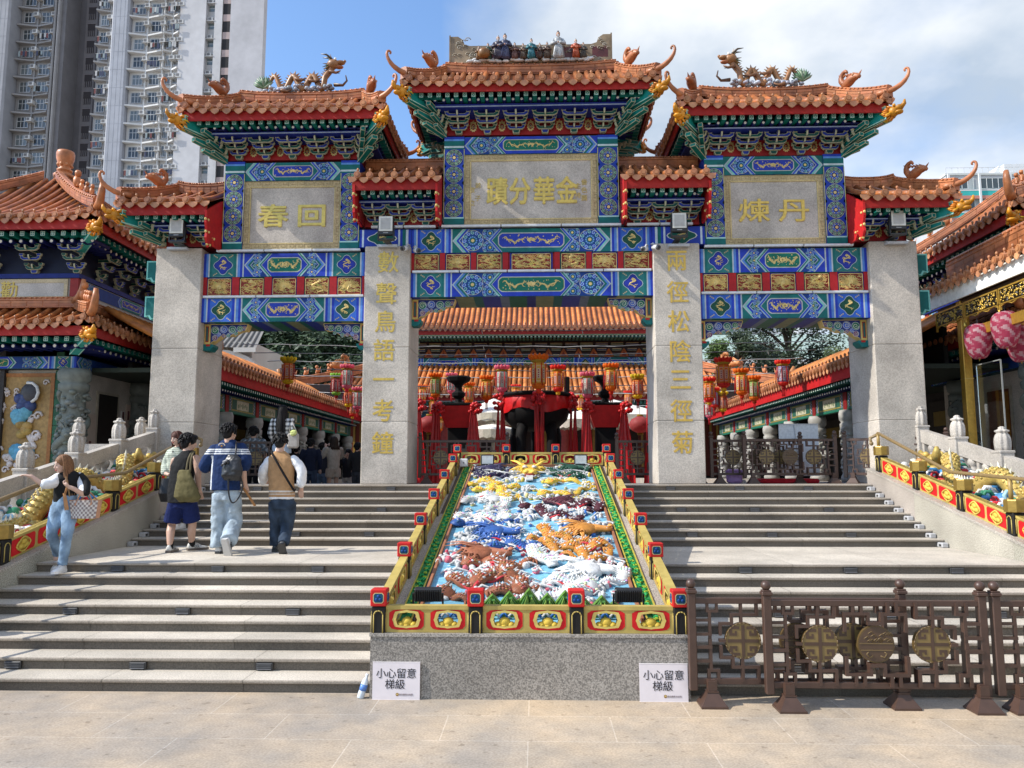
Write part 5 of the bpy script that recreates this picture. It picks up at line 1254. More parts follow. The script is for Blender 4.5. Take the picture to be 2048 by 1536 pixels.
def gold_post():
    g = MB(); g.bbox(-.085, .085, -.085, .085, -.05, .29, (.014, .013, .012), .012)
    for a in range(4):
        g.push(Rz(a*math.pi/2)); pl = [(-.05, .02), (-.05, .20), (-.03, .235), (0, .245), (.03, .235), (.05, .20), (.05, .02)]
        for i in range(6): g.tube([(pl[i][0], -.087, pl[i][1]), (pl[i+1][0], -.087, pl[i+1][1])], .007, PG, 4)
        g.pop()
    h = MB(); oc = [(.13*math.cos(R(22.5+45*k)), .13*math.sin(R(22.5+45*k))) for k in range(8)]
    n = 8; rings = [(.98, .295), (1.0, .305), (1.0, .445), (.96, .46)]
    vs = [(x*k, y*k, z) for k, z in rings for x, y in oc]
    h.add(vs, [(i*n+j, i*n+(j+1) % n, (i+1)*n+(j+1) % n, (i+1)*n+j) for i in range(3) for j in range(n)]+[tuple(range(n-1, -1, -1)), tuple(range(3*n, 4*n))], (.30, .195, .045))
    return g, h
PY = [7.06, 5.70, 4.38, 3.17, 1.95, .70, -.55, -1.8]
gp0 = None
for sx, side in ((-1, 'left'), (1, 'right')):
    bal = thing('stair_balustrade', '%s granite stair wall topped by red and gold panels, black posts and bronze handrail' % side, 'balustrade', (sx*6.4, 7.0, 0))
    IM = T((-sx*6.4, -7.0, 0)); g = MB()
    def P(name, g, m, par=None):
        o = g.build(name, m); o.parent = par or bal
        if par is None: o.matrix_parent_inverse = IM
        return o
    ys = [-2.4, .2, 3.0, 5.6, 7.36]
    for a, b in zip(ys, ys[1:]):
        a += .003; yz_prism(g, [(a, 0), (b, 0), (b, wz(b)-.04), (a, max(.01, wz(a)-.04))], sx*6.25, sx*6.55, vary((.385, .35, .30), random.Random(int(a*9)), .05))
    yz_prism(g, [(-2.3, wz(-2.3)-.04), (7.37, wz(7.37)-.04), (7.37, wz(7.37)), (-2.3, wz(-2.3))], sx*6.235, sx*6.565, (.38, .345, .30))
    P('base_wall', g, M_GRANC)
    for k, y in enumerate(PY):
        if gp0 is None: a, b = gold_post(); gp0 = a.build('rail_post', M_PAINT, bal); b.build('post_cap', M_GOLD, gp0); o = gp0
        else: o = dup(gp0, bal)
        o.matrix_parent_inverse = IM; o.location = (sx*6.40, y, wz(y))
    for k in range(len(PY)-1):
        L_ = PY[k]-PY[k+1]-.17; g = solid_panel(L_, .27, .08)
        o = g.build('rail_panel', M_PAINT); o.data.transform(bshear); o.data.transform(Rz(math.pi/2)); o.parent = bal; o.matrix_parent_inverse = IM; o.location = (sx*6.40, PY[k+1]+.085, wz(PY[k+1]+.085)+.002)
    g = MB(); hx = sx*6.36; BR = (.20, .135, .055)
    hp = [(hx-sx*.12, 7.08, 2.56), (hx-sx*.12, 7.12, 2.66), (hx, 7.12, 2.72), (hx, 7.06, 2.75), (hx, 4.70, 2.05), (hx, 4.62, 2.035), (hx, 2.75, 1.93), (hx, 2.65, 1.91), (hx, -1.8, .84)]
    g.tube(hp, .028, BR, 8)
    for y, z in ((7.06, 2.74), (3.17, 1.95), (.70, 1.44)): g.tube([(hx, y, wz(y)+.45), (hx, y, z)], .030, (.30, .20, .06), 8)
    g.ball(hp[0], .04, BR, 8, 6)
    P('handrail', g, M_METAL)
    # planted slope with the gilded dragon
    dr = thing('slope_dragon', 'gilded dragon with pale spines winding over painted clouds beside the %s stairs' % side, 'sculpture', (sx*7.03, 6.5, wz(6.5)-.12)); IM2 = T((-sx*7.03, -6.5, -(wz(6.5)-.12)))
    g = MB(); yz_prism(g, [(-2, -.2), (7.3, -.2), (7.3, wz(7.3)+.02), (-2, wz(-2)+.02)], sx*6.552, sx*7.46, (.10, .16, .20)); o = g.build('slope_bed', M_RELIEF); o.parent = dr; o.matrix_parent_inverse = IM2
    g = MB(); rng = random.Random(31); n = 90; pts = []; GD = (.44, .31, .085)
    for i in range(n+1):
        t = i/n; y = 1.9+4.7*t; pts.append((sx*(7.0+.17*math.sin(t*15)), y, wz(y)+.20+.24*max(-.35, math.sin(t*2*math.pi*4.0-.6))))
    rr = [.05+.085*min(1, i/22) for i in range(n+1)]
    g.tube(pts, rr, GD, 10)
    for i in range(1, n):
        p = Vector(pts[i]); d = (Vector(pts[i+1])-Vector(pts[i-1])).normalized(); up = Vector((0, 0, 1))-d*d.z; up.normalize(); sd = d.cross(up)
        g.spike(p+up*rr[i]*.85, p+up*(rr[i]+.085)+d*.03, .032, (.60, .57, .46), 4)
        for a in (-1.3, -.9, -.5, -.1, .3, .7, 1.1): q = p+(up*math.cos(a+.2*(i % 2))+sd*math.sin(a+.2*(i % 2)))*rr[i]*.97; g.ball(q, rr[i]*.19, vary((.47, .34, .10), rng, .25), 5, 3)
    hd = Vector(pts[-1])+Vector((0, .12, .10))
    g.push(T(hd)); gold_head(g, (0, -.05, 0), (sx*-.3, -1, .15), 1.5, (.46, .33, .09)); g.pop()
    for i in (22, 45, 68, 85):
        p = Vector(pts[i]); 
        for k in range(4): g.tube([p+Vector((-sx*.1, 0, .0)), p+Vector((-sx*.20, -.04+.05*k, .06)), p+Vector((-sx*.30, -.08+.08*k, -.02))], [.055, .04, .012], GD, 5)
    o = g.build('dragon_body', M_GILT); o.parent = dr; o.matrix_parent_inverse = IM2
    g = MB(); cols = [(.60, .60, .58), (.05, .20, .42), (.30, .50, .62), (.50, .03, .04), (.04, .22, .12), (.62, .60, .5), (.7, .7, .7)]
    for k in range(420):
        y = rng.uniform(2.3, 7.1); x = sx*rng.uniform(6.62, 7.40); s = rng.uniform(.04, .11); c = rng.choice(cols)
        zc = wz(y)+.04+.30*(abs(x)-6.6)*rng.random()
        if k % 3: g.ball((x, y, zc), (s, s*1.2, s*1.1), c, 7, 5)
        else:
            g.tube([(x+s*(1-t/8)*math.cos(t*.95), y, zc+.08+s*(1-t/8)*math.sin(t*.95)) for t in range(8)], s*.3, c, 5); g.ball((x, y+.01, zc+.08), (s*.6, s*.3, s*.6), rng.choice(cols), 6, 4)
    o = g.build('painted_clouds', M_RELIEF); o.parent = dr; o.matrix_parent_inverse = IM2
    g = MB()
    for k in range(9):
        y = 2.35-.42*k; x = sx*(7.0+.2*math.sin(k*2.1)); z = wz(y)+.10
        if k % 2 == 0:
            for j in range(10):
                a = 2*math.pi*j/10; g.ball((x+.13*math.cos(a), y+.13*math.sin(a), z+.10), (.07, .07, .13), (.62, .20, .26) if j % 2 else (.66, .42, .44), 6, 5)
            g.ball((x, y, z+.12), (.09, .09, .12), (.60, .52, .14), 7, 5)
        else: g.lathe([(.04, .0), (.20, .05), (.29, .16), (.31, .21), (.28, .17), (.18, .07)], x, y, z, [(.02, .22, .12), (.03, .27, .15), (.10, .42, .27), (.02, .2, .1), (.02, .2, .1)], 14)
    o = g.build('lotus_flowers', M_RELIEF); o.parent = dr; o.matrix_parent_inverse = IM2
    # stone balustrade with lotus bud posts
    sb = thing('stone_balustrade', 'pale carved stone balustrade with lotus bud posts behind the %s dragon slope' % side, 'balustrade', (sx*7.6, 8.0, TZ)); IM3 = T((-sx*7.6, -8, -TZ))
    SC = (.43, .395, .355)
    def stone_post(y, zt, x=sx*7.6):
        g = MB(); g.bbox(x-.115, x+.115, y-.115, y+.115, max(0, zt-1.25), zt-.40, SC, .012); g.bbox(x-.125, x+.125, y-.125, y+.125, zt-.43, zt-.385, SC, .01)
        o = g.build('stone_post', M_GRAN); o.parent = sb; o.matrix_parent_inverse = IM3
        g = MB(); g.lathe([(.098, 0), (.108, .01), (.112, .06), (.116, .14), (.110, .20), (.095, .25), (.078, .272), (.070, .285), (.100, .305), (.098, .325), (.060, .340), (.045, .355), (.050, .37), (.02, .39)], x, y, zt-.386, SC, 40, True, 8, .11)
        o2 = g.build('lotus_bud', M_GRAN, o)
    py = [8.0, 6.68, 5.37, 4.10, 2.80, 1.5, .2]
    for k, y in enumerate(py):
        stone_post(y, 1.615+.214*y)
        if k:
            y1, y0 = py[k-1]-.118, y+.118; g = MB(); z = lambda q, o_: 1.615+.214*q-.45+o_
            yz_prism(g, [(y0, z(y0, -.24)), (y1, z(y1, -.24)), (y1, z(y1, 0)), (y0, z(y0, 0))], sx*7.53, sx*7.67, SC)
            yz_prism(g, [(y0, z(y0, -.62)), (y1, z(y1, -.62)), (y1, z(y1, -.50)), (y0, z(y0, -.50))], sx*7.52, sx*7.68, SC)
            yz_prism(g, [(y0, z(y0, -1.1)), (y1, z(y1, -1.1)), (y1, z(y1, -.622)), (y0, z(y0, -.622))], sx*7.50, sx*7.70, (.40, .37, .34))
            for e in (.30, .70):
                yy = y0+(y1-y0)*e; g.lathe([(.06, -.52), (.085, -.47), (.09, -.42), (.06, -.385), (.075, -.36), (.095, -.31), (.09, -.26), (.06, -.225)], sx*7.6, yy, 1.615+.214*yy-.45, SC, 12)
            for e in (.04, .5, .96):
                yy = y0+(y1-y0)*e; g.box(sx*7.55, sx*7.65, yy-.04, yy+.04, z(yy, -.52), z(yy, -.2), SC)
            o = g.build('rail_panel', M_GRAN); o.parent = sb; o.matrix_parent_inverse = IM3
    # cross rail on the terrace in front of the pavilion
    cb = thing('stone_balustrade', 'short level stone balustrade before the %s pavilion' % side, 'balustrade', (sx*8.8, 8.35, TZ)); IM4 = T((-sx*8.8, -8.35, -TZ))
    for x in ((8.05, 9.35) if sx < 0 else (10.2, 11.4)):
        g = MB(); X = sx*x; g.bbox(X-.11, X+.11, 8.24, 8.46, TZ, TZ+.98, SC, .012); o = g.build('stone_post', M_GRAN); o.parent = cb; o.matrix_parent_inverse = IM4
        g = MB(); g.lathe([(.098, 0), (.108, .01), (.112, .06), (.116, .14), (.110, .20), (.095, .25), (.078, .272), (.070, .285), (.100, .305), (.098, .325), (.060, .340), (.045, .355), (.050, .37), (.02, .39)], X, 8.35, TZ+.985, SC, 40, True, 8, .11); g.build('lotus_bud', M_GRAN, o)
    a, b = sorted((sx*8.16, sx*9.24) if sx < 0 else (10.32, 11.28)); g = MB(); g.box(a, b, 8.28, 8.42, TZ+.62, TZ+.82, SC); g.box(a, b, 8.28, 8.42, TZ, TZ+.34, SC)
    for e in (.3, .7): g.lathe([(.06, .34), (.09, .40), (.06, .46), (.09, .55), (.06, .62)], a+(b-a)*e, 8.35, TZ, SC, 12)
    o = g.build('rail_panel', M_GRAN); o.parent = cb; o.matrix_parent_inverse = IM4
# ------------------------------------------------------------------ the two side pavilions
def carved_column(g, x, y, z0, z1, r, rng, col=(.27, .28, .26)):
    g.lathe([(r*1.25, 0), (r*1.3, .1), (r*1.05, .2), (r, .3), (r*.92, (z1-z0)*.7), (r*.9, z1-z0-.5), (r*1.12, z1-z0-.46), (r*1.15, z1-z0-.34), (r*.95, z1-z0-.30), (r*1.2, z1-z0-.24), (r*1.25, z1-z0-.1), (r*1.1, z1-z0)], x, y, z0, col, 18)
    h = z1-z0-.5; n = 40; pts = []
    for i in range(n): t = i/n; a = t*9.5+1; pts.append((x+r*1.0*math.cos(a), y+r*1.0*math.sin(a), z0+.25+h*.9*t))
    g.tube(pts, [r*.16+r*.2*math.sin(math.pi*i/n) for i in range(n)], col, 7)
    for k in range(int(60*h)):
        a = rng.uniform(0, 6.28); z = rng.uniform(.25, h); s = rng.uniform(.04, .09)*r/.3
        g.ball((x+r*math.cos(a), y+r*math.sin(a), z0+z), (s*1.2, s*1.2, s*.8), vary(col, rng, .18), 6, 4)
    for k in range(int(14*h)):
        a = rng.uniform(0, 6.28); z = rng.uniform(.25, h); s = .10*r/.3
        g.tube([(x+(r+.02)*math.cos(a+s*t*math.cos(t)), y+(r+.02)*math.sin(a+s*t*math.cos(t)), z0+z+s*.8*math.sin(t*1.1)) for t in (0, 1, 2, 3, 4, 5)], .018*r/.3, col, 4)
    a = -1.2; hx, hy = x+r*1.25*math.cos(a), y+r*1.25*math.sin(a); hz = z0+h*.55; g.ball((hx, hy, hz), (r*.5, r*.5, r*.42), col, 8, 6); g.ball((hx+.05, hy-r*.3, hz-.05), (r*.32, r*.4, r*.22), col, 7, 5)
    for k in range(8): g.spike((hx, hy, hz), (hx+rng.uniform(-.3, .3)*r/.3, hy+rng.uniform(-.2, .2), hz+rng.uniform(-.1, .35)*r/.3), .05*r/.3, col, 4)
def pavilion(sx, xe, ye, cx, cyy, zu, zl, apex_z):
    side = 'left' if sx < 0 else 'right'
    pv = thing('pavilion', '%s two tiered pavilion with orange tiled roofs, carved column and granite walls' % side, 'pavilion', (sx*cx, cyy, TZ)); IMp = T((-sx*cx, -cyy, -TZ))
    def P(name, g, m, par=None):
        o = g.build(name, m); o.parent = par or pv
        if par is None: o.matrix_parent_inverse = IMp
        return o
    rng = random.Random(55+sx); hx, hy = cx-xe, cyy-ye
    X = lambda v: sx*v
    def roof(zd, apex, inner, name):     # apex: (half x, half y) of the upper edge and its height
        g = MB(); ze = zd-.02; x0, x1 = -hx, hx; y0, y1 = -hy, hy; ax, ay, az = apex
        g.push(T((sx*cx, cyy, 0)) @ Sc(1, 1, 1))
        n1, n2 = round(2*hx/.245), round(2*hy/.245)
        slope(g, (x0, y0, ze), (x1, y0, ze), (-ax, -ay, az), (ax, -ay, az), n1, .06, rng, .35, .14, 6)
        slope(g, (x1, y0, ze), (x1, y1, ze), (ax, -ay, az), (ax, ay, az), n2, .06, rng, .35, .14, 6)
        slope(g, (x0, y1, ze), (x0, y0, ze), (-ax, ay, az), (-ax, -ay, az), n2, .06, rng, .35, .14, 6)
        slope(g, (x1, y1, ze), (x0, y1, ze), (ax, ay, az), (-ax, ay, az), n1, .06, rng, .35, .14, 4, False)
        g.add([(x0+.05, y0+.05, ze-.05), (x1-.05, y0+.05, ze-.05), (x1-.05, y1-.05, ze-.05), (x0+.05, y1-.05, ze-.05)], [(3,2,1,0)], (.012, .02, .07))
        rt = P(name, g, M_GLAZE)
        for a, b in ((-1, -1), (1, -1), (1, 1), (-1, 1)):
            g = MB(); g.push(T((sx*cx, cyy, 0)))
            p0 = Vector((a*ax, b*ay, az+.02)); p1 = Vector((a*hx, b*hy, ze+.20)); pts = []
            for k in range(8):
                t = k/7; p = p0.lerp(p1, t); p.z = az+(ze+.2-az)*(1.3*t-.3*t*t); pts.append(p)
            ridge(g, pts, .08, .24, rng); d = p1-p0; e = pts[-1]
            pl = [e+d.normalized()*.0, Vector((e.x, e.y, e.z+.08))+Vector((d.x, d.y, 0)).normalized()*.16, Vector((e.x, e.y, e.z+.30))+Vector((d.x, d.y, 0)).normalized()*.26, Vector((e.x, e.y, e.z+.48))+Vector((d.x, d.y, 0)).normalized()*.27]
            g.tube(pl, [.09, .085, .07, .045], (.40, .15, .06), 8)
            for k in range(4): small_beast(g, pts[6].lerp(pts[3], k/3.5)+Vector((0, 0, .24)), (d.x, d.y), .95 if k < 3 else 1.6)
            P('hip_ridge', g, M_GLAZE, rt)
        g = MB(); g.push(T((sx*cx, cyy, 0))); zf = ze-.235
        for a, b, c, d in ((-hx+.05, hx-.05, -hy+.045, -hy+.08), (-hx+.05, hx-.05, hy-.08, hy-.045), (-hx+.045, -hx+.08, -hy+.081, hy-.081), (hx-.08, hx-.045, -hy+.081, hy-.081)): g.box(a, b, c, d, zf, ze-.04, (.30, .018, .014))
        P('red_fascia', g, M_PAINT, rt)
        g = MB(); g.push(T((sx*cx, cyy, 0))); zq = zf-.055
        n = round((2*hx-.7)/.22)
        def sq(x, y, ax_, s_):
            if ax_ == 'y':
                g.box(x-.048, x+.048, y, y+s_*.7, zq-.05, zq+.05, (.006, .14, .115)); 
                if s_ > 0: g.rect(x-.046, x+.046, zq-.046, zq+.046, y-.002, (.42, .55, .48)); g.rect(x-.034, x+.034, zq-.034, zq+.034, y-.004, (.008, .10, .09)); g.rect(x-.006, x+.006, zq-.034, zq+.034, y-.005, (.42, .55, .48)); g.rect(x-.034, x+.034, zq-.006, zq+.006, y-.0055, (.42, .55, .48))
            else:
                g.box(x, x+s_*.7, y-.048, y+.048, zq-.05, zq+.05, (.006, .14, .115)); g.box(x-s_*.003, x, y-.04, y+.04, zq-.04, zq+.04, (.42, .52, .46)); g.box(x-s_*.005, x-s_*.003, y-.028, y+.028, zq-.028, zq+.028, (.01, .10, .09))
            return
        for k in range(n+1):
            x = -hx+.35+(2*hx-.7)*k/n; sq(x, -hy+.16, 'y', 1); g.tube([(x+.11, -hy+.30, zq-.12), (x+.11, -hy+.9, zq-.1)], .05, NAVY, 8, True, False); g.tube([(x+.11, -hy+.29, zq-.12), (x+.11, -hy+.302, zq-.12)], .033, (.62, .6, .52), 8, True, False)
        n = round((2*hy-.7)/.22)
        for k in range(n+1):
            y = -hy+.35+(2*hy-.7)*k/n
            for s_ in (-1, 1):
                sq(s_*(hx-.16), y, 'x', -s_); g.tube([(s_*(hx-.30), y+.11, zq-.12), (s_*(hx-.9), y+.11, zq-.1)], .05, NAVY, 8, True, False); g.tube([(s_*(hx-.29), y+.11, zq-.12), (s_*(hx-.302), y+.11, zq-.12)], .033, (.62, .6, .52), 8, True, False)
        P('rafters', g, M_PAINT, rt)
        for a, b in ((-1, -1), (1, -1)):
            g = MB(); g.push(T((sx*cx, cyy, 0))); A = Vector((a*(hx-.75), b*(hy-.75), zq-.12)); B = Vector((a*(hx-.06), b*(hy-.06), zf+.02)); obeam(g, A, B, .17, .24, (.05, .36, .32), (.35, .6, .55), .012); P('corner_beam', g, M_PAINT, rt)
            g = MB(); g.push(T((sx*cx, cyy, 0))); gold_head(g, B+Vector((a, b, 0)).normalized()*.04, (a, b, .05), .92); P('dragon_head', g, M_GLAZE, rt)
        return rt, zf
    up, zf1 = roof(zu, (.20, .5, apex_z), 0, 'upper_roof')
    lo, zf2 = roof(zl, (hx-.85, hy-.85, zl+.50), 0, 'lower_roof')
    g = MB(); g.push(T((sx*cx, cyy, 0)))
    ins = .80; wx, wy = hx-ins, hy-ins
    pr = [(-wx-.06, -wy-.06, zl+.46), (wx+.06, -wy-.06, zl+.46), (wx+.06, wy, zl+.46), (-wx-.06, wy, zl+.46), (-wx-.06, -wy-.06, zl+.46)]
    for a, b in zip(pr, pr[1:]): ridge(g, [a, b], .09, .24, rng)
    for a in (-1, 1): g.tube([(a*(wx+.02), -wy-.1, zl+.6), (a*(wx+.22), -wy-.28, zl+.62), (a*(wx+.34), -wy-.38, zl+.78), (a*(wx+.38), -wy-.42, zl+1.0)], [.09, .095, .075, .04], (.40, .15, .06), 8)
    P('skirt_ridge', g, M_GLAZE, lo)
    # upper storey
    zt = zf1-.16; g = MB(); g.push(T((sx*cx, cyy, 0))); z0 = zl+.55; z1 = zt-.70
    g.box(-wx, wx, -wy, wy, z0, z1, (.40, .385, .36)); P('upper_wall', g, M_GRAN)
    for a in (-1, 1):
        for b in (-1, 1): g = MB(); g.push(T((sx*cx, cyy, 0))); g.box(a*wx-.16*(a > 0)-.02*(a < 0), a*wx+.16*(a < 0)+.02*(a > 0), b*wy-.16*(b > 0)-.02*(b < 0), b*wy+.16*(b < 0)+.02*(b > 0), z0, z1, (.27, .03, .028)); P('red_corner_post', g, M_PAINT)
    g = MB(); g.push(T((sx*cx, cyy, 0))); g.box(-wx-.05, wx+.05, -wy-.05, wy+.05, z1+.002, z1+.10, (.010, .022, .16)); g.box(-wx, wx, -wy, wy, z1+.10, zt+.1, (.006, .009, .028)); P('blue_beam', g, M_PAINT)
    g = MB(); g.push(T((sx*cx, cyy-wy-.03, 0))); g.box(-wx+.2, wx-.2, 0, .029, z0+.10, z1-.02, (.46, .43, .40))
    for a, b, c, d in ((-wx+.2, wx-.2, z0+.10, z0+.18), (-wx+.2, wx-.2, z1-.10, z1-.02), (-wx+.2, -wx+.28, z0+.181, z1-.101), (wx-.28, wx-.2, z0+.181, z1-.101)): g.box(a, b, -.012, -.001, c, d, (.50, .42, .27))
    pq = P('stone_plaque', g, M_GRAN)
    for c, x in (('勸', .38), ('善', -.38)): text_bm(c, .40, .02, .006, 'carved_character', M_GOLD, pq, T((sx*cx+x, cyy-wy-.036, (z0+z1)/2)), (.48, .31, .07))
    # painted side beam
    for s_ in (-1, 1):
        g = MB(); g.push(T((sx*cx+s_*(wx+.012), cyy, 0)) @ Rz(s_*math.pi/2)); painted_beam(g, -wy+.2, wy-.2, z1-.30, z1-.02, 0, True, rng, False); P('painted_beam', g, M_PAINT)
    H_ = round(zt-z1-.08, 3)
    for k in range(5): bracket(pv, T((sx*cx-wx+2*wx*k/4, cyy-wy, z1+.1)), k % 2, H_, .25, .40).matrix_parent_inverse = IMp
    for s_ in (-1, 1):
        for k in range(1, 7): bracket(pv, T((sx*cx+s_*wx, cyy-wy+2*wy*k/6, z1+.1)) @ Rz(s_*math.pi/2), k % 2, H_, .25, .40).matrix_parent_inverse = IMp
    # ground storey
    g = MB(); g.push(T((sx*cx, cyy, 0))); zb = zf2-.30; lw, lh = wx-.18, wy-.30
    g.box(-lw, lw, -lh, lh, TZ, zb-.28, (.50, .46, .41)); lwall = P('lower_wall', g, M_GRAN)
    g = MB(); g.push(T((sx*cx, cyy, 0))); g.box(-lw-.2, lw+.2, -lh-.2, lh+.2, zb-.28, zb, (.006, .022, .045)); lb = P('lower_beam', g, M_PAINT)
    g = MB(); g.push(T((sx*cx, cyy-lh-.203, 0))); painted_beam(g, -lw-.2, lw+.2, zb-.27, zb-.01, 0, False, rng, True); P('painted_beam', g, M_PAINT)
    for s_ in (-1, 1):
        g = MB(); g.push(T((sx*cx+s_*(lw+.203), cyy, 0)) @ Rz(s_*math.pi/2)); painted_beam(g, -lh-.2, lh+.2, zb-.27, zb-.01, 0, False, rng, False); P('painted_beam', g, M_PAINT)
    for (a, b) in ((-1, -1), (1, -1), (-1, .42), (1, .42)):
        g = MB(); carved_column(g, sx*cx+a*(lw+.12), cyy+b*(lh+.10), TZ, zb-.28, .27, rng, (.16, .18, .165)); P('carved_column', g, M_CARVE)
    g = MB(); g.push(T((sx*cx, cyy-lh-.01, 0)))
    g.box(-lw+.2, lw-.42, -.03, .008, TZ+.05, zb-.35, (.34, .21, .075))
    for a, b, c, d in ((-lw+.12, -lw+.2, TZ+.05, zb-.35), (lw-.42, lw-.34, TZ+.05, zb-.35), (-lw+.2, lw-.42, zb-.43, zb-.351)): g.box(a, b, -.05, .006, c, d, (.33, .13, .035))
    for k in range(14): g.box(lw-.335, lw-.17, -.04, .006, TZ+.05+k*.2, TZ+.24+k*.2, vary((.02, .10, .05), rng, .2)); 
    for k in range(60):
        x, z = rng.uniform(-lw+.3, lw-.5), rng.uniform(TZ+.2, zb-.5); s = rng.uniform(.06, .12); c = (.58, .52, .50)
        g.tube([(x+s*(1-t/9)*math.cos(t*.9), -.05, z+s*(1-t/9)*math.sin(t*.9)) for t in range(9)], s*.26, c, 5)
        if k % 3 == 0:
            for q in range(4): g.ball((x+rng.uniform(-s, s), -.05, z+rng.uniform(-s, s)), (s*.7, .04, s*.6), c, 6, 4)
    for x in (lw-.95, lw-1.9):
        for zz, c, r in ((TZ+1.75, (.04, .06, .16), .20), (TZ+1.45, (.12, .36, .48), .24), (TZ+1.15, (.42, .27, .08), .17), (TZ+.7, (.10, .34, .50), .26), (TZ+.4, (.35, .17, .06), .15)):
            for q in range(6): g.ball((x+rng.uniform(-.15, .15), -.07, zz+rng.uniform(-.12, .12)), (r*.7, .09, r*.6), vary(c, rng, .2), 8, 5)
        g.ball((x+.1, -.10, TZ+1.95), (.20, .07, .21), (.06, .06, .07), 12, 6); g.tube([(x+.1+.21*math.cos(a), -.12, TZ+1.95+.22*math.sin(a)) for a in (-1.2, -.6, 0, .6, 1.2, 1.8)], .035, (.7, .7, .7), 6)
    P('mural_relief', g, M_RELIEF)
    # side door, notices
    yd = -.45
    for s_ in ((1,) if sx < 0 else (-1,)):
        g = MB(); g.push(T((sx*cx+s_*(lw+.004), cyy, 0)) @ Rz(s_*math.pi/2)); q = -1 if s_ < 0 else 1
        g.box(q*yd-.46, q*yd+.46, -.03, .02, TZ, TZ+2.10, (.42, .38, .30)); g.box(q*yd-.40, q*yd+.40, -.034, -.03, TZ+.04, TZ+2.04, (.018, .016, .015) if sx < 0 else (.16, .05, .02))
        if sx > 0: g.box(q*yd-.05, q*yd+.05, -.045, -.034, TZ+.04, TZ+2.04, (.45, .22, .03)); g.box(q*yd+.1, q*yd+.38, -.045, -.034, TZ+.1, TZ+1.98, (.30, .13, .02))
        P('side_door', g, M_PAINT)
        if sx < 0:
            for a, b, c, d, cl in ((.28, .46, 1.25, 1.8, (.55, .42, .35)), (.06, .2, 1.35, 1.62, (.6, .58, .55)), (.08, .62, .22, .98, (.36, .20, .15)), (.66, 1.18, .20, .94, (.40, .22, .17)), (-1.42, -1.0, .0, 1.45, (.50, .43, .36))):
                g = MB(); g.push(T((sx*cx+lw+.004, cyy, 0)) @ Rz(math.pi/2)); g.box(a+.1, b+.1, -.03, -.002, TZ+c+.1, TZ+d+.1, cl); m_ = (b-a)*.18
                if b-a > .3 and d-c < 1: g.box(a+.1+m_, b+.1-m_, -.034, -.03, TZ+c+.2, TZ+d, (.55, .42, .36)); g.ball(((a+b)/2+.1, -.034, TZ+(c+d)/2+.25), ((b-a)*.22, .006, .14), (.62, .55, .5), 10, 6); g.box((a+b)/2+.0, (a+b)/2+.2, -.038, -.034, TZ+c+.2, TZ+c+.52, (.45, .06, .05))
                else: g.box((a+b)/2+.06, (a+b)/2+.14, -.034, -.03, TZ+(c+d)/2, TZ+(c+d)/2+.22, (.10, .03, .03))
                P('wall_poster', g, M_PLAST)
    g = MB(); g.push(T((sx*cx, cyy, 0))); zq = apex_z+.24
    g.lathe([(.24, 0), (.25, .08), (.14, .13), (.13, .16), (.17, .18), (.18, .22), (.13, .25), (.14, .29), (.17, .38), (.205, .52), (.21, .64), (.19, .70), (.13, .72)], 0, 0, zq, (.50, .185, .07), 20)
    for k in range(8): a = k*math.pi/4; g.ball((.155*math.cos(a), .155*math.sin(a), zq+.34), (.04, .04, .05), (.55, .22, .09), 6, 4)
    P('urn_finial', g, M_GLAZE, up)
    return pv
ap = at(128, 374, 10.9)
pavilion(-1, 9.0, 7.92, -ap.x, 10.9, 7.34, 5.10, ap.z)
pavilion(1, 9.45, 7.62, -ap.x+.45, 10.6, 7.22, 5.05, ap.z-.1)
# ------------------------------------------------------------------ gilded canopy before the right pavilion, with its lanterns
cn = thing('gilded_canopy', 'gilded post and lattice canopy with small orange tiled roof before the right pavilion', 'canopy', (9.3, 7.8, TZ)); IMc = T((-9.3, -7.8, -TZ))
def P(name, g, m, par=None):
    o = g.build(name, m); o.parent = par or cn
    if par is None: o.matrix_parent_inverse = IMc
    return o
cxe, cy0, cy1, cze = 8.62, 5.75, 9.62, 5.90; rng = random.Random(3); OT = (.62, .25, .055)
g = MB(); cw = 1.15
slope(g, (cxe, cy1, cze), (cxe, cy0, cze), (cxe+cw, cy1-.4, cze+.62), (cxe+cw, cy0+.8, cze+.62), 16, .065, rng, .3, .05, 4, True, OT)
slope(g, (cxe, cy0, cze), (cxe+2*cw, cy0, cze), (cxe+cw, cy0+.8, cze+.62), (cxe+cw, cy0+.8, cze+.62), 9, .065, rng, .3, .05, 4, True, OT)
slope(g, (cxe+2*cw, cy0, cze), (cxe+2*cw, cy1, cze), (cxe+cw, cy0+.8, cze+.62), (cxe+cw, cy1-.4, cze+.62), 16, .065, rng, .3, .05, 3, False, OT)
rt = P('tiled_roof', g, M_GLAZE)
g = MB(); ridge(g, [(cxe+.55, cy1-.1, cze+.34), (cxe+.55, cy0+.5, cze+.34)], .06, .42, rng); ridge(g, [(cxe+cw, cy1-.4, cze+.6), (cxe+cw, cy0+.8, cze+.6)], .09, .4, rng); P('roof_ridge', g, M_GLAZE, rt)
g = MB(); g.box(cxe+.06, cxe+.10, cy0+.08, cy1-.05, cze-.36, cze-.05, (.74, .73, .70)); g.box(cxe+.06, cxe+2*cw, cy0+.04, cy0+.08, cze-.36, cze-.05, (.74, .73, .70)); g.box(cxe+.10, cxe+2*cw, cy0+.1, cy1-.05, cze-.12, cze-.08, (.05, .03, .02)); P('white_fascia', g, M_PAINT)
GO = (.42, .235, .035)
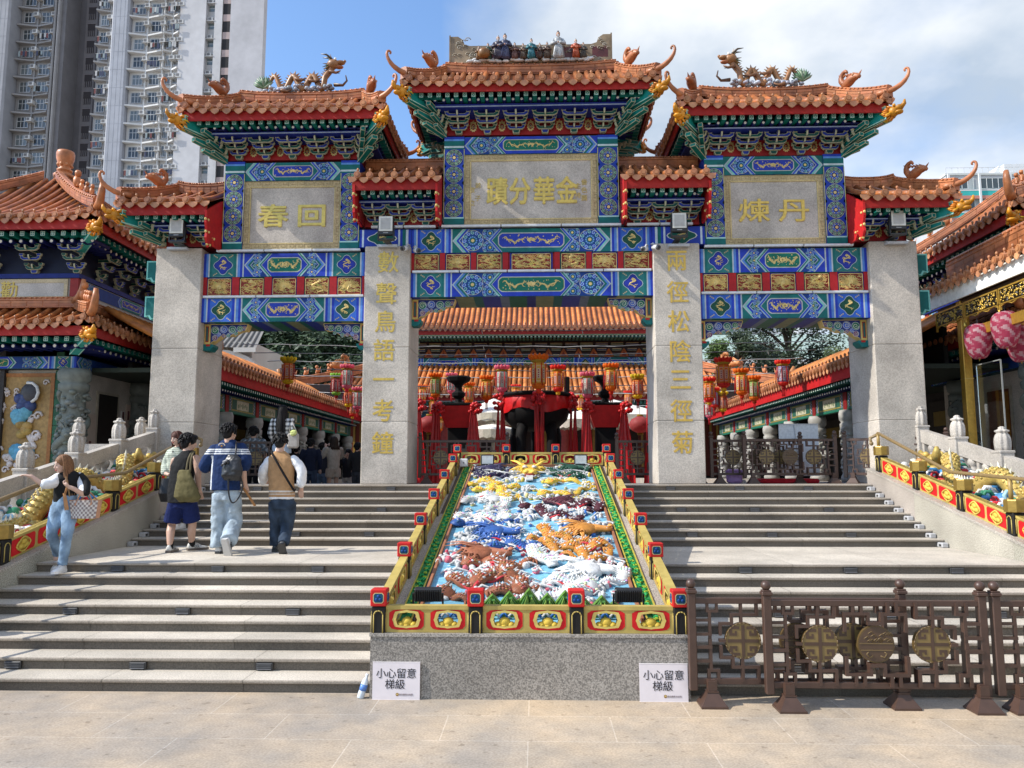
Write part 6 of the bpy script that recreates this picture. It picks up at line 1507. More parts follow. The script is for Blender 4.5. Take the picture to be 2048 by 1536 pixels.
for x, y in ((8.86, 8.55), (8.86, 6.25), (10.6, 8.55), (10.6, 6.25)):
    g = MB(); g.bbox(x-.085, x+.085, y-.085, y+.085, TZ, cze-.36, GO, .012); g.bbox(x-.11, x+.11, y-.11, y+.11, TZ, TZ+.16, GO, .012); g.box(x-.09, x+.09, y-.09, y+.09, TZ+2.1, TZ+2.12, (.5, .33, .1)); P('gilded_post', g, M_GOLD)
g = MB(); g.box(8.80, 8.92, 6.34, 8.46, 4.72, 4.92, GO); g.box(8.80, 8.92, 5.9, 9.4, cze-.44, cze-.37, (.05, .03, .02)); g.box(8.95, 10.5, 8.50, 8.60, 4.72, 4.90, GO); P('gilded_beam', g, M_GOLD)
for a, b in ((5.95, 7.10), (7.13, 8.28), (8.31, 9.40)):
    g = MB(); x = 8.76; zt, zb = cze-.45, cze-.86
    for y0_, y1_, z0_, z1_ in ((a, b, zt-.03, zt), (a, a+.025, zb, zt-.03), (b-.025, b, zb, zt-.03), (a, b, zb+.10, zb+.115)): g.box(x-.02, x+.02, y0_, y1_, z0_, z1_, (.50, .30, .05))
    g.box(x+.005, x+.012, a+.02, b-.02, zb+.11, zt-.03, (.025, .018, .012))
    for k in range(150): y, z = rng.uniform(a+.05, b-.05), rng.uniform(zb+.14, zt-.05); s = rng.uniform(.012, .03); g.ball((x-.008, y, z), (.014, s, s*.8), (.58, .38, .07) if k % 4 else (.12, .11, .10), 5, 3)
    g.tube([(x, a+(b-a)*t/16, zb+.05+.06*abs(math.sin(t*.59))) for t in range(17)], .014, (.58, .38, .07), 5); g.lathe([(.03, 0), (.045, .04), (.02, .08), (.03, .1)], x, a, zb-.1, (.58, .38, .07), 8)
    P('lattice_panel', g, M_GOLD)
lan = None
for k, (px, py, y) in enumerate(((1957, 685, 7.9), (2012, 662, 7.1), (2041, 690, 7.4))):
    if lan is None:
        g = MB(); pf = smooth_path([(.07, -.31), (.13, -.285), (.195, -.18), (.235, -.02), (.245, .10), (.22, .22), (.15, .29), (.06, .31)], 5); n = 44; m = len(pf)
        vs = [(r_*math.cos(2*math.pi*h/n), r_*math.sin(2*math.pi*h/n), z_*1.12) for r_, z_ in pf for h in range(n)]; fs = []; cs = []
        for a in range(m-1):
            for h in range(n):
                fs.append((a*n+h, a*n+(h+1) % n, (a+1)*n+(h+1) % n, (a+1)*n+h)); q = math.sin(h*1.1+math.sin(a*.9)*2)+math.sin(a*.95+h*.45+1.3*math.sin(h*.6))
                cs.append((.62, .40, .43) if q > .75 else ((.55, .17, .23) if q > .1 else (.46, .06, .12)))
        g.add(vs, fs, cs, True)
        g.lathe([(.05, -.33), (.07, -.3)], 0, 0, 0, (.5, .35, .08), 10); g.tube([(0, 0, .31), (0, 0, .46)], .006, (.3, .3, .3), 4); g.spike((0, 0, -.33), (0, 0, -.40), .02, (.55, .4, .1))
        lan = g.build('pink_lantern', M_LANT); o = lan
    else: o = dup(lan)
    o.location = at(px, py, y); tag(o, ('pink flowered silk lantern beside the gilded canopy post', 'pink flowered silk lantern hanging higher under the canopy middle', 'pink flowered silk lantern at the right edge behind the glass screen')[k], 'lantern', 'pink lanterns under the canopy')
g = MB(); g.box(8.95, 8.965, 7.55, 8.35, TZ+.05, TZ+2.35, (.5, .6, .6)); o = g.build('pane', mat('clear_glass', .03, var=0, spec=.5, col=(.9, .95, .95), trans=1.)); 
gs = thing('glass_screen', 'clear glass screen with thin metal edges next to the gilded post', 'glass screen', (8.95, 8.0, TZ)); o.parent = gs; o.matrix_parent_inverse = T((-8.95, -8, -TZ))
g = MB()
for y in (7.54, 8.36): g.box(8.945, 8.97, y-.008, y+.008, TZ, TZ+2.36, (.22, .23, .22))
g.box(8.945, 8.97, 7.54, 8.36, TZ+2.35, TZ+2.37, (.22, .23, .22)); o = g.build('screen_frame', M_METAL); o.parent = gs; o.matrix_parent_inverse = T((-8.95, -8, -TZ))
# ------------------------------------------------------------------ the courtyard behind the gate: hall, galleries
rng = random.Random(70)
HY = 27.0
hall = thing('temple_hall', 'main temple hall with two tiers of orange tiled roof behind the gate', 'temple', (0, 32, TZ)); IMh = T((0, -32, -TZ))
def P(name, g, m, par=None):
    o = g.build(name, m); o.parent = par or hall
    if par is None: o.matrix_parent_inverse = IMh
    return o
zu = at(1066, 655, HY+.8).z; zl = at(1066, 786, HY-1.6).z
UW, LW = 7.1, 10.3
g = MB(); slope(g, (-UW, HY+.8, zu), (UW, HY+.8, zu), (-UW+1.6, HY+4.6, zu+3.1), (UW-1.6, HY+4.6, zu+3.1), 56, .085, rng, .35, .2, 6, True, (.54, .185, .05), 5)
slope(g, (-UW, HY+9, zu), (-UW, HY+.8, zu), (-UW+1.6, HY+5, zu+3.1), (-UW+1.6, HY+4.6, zu+3.1), 30, .085, rng, .35, .2, 4, True, (.54, .185, .05), 5)
slope(g, (UW, HY+.8, zu), (UW, HY+9, zu), (UW-1.6, HY+4.6, zu+3.1), (UW-1.6, HY+5, zu+3.1), 30, .085, rng, .35, .2, 4, True, (.54, .185, .05), 5)
ru = P('upper_roof', g, M_GLAZE)
g = MB(); ridge(g, [(-UW+1.6, HY+4.7, zu+3.05), (UW-1.6, HY+4.7, zu+3.05)], .15, .6, rng, False); P('roof_ridge', g, M_GLAZE, ru)
zlt = at(1066, 733, HY+1.6).z
g = MB(); slope(g, (-LW, HY-1.6, zl), (LW, HY-1.6, zl), (-LW+3.2, HY+1.6, zlt), (LW-3.2, HY+1.6, zlt), 84, .095, rng, .35, .25, 5, True, (.52, .19, .06), 5)
slope(g, (-LW, HY+9, zl), (-LW, HY-1.6, zl), (-LW+3.2, HY+9, zlt), (-LW+3.2, HY+1.6, zlt), 36, .095, rng, .35, .2, 3, True, (.52, .19, .06), 5)
slope(g, (LW, HY-1.6, zl), (LW, HY+9, zl), (LW-3.2, HY+1.6, zlt), (LW-3.2, HY+9, zlt), 36, .095, rng, .35, .2, 3, True, (.52, .19, .06), 5)
rl = P('lower_roof', g, M_GLAZE)
for sx in (-1, 1):
    g = MB(); pts = []
    p0 = Vector((sx*(LW-3.2), HY+1.6, zlt)); p1 = Vector((sx*LW, HY-1.6, zl+.3))
    for k in range(9): t = k/8; p = p0.lerp(p1, t); p.z = zlt+(zl+.3-zlt)*(1.25*t-.25*t*t); pts.append(p)
    ridge(g, pts, .13, .42, rng, False); chiwen(g, pts[4]+Vector((0, 0, .4)), (sx*.6, -1), 1.7, (.5, .2, .07))
    for k in range(4): small_beast(g, pts[8].lerp(pts[5], k/3)+Vector((0, 0, .42)), (sx, -1), 1.5)
    g.tube([pts[8]+Vector((0, 0, .2)), pts[8]+Vector((sx*.4, -.5, .35)), pts[8]+Vector((sx*.5, -.6, .7))], [.2, .16, .06], (.5, .2, .07), 7)
    P('hip_ridge', g, M_GLAZE, rl)
g = MB(); zf = zu-.3; g.box(-UW+.1, UW-.1, HY+.85, HY+.92, zf, zu-.04, (.25, .02, .016)); g.box(-LW+.1, LW-.1, HY-1.54, HY-1.48, zl-.3, zl-.05, (.25, .02, .016)); P('red_fascia', g, M_PAINT)
g = MB()
for k in range(76): x = -UW+.4+k*(2*UW-.8)/75; g.box(x-.05, x+.05, HY+1.0, HY+1.9, zf-.14, zf-.02, (.06, .20, .17)); g.rect(x-.035, x+.035, zf-.11, zf-.04, HY+.995, (.45, .5, .42))
for k in range(120): x = -LW+.4+k*(2*LW-.8)/119; g.box(x-.05, x+.05, HY-1.4, HY-.6, zl-.45, zl-.32, (.05, .16, .14))
P('rafters', g, M_PAINT)
z1 = at(1066, 716, HY+2.4).z; z2 = at(1066, 738, HY+2.4).z; z0 = at(1066, 668, HY+2.4).z
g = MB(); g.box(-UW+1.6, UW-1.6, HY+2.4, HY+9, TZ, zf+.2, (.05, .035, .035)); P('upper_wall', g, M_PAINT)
g = MB(); yb = HY+2.39
for k in range(16):
    x = -UW+1.7+k*(2*UW-3.4)/15
    for lv in range(4):
        w_ = .14+.075*lv; zz = z1+(z0-z1)*lv/4.6; g.box(x-w_, x+w_, yb-.15-.12*lv, yb-.02, zz+.05, zz+.14, (.03, .07, .06) if k % 2 else (.02, .03, .10)); g.rect(x-w_, x+w_, zz+.12, zz+.145, yb-.153-.12*lv, (.45, .36, .18)); g.rect(x-w_, x+w_, zz+.045, zz+.065, yb-.153-.12*lv, (.30, .28, .18))
    x2 = x+(UW-1.7)/15; g.flat([(x2-.24, z1+.05), (x2+.24, z1+.05), (x2+.10, z1+.32), (x2, z1+.46), (x2-.10, z1+.32)], yb-.004, (.42, .12, .03)); g.flat([(x2-.13, z1+.08), (x2+.13, z1+.08), (x2, z1+.30)], yb-.008, (.20, .03, .02))
P('bracket_tier', g, M_PAINT)
g = MB(); L_ = 4.1
for k in range(3): x0 = -6.15+k*L_; painted_beam(g, x0, x0+L_-.02, z2, z1, yb-.02, k % 2 == 0, rng, True)
g.box(-6.2, 6.2, yb-.015, yb+.2, z2, z1, (.02, .06, .2)); P('painted_beam', g, M_PAINT)
g = MB(); ridge(g, [(-LW+3.1, HY+1.75, zlt-.02), (LW-3.1, HY+1.75, zlt-.02)], .12, at(1066, 741, HY+1.7).z-zlt+.25, rng, True); P('skirt_ridge', g, M_GLAZE, rl)
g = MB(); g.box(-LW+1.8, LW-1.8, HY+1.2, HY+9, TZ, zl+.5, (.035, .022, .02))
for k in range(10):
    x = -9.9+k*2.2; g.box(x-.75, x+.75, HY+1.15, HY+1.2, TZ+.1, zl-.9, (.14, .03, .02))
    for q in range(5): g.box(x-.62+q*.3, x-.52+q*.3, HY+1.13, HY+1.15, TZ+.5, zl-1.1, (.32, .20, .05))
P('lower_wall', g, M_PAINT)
for k in range(8):
    x = -9+k*2.57; g = MB(); g.lathe([(.34, 0), (.36, .1), (.26, .2), (.25, zl-TZ-.6), (.3, zl-TZ-.4)], x, HY-.4, TZ, (.25, .035, .025), 14); P('column', g, M_PAINT)
g = MB(); g.box(-LW+1, LW-1, HY-.7, HY-.2, zl-1.05, zl-.45, (.03, .09, .12)); P('eaves_beam', g, M_PAINT)
# galleries on both sides
for sx in (-1, 1):
    side = 'left' if sx < 0 else 'right'
    gl = thing('gallery', 'long %s gallery with red fascia, tiled eaves and dragon columns' % side, 'gallery', (sx*8.5, 17, TZ)); IMg = T((-sx*8.5, -17, -TZ))
    def Q(name, g, m, par=None):
        o = g.build(name, m); o.parent = par or gl
        if par is None: o.matrix_parent_inverse = IMg
        return o
    xe, ze, ya, yb_ = 7.2, 4.56, 9.4, 25.0
    g = MB(); n = 66
    A, B = ((-xe, yb_, ze), (-xe, ya, ze)) if sx < 0 else ((xe, ya, ze), (xe, yb_, ze))
    C_, D_ = ((-xe-2.4, yb_, ze+1.15), (-xe-2.4, ya, ze+1.15)) if sx < 0 else ((xe+2.4, ya, ze+1.15), (xe+2.4, yb_, ze+1.15))
    slope(g, A, B, C_, D_, n, .07, rng, .3, 0, 4, True, (.55, .20, .05), 5); rt = Q('tiled_roof', g, M_GLAZE)
    g = MB(); g.box(sx*(xe+.05), sx*(xe+.09), ya, yb_, ze-.36, ze-.04, (.42, .012, .014)); Q('red_fascia', g, M_PAINT)
    g = MB()
    for k in range(100):
        y = ya+.1+k*(yb_-ya-.2)/99; g.box(sx*(xe+.12), sx*(xe+.8), y-.04, y+.04, ze-.45, ze-.37, (.006, .10, .085)); g.box(sx*(xe+.113), sx*(xe+.12), y-.032, y+.032, ze-.44, ze-.38, (.45, .55, .48)); g.tube([(sx*(xe+.26), y+.07, ze-.53), (sx*(xe+.9), y+.07, ze-.5)], .038, NAVY, 6, True, False); g.tube([(sx*(xe+.252), y+.07, ze-.53), (sx*(xe+.262), y+.07, ze-.53)], .026, (.6, .58, .5), 6, True, False)
    Q('rafters', g, M_PAINT)
    g = MB(); g.box(sx*(xe+.5), sx*(xe+.62), ya, yb_, ze-.95, ze-.56, (.05, .12, .09)); ncol = 7; pit = (yb_-ya-.6)/ncol
    for k in range(ncol):
        y0 = ya+.3+k*pit; y1 = y0+pit; xx = sx*(xe+.496)
        def q4(a, b, c, d, col, o=0): 
            X = xx-sx*o; vs = [(X, a, c), (X, b, c), (X, b, d), (X, a, d)]; g.add(vs, [(0, 1, 2, 3)] if sx > 0 else [(3, 2, 1, 0)], col)
        q4(y0+.3, y1-.3, ze-.92, ze-.60, (.30, .24, .06), .002); q4(y0+.34, y1-.34, ze-.89, ze-.63, (.025, .10, .07), .004)
        c = (y0+y1)/2; q4(c-.42, c+.42, ze-.88, ze-.64, (.42, .40, .28), .006)
        for j in range(7): q4(c-.35+j*.1, c-.29+j*.1, ze-.84+.03*(j % 3), ze-.74+.03*(j % 2), (.12, .17, .09), .008)
        for e in (y0+.2, y1-.28):
            for j in range(8): q4(e, e+.035, ze-.92+j*.042, ze-.895+j*.042, ((.5, .48, .55), (.10, .08, .35))[j % 2], .004); q4(e+.05, e+.085, ze-.92+j*.042, ze-.895+j*.042, ((.10, .08, .35), (.5, .48, .55))[j % 2], .004)
        for j in range(int(pit/.09)): q4(y0+j*.09, y0+.05+j*.09, ze-.985, ze-.95, (.55, .52, .3) if j % 2 else (.04, .2, .14), .006)
        g.box(sx*(xe+.48), sx*(xe+.64), y0-.11, y0+.11, ze-1.0, ze-.56, (.20, .012, .012)); g.box(sx*(xe+.485), sx*(xe+.63), y0+.12, y1-.12, ze-1.0, ze-.952, (.012, .13, .08))
    Q('painted_frieze', g, M_PAINT)
    for k in range(ncol+1):
        g = MB(); carved_column(g, sx*(xe+.56), ya+.3+k*pit, TZ, ze-1.0, .19, random.Random(k+3), (.30, .29, .265)); Q('carved_column', g, M_CARVE)
    g = MB(); g.box(sx*(xe+4.2), sx*(xe+4.3), ya-.5, yb_, TZ, ze+1.6, (.035, .03, .03)); g.box(sx*(xe+.7), sx*(xe+4.2), ya, yb_, ze-.3, ze-.2, (.03, .04, .03)); g.box(*sorted((sx*(xe+.7), sx*(xe+4.3))), yb_-.1, yb_, TZ, ze+1.2, (.03, .025, .025)); g.box(*sorted((sx*(xe+2.2), sx*(xe+2.3))), ya+1, yb_, ze-.2, ze+1.1, (.03, .03, .03)); Q('back_wall', g, M_PAINT)
    for k in range(3):
        g = MB(); y = ya+3+k*4.4; g.box(sx*(xe+4.1), sx*(xe+4.19), y, y+2.6, TZ+.2, TZ+2.2, (.05, .045, .04)); g.box(sx*(xe+4.05), sx*(xe+4.1), y+.3, y+2.3, TZ+1.5, TZ+1.9, (.22, .16, .05)); Q('wall_board', g, M_PAINT)
# ------------------------------------------------------------------ metal lattice barriers
FB = (.064, .034, .024)
def bars(g, segs, y, w_, t, col):
    for i_, ((x0, z0), (x1, z1)) in enumerate(segs):
        t += .0009; w_ += .00007
        g.box(min(x0, x1)-w_/2, max(x0, x1)+w_/2, y-t/2, y+t/2, min(z0, z1)-w_/2, max(z0, z1)+w_/2, col)
def shou(g, x, z, r, y, face):
    g.tube([(x, y+.02, z), (x, y-.02, z)], r, (.10, .062, .020), 28, True, False)
    g.tube([(x, y-.02, z), (x, y-.022, z)], r*.96, (.185, .125, .042), 28, True, False)
    DB = (.065, .036, .022); yy = y-.026
    for a, b, c, d, o_ in ((-.86, .86, -.09, .09, 0), (-.09, .09, -.86, .86, .001)): g.box(x+a*r, x+b*r, yy-o_, y-.0221-o_*.1, z+c*r, z+d*r, DB)
    for sx in (-1, 1):
        for sz in (-1, 1):
            for a, b, c, d in ((.20, .66, .64, .80), (.60, .76, .28, .64), (.34, .60, .28, .42), (.34, .46, .42, .54)): g.box(x+sx*a*r, x+sx*b*r, yy+.0005, y-.0221, z+sz*c*r, z+sz*d*r, DB)
    n = 28
    for k in range(n): a, b = 2*math.pi*k/n, 2*math.pi*(k+1)/n; g.tube([(x+r*.97*math.cos(a), y-.022, z+r*.97*math.sin(a)), (x+r*.97*math.cos(b), y-.022, z+r*.97*math.sin(b))], r*.035, (.12, .075, .03), 4)
def textdisc(g, x, z, r, y):
    g.tube([(x, y+.02, z), (x, y-.02, z)], r, (.10, .062, .020), 28, True, False); g.tube([(x, y-.02, z), (x, y-.022, z)], r*.93, (.075, .043, .025), 28, True, False)
    for zz in (.04, -.32): g.box(x-.9*r*math.sqrt(1-zz*zz), x+.9*r*math.sqrt(1-zz*zz), y-.026, y-.022, z+zz*r-.004, z+zz*r+.004, (.15, .10, .04))
    rr = random.Random(4)
    for k in range(16): a = rr.uniform(-.75, .75)*r; b = rr.uniform(.1, .6)*r; g.tube([(x+a, y-.023, z+b), (x+a+.03, y-.024, z+b+.02), (x+a+.05, y-.023, z+b-.01)], .004, (.14, .09, .035), 4)
    for sx in (-1, 1): g.tube([(x+sx*r*.2, y-.023, z-.62*r), (x+sx*r*.4, y-.024, z-.72*r), (x+sx*r*.55, y-.024, z-.5*r), (x+sx*r*.42, y-.024, z-.42*r)], .006, (.15, .10, .04), 4)
def barrier_mesh(W_, col=FB, medals=True):
    parts = []
    zt, zb = .885, .20; g = MB()
    g.bbox(.03, W_-.03, -.022, .022, zt-.022, zt+.03, col, .005); g.bbox(.03, W_-.03, -.022, .022, zb-.03, zb+.022, col, .005)
    s = []; X = lambda f: f*W_
    zm = .545
    # stepped fretwork round each roundel, mirrored left/right and top/bottom
    for mir in (0, 1):
        mx = (lambda f: f) if not mir else (lambda f: 1-f)
        for up in (0, 1):
            mz = (lambda z: z) if not up else (lambda z: 2*zm-z)
            S = lambda a, b: s.append(((X(mx(a[0])), mz(a[1])), (X(mx(b[0])), mz(b[1]))))
            S((.075, .885), (.075, .80)); S((.12, .885), (.12, .80)); S((.085, .80), (.12, .80)); S((.085, .80), (.085, .545)); S((.02, .72), (.085, .72)); S((.135, .60), (.135, .69)); S((.135, .69), (.19, .69)); S((.19, .69), (.19, .77)); S((.19, .77), (.31, .77))
            S((.235, .885), (.235, .77)); S((.235, .77), (.235, .70)); S((.135, .545), (.15, .545)); S((.31, .77), (.31, .885)); S((.40, .885), (.40, .80)); S((.36, .80), (.47, .80)); S((.36, .80), (.36, .66)); S((.44, .885), (.44, .80)); S((.47, .80), (.47, .72)); S((.47, .72), (.53, .72)); S((.02, .6), (.085, .6))
    bars(g, s, 0, .024, .026, col); parts.append(('lattice', g))
    for x in (.0, W_):
        g = MB(); g.bbox(x-.035, x+.035, -.035, .035, .12, .955, col, .006); g.bbox(x-.046, x+.046, -.046, .046, .955, .985, col, .006); g.bbox(x-.038, x+.038, -.038, .038, .985, 1.0, col, .004)
        parts.append(('post', g)); g2 = MB(); g2.ball((x, 0, 1.038), .043, col, 14, 10); parts.append(('ball_finial', g2))
    for k, f in enumerate((.24, .50, .76)):
        g = MB(); (shou if k != 1 else textdisc)(g, X(f), zm, .158, 0, 1) if k != 1 else textdisc(g, X(f), zm, .158, 0); parts.append(('roundel', g))
    for x in (.15, W_-.06):
        g = MB(); q = .115; t = .045
        for z0, z1, a, b in ((0, .018, q, q), (.018, .12, q*.96, t), (.12, .13, t*1.15, t*1.15), (.13, .215, t*.86, t*.86)):
            vs = [(x+i*a, j*a-.05, z0) for i, j in ((-1, -1), (1, -1), (1, 1), (-1, 1))]+[(x+i*b, j*b-.05, z1) for i, j in ((-1, -1), (1, -1), (1, 1), (-1, 1))]
            g.add(vs, [(3,2,1,0), (4,5,6,7), (0,1,5,4), (1,2,6,5), (2,3,7,6), (3,0,4,7)], col)
        g.box(x-.03, x+.03, -.06, -.02, .17, .22, col); parts.append(('foot', g))
    return parts
bar0 = None
def barrier(loc, rz, label, col=None, grp='lattice barriers'):
    global bar0
    if bar0 is None:
        bar0 = thing('lattice_barrier', label, 'barrier', loc, rz, grp); po = None
        for nm, g in barrier_mesh(1.85):
            o = g.build(nm, M_METAL, po if nm == 'ball_finial' else bar0)
            if nm == 'post': po = o
        return bar0
    return dup(bar0, loc=loc, rz=rz, label=label)
barrier((1.455, -.235, 0), -.0, 'brown metal lattice barrier next to the right notice, partly behind another')
barrier((2.09, -.345, 0), -.0, 'brown metal lattice barrier in front, overlapping the one by the notice')
barrier((4.06, -.345, 0), -.0, 'brown metal lattice barrier cut off by the right picture edge')
for (px0, px1, y, rz, lb) in ((835, 0, 9.0, 0, 'dark lattice barrier behind the ramp head, beside the inner left pillar'), (1420, 0, 9.05, 0, 'dark lattice barrier on the terrace next to the inner right pillar'), (1486, 0, 8.75, 0, 'dark lattice barrier across the middle of the right gate bay')):
    q = at(px0, 960, y); o = barrier((q.x+.04, y, TZ-.004), rz, lb)
q = at(1692, 960, 8.75); barrier((q.x, 8.75, TZ-.004), -.62, 'dark lattice barrier set at an angle by the outer right pillar')
q = at(478, 960, 9.3); barrier((q.x-1.1, 9.25, TZ-.004), .12, 'dark lattice barrier in the left gate bay behind the walkers')
q = at(1240, 960, 9.2); barrier((q.x-.05, 9.3, TZ-.004), .1, 'dark lattice barrier behind the ramp head, beside the inner right pillar')
# ------------------------------------------------------------------ burners dressed in red cloth
M_IRON = mat('black_iron', .72, var=.15, vscale=10, spec=.15)
BK = (.009, .0085, .009); RC = (.50, .010, .012)
def rosette(g, p, r, rng, col=RC):
    for k in range(34):
        a, b = rng.uniform(0, 6.28), rng.uniform(-.9, 1.2); d = Vector((math.cos(a)*math.cos(b), -abs(math.sin(b))*.8, math.sin(a)*math.cos(b))); q = Vector(p)+d*r*rng.uniform(.5, .95)
        g.ball(q, (r*.26, r*.2, r*.24), vary(col, rng, .35), 6, 4)
def drape(g, x0, x1, z0, z1, y, flare, rng, col=RC):
    n = 10; m = 8; vs = []
    for j in range(m+1):
        t = j/m
        for i in range(n+1):
            u = i/n; x = x0+(x1-x0)*u; c = (x0+x1)/2; w_ = .55+.45*t+flare*t
            vs.append((c+(x-c)*w_+.03*math.sin(3*t+x*9), y-.035*math.sin(u*19+t*2)-.05*t, z1+(z0-z1)*t))
    fs = [(j*(n+1)+i, (j+1)*(n+1)+i, (j+1)*(n+1)+i+1, j*(n+1)+i+1) for j in range(m) for i in range(n)]
    g.add(vs, fs, [vary(col, rng, .12) for f in fs], True); o = len(vs)
    g.add([(x, y_+.02, z) for x, y_, z in vs], [f[::-1] for f in fs], col, True)
def S3(name, g, m, par): o = g.build(name, m); o.parent = par; return o
rng = random.Random(15)
d = 14.0; cu = thing('incense_cauldron', 'large round black cauldron wrapped in red cloth, centre of the court', 'incense burner', (at(1072, 905, d).x, d, COURT))
zr = at(1072, 790, d).z-COURT; R0 = .93
g = MB(); g.lathe([(.30, zr-1.0), (.62, zr-.92), (.86, zr-.70), (.93, zr-.45), (.88, zr-.18), (.86, zr-.10), (1.0, zr-.06), (1.0, zr+.02), (.85, zr+.02), (.84, zr-.10)], 0, 0, 0, BK, 32); S3('bowl', g, M_IRON, cu)
for a in (-2.2, -.9, .6, 1.57, 2.6): 
    g = MB(); x, y = .60*math.cos(a), .60*math.sin(a); g.tube([(x, y, zr-.85), (x*1.15, y*1.15, zr-1.15), (x*1.05, y*1.05, .3), (x*1.3, y*1.3, 0)], [.17, .15, .10, .13], BK, 10); S3('leg', g, M_IRON, cu)
for s_ in (-1, 1): g = MB(); g.bbox(s_*.86-.075, s_*.86+.075, -.12, .12, zr-.06, zr+.50, BK, .03); S3('handle', g, M_IRON, cu)
g = MB(); n = 32; 
vs = []; 
for k in range(n+1):
    a = -math.pi+math.pi*k/n; 
    for t, rad in ((0, .92), (.5, .97+.02*math.sin(k*2.3)), (1, .95+.03*math.sin(k*1.7))): vs.append((rad*math.cos(a), rad*math.sin(a), zr-.08-.40*t-.07*t*math.sin(k*.42)))
fs = [(3*k+j, 3*k+j+1, 3*k+j+4, 3*k+j+3) for k in range(n) for j in range(2)]; g.add(vs, fs, RC, True); g.add([(x*.985, y*.985, z) for x, y, z in vs], [f[::-1] for f in fs], RC, True); S3('red_sash', g, M_SATIN, cu)
for x, y in ((.05, -1.0), (-.98, -.25), (.98, -.25)):
    g = MB(); rosette(g, (x, y, zr-.20), .22 if y < -.5 else .24, rng); r_ = S3('rosette', g, M_SATIN, cu)
    g = MB(); drape(g, x-.11, x+.03, .12, zr-.3, y-.04, .5, rng); drape(g, x+.02, x+.17, .10, zr-.3, y-.06, .5, rng); S3('ribbon_tail', g, M_SATIN, cu)
b0 = None
for k, (px, zt_px, lb) in enumerate(((917, 808, 'square black burner in red cloth, left of the big cauldron'), (1210, 808, 'square black burner in red cloth, right of the big cauldron'), (806, 800, 'red draped burner half hidden by the inner left pillar'), (1338, 800, 'red draped burner half hidden by the inner right pillar'))):
    y = 13.6 if k < 2 else 12.6; q = at(px, zt_px, y)
    if b0 is None:
        b0 = thing('incense_burner', lb, 'incense burner', (q.x, y, COURT), 0, 'draped burners'); z = q.z-COURT; zi = z
        g = MB()
        for z0_, z1_, a in ((0, .14, .36), (.14, .5, .22), (.5, z-.62, .27)): g.bbox(-a, a, -a*.8, a*.8, z0_, z1_, BK, .02)
        vs = [(i*.30, j*.26, z-.62) for i, j in ((-1,-1),(1,-1),(1,1),(-1,1))]+[(i*.50, j*.40, z-.06) for i, j in ((-1,-1),(1,-1),(1,1),(-1,1))]; g.add(vs, [(3,2,1,0),(4,5,6,7),(0,1,5,4),(1,2,6,5),(2,3,7,6),(3,0,4,7)], BK); g.bbox(-.54, .54, -.44, .44, z-.06, z, BK, .01); S3('burner_body', g, M_IRON, b0)
        g = MB(); g.lathe([(.16, 0), (.10, .06), (.09, .14), (.18, .22), (.19, .30), (.10, .36), (.09, .46), (.14, .54), (.30, .62), (.34, .72), (.30, .76)], 0, 0, z, BK, 8, False); S3('candle_stand', g, M_IRON, b0)
        g = MB(); vs = [(-.30, -.30, z-.66), (.30, -.30, z-.66), (.52, -.46, z-.08), (-.52, -.46, z-.08)]; g.add(vs, [(0,1,2,3)], RC); g.add([(x, y_+.02, zz) for x, y_, zz in vs], [(3,2,1,0)], RC)
        for s_ in (-1, 1): g.add([(s_*.52, -.46, z-.08), (s_*.52, .44, z-.08), (s_*.31, .3, z-.66), (s_*.31, -.30, z-.66)], [(0,1,2,3) if s_ < 0 else (3,2,1,0)], RC)
        S3('red_cloth', g, M_SATIN, b0)
        for s_ in (-1, 1):
            g = MB(); rosette(g, (s_*.50, -.46, z-.16), .19, rng); S3('rosette', g, M_SATIN, b0); g = MB(); drape(g, s_*.50-.22, s_*.50+.12, .15, z-.2, -.50, .55, rng); S3('ribbon_tail', g, M_SATIN, b0)
    else: dup(b0, loc=(q.x, y, COURT+(q.z-COURT-zi)*0), label=lb)
# ------------------------------------------------------------------ white parasols
def parasol(px, py, y, w_, h_, lb, tilt=0):
    q = at(px, py, y); t = thing('parasol', lb, 'parasol', (q.x, y, COURT), 0, 'cream parasols in the court'); z = q.z-COURT
    g = MB(); n = 12; CR = (.74, .71, .64)
    rings = [(0.02, z), (w_*.35, z-h_*.35), (w_*.75, z-h_*.75), (w_, z-h_)]
    vs = [(r*math.cos(2*math.pi*k/n), r*math.sin(2*math.pi*k/n)*.9, zz-(.0 if k % 2 else .03)*r) for r, zz in rings for k in range(n)]
    g.add(vs, [(i*n+k, i*n+(k+1) % n, (i+1)*n+(k+1) % n, (i+1)*n+k) for i in range(3) for k in range(n)], CR)
    for k in range(n*2):
        a, b = 2*math.pi*k/(n*2), 2*math.pi*(k+1)/(n*2); r = w_*1.0; zz = z-h_; 
        g.add([(r*math.cos(a), r*.9*math.sin(a), zz), (r*math.cos(b), r*.9*math.sin(b), zz), (r*1.02*math.cos(b), r*.92*math.sin(b), zz-.24), (r*1.02*math.cos((a+b)/2), r*.92*math.sin((a+b)/2), zz-.28), (r*1.02*math.cos(a), r*.92*math.sin(a), zz-.24)], [(0,1,2,3,4)], vary((.55, .50, .42), random.Random(k), .06))
    S3('canopy', g, M_CLOTH, t); g = MB(); g.tube([(0, 0, 0), (0, 0, z)], .035, (.5, .5, .48), 8); g.bbox(-.35, .35, -.35, .35, 0, .08, (.1, .1, .1)); S3('pole', g, M_IRON, t)
parasol(988, 797, 18, 1.35, .55, 'cream parasol between the left burner and the cauldron')
parasol(1228, 800, 18.5, 2.1, .62, 'wide cream parasol behind the right burner'); parasol(1150, 822, 16.9, .8, .3, 'small cream parasol just right of the cauldron'); parasol(985, 845, 17, .95, .25, 'lower cream parasol left of the cauldron legs')
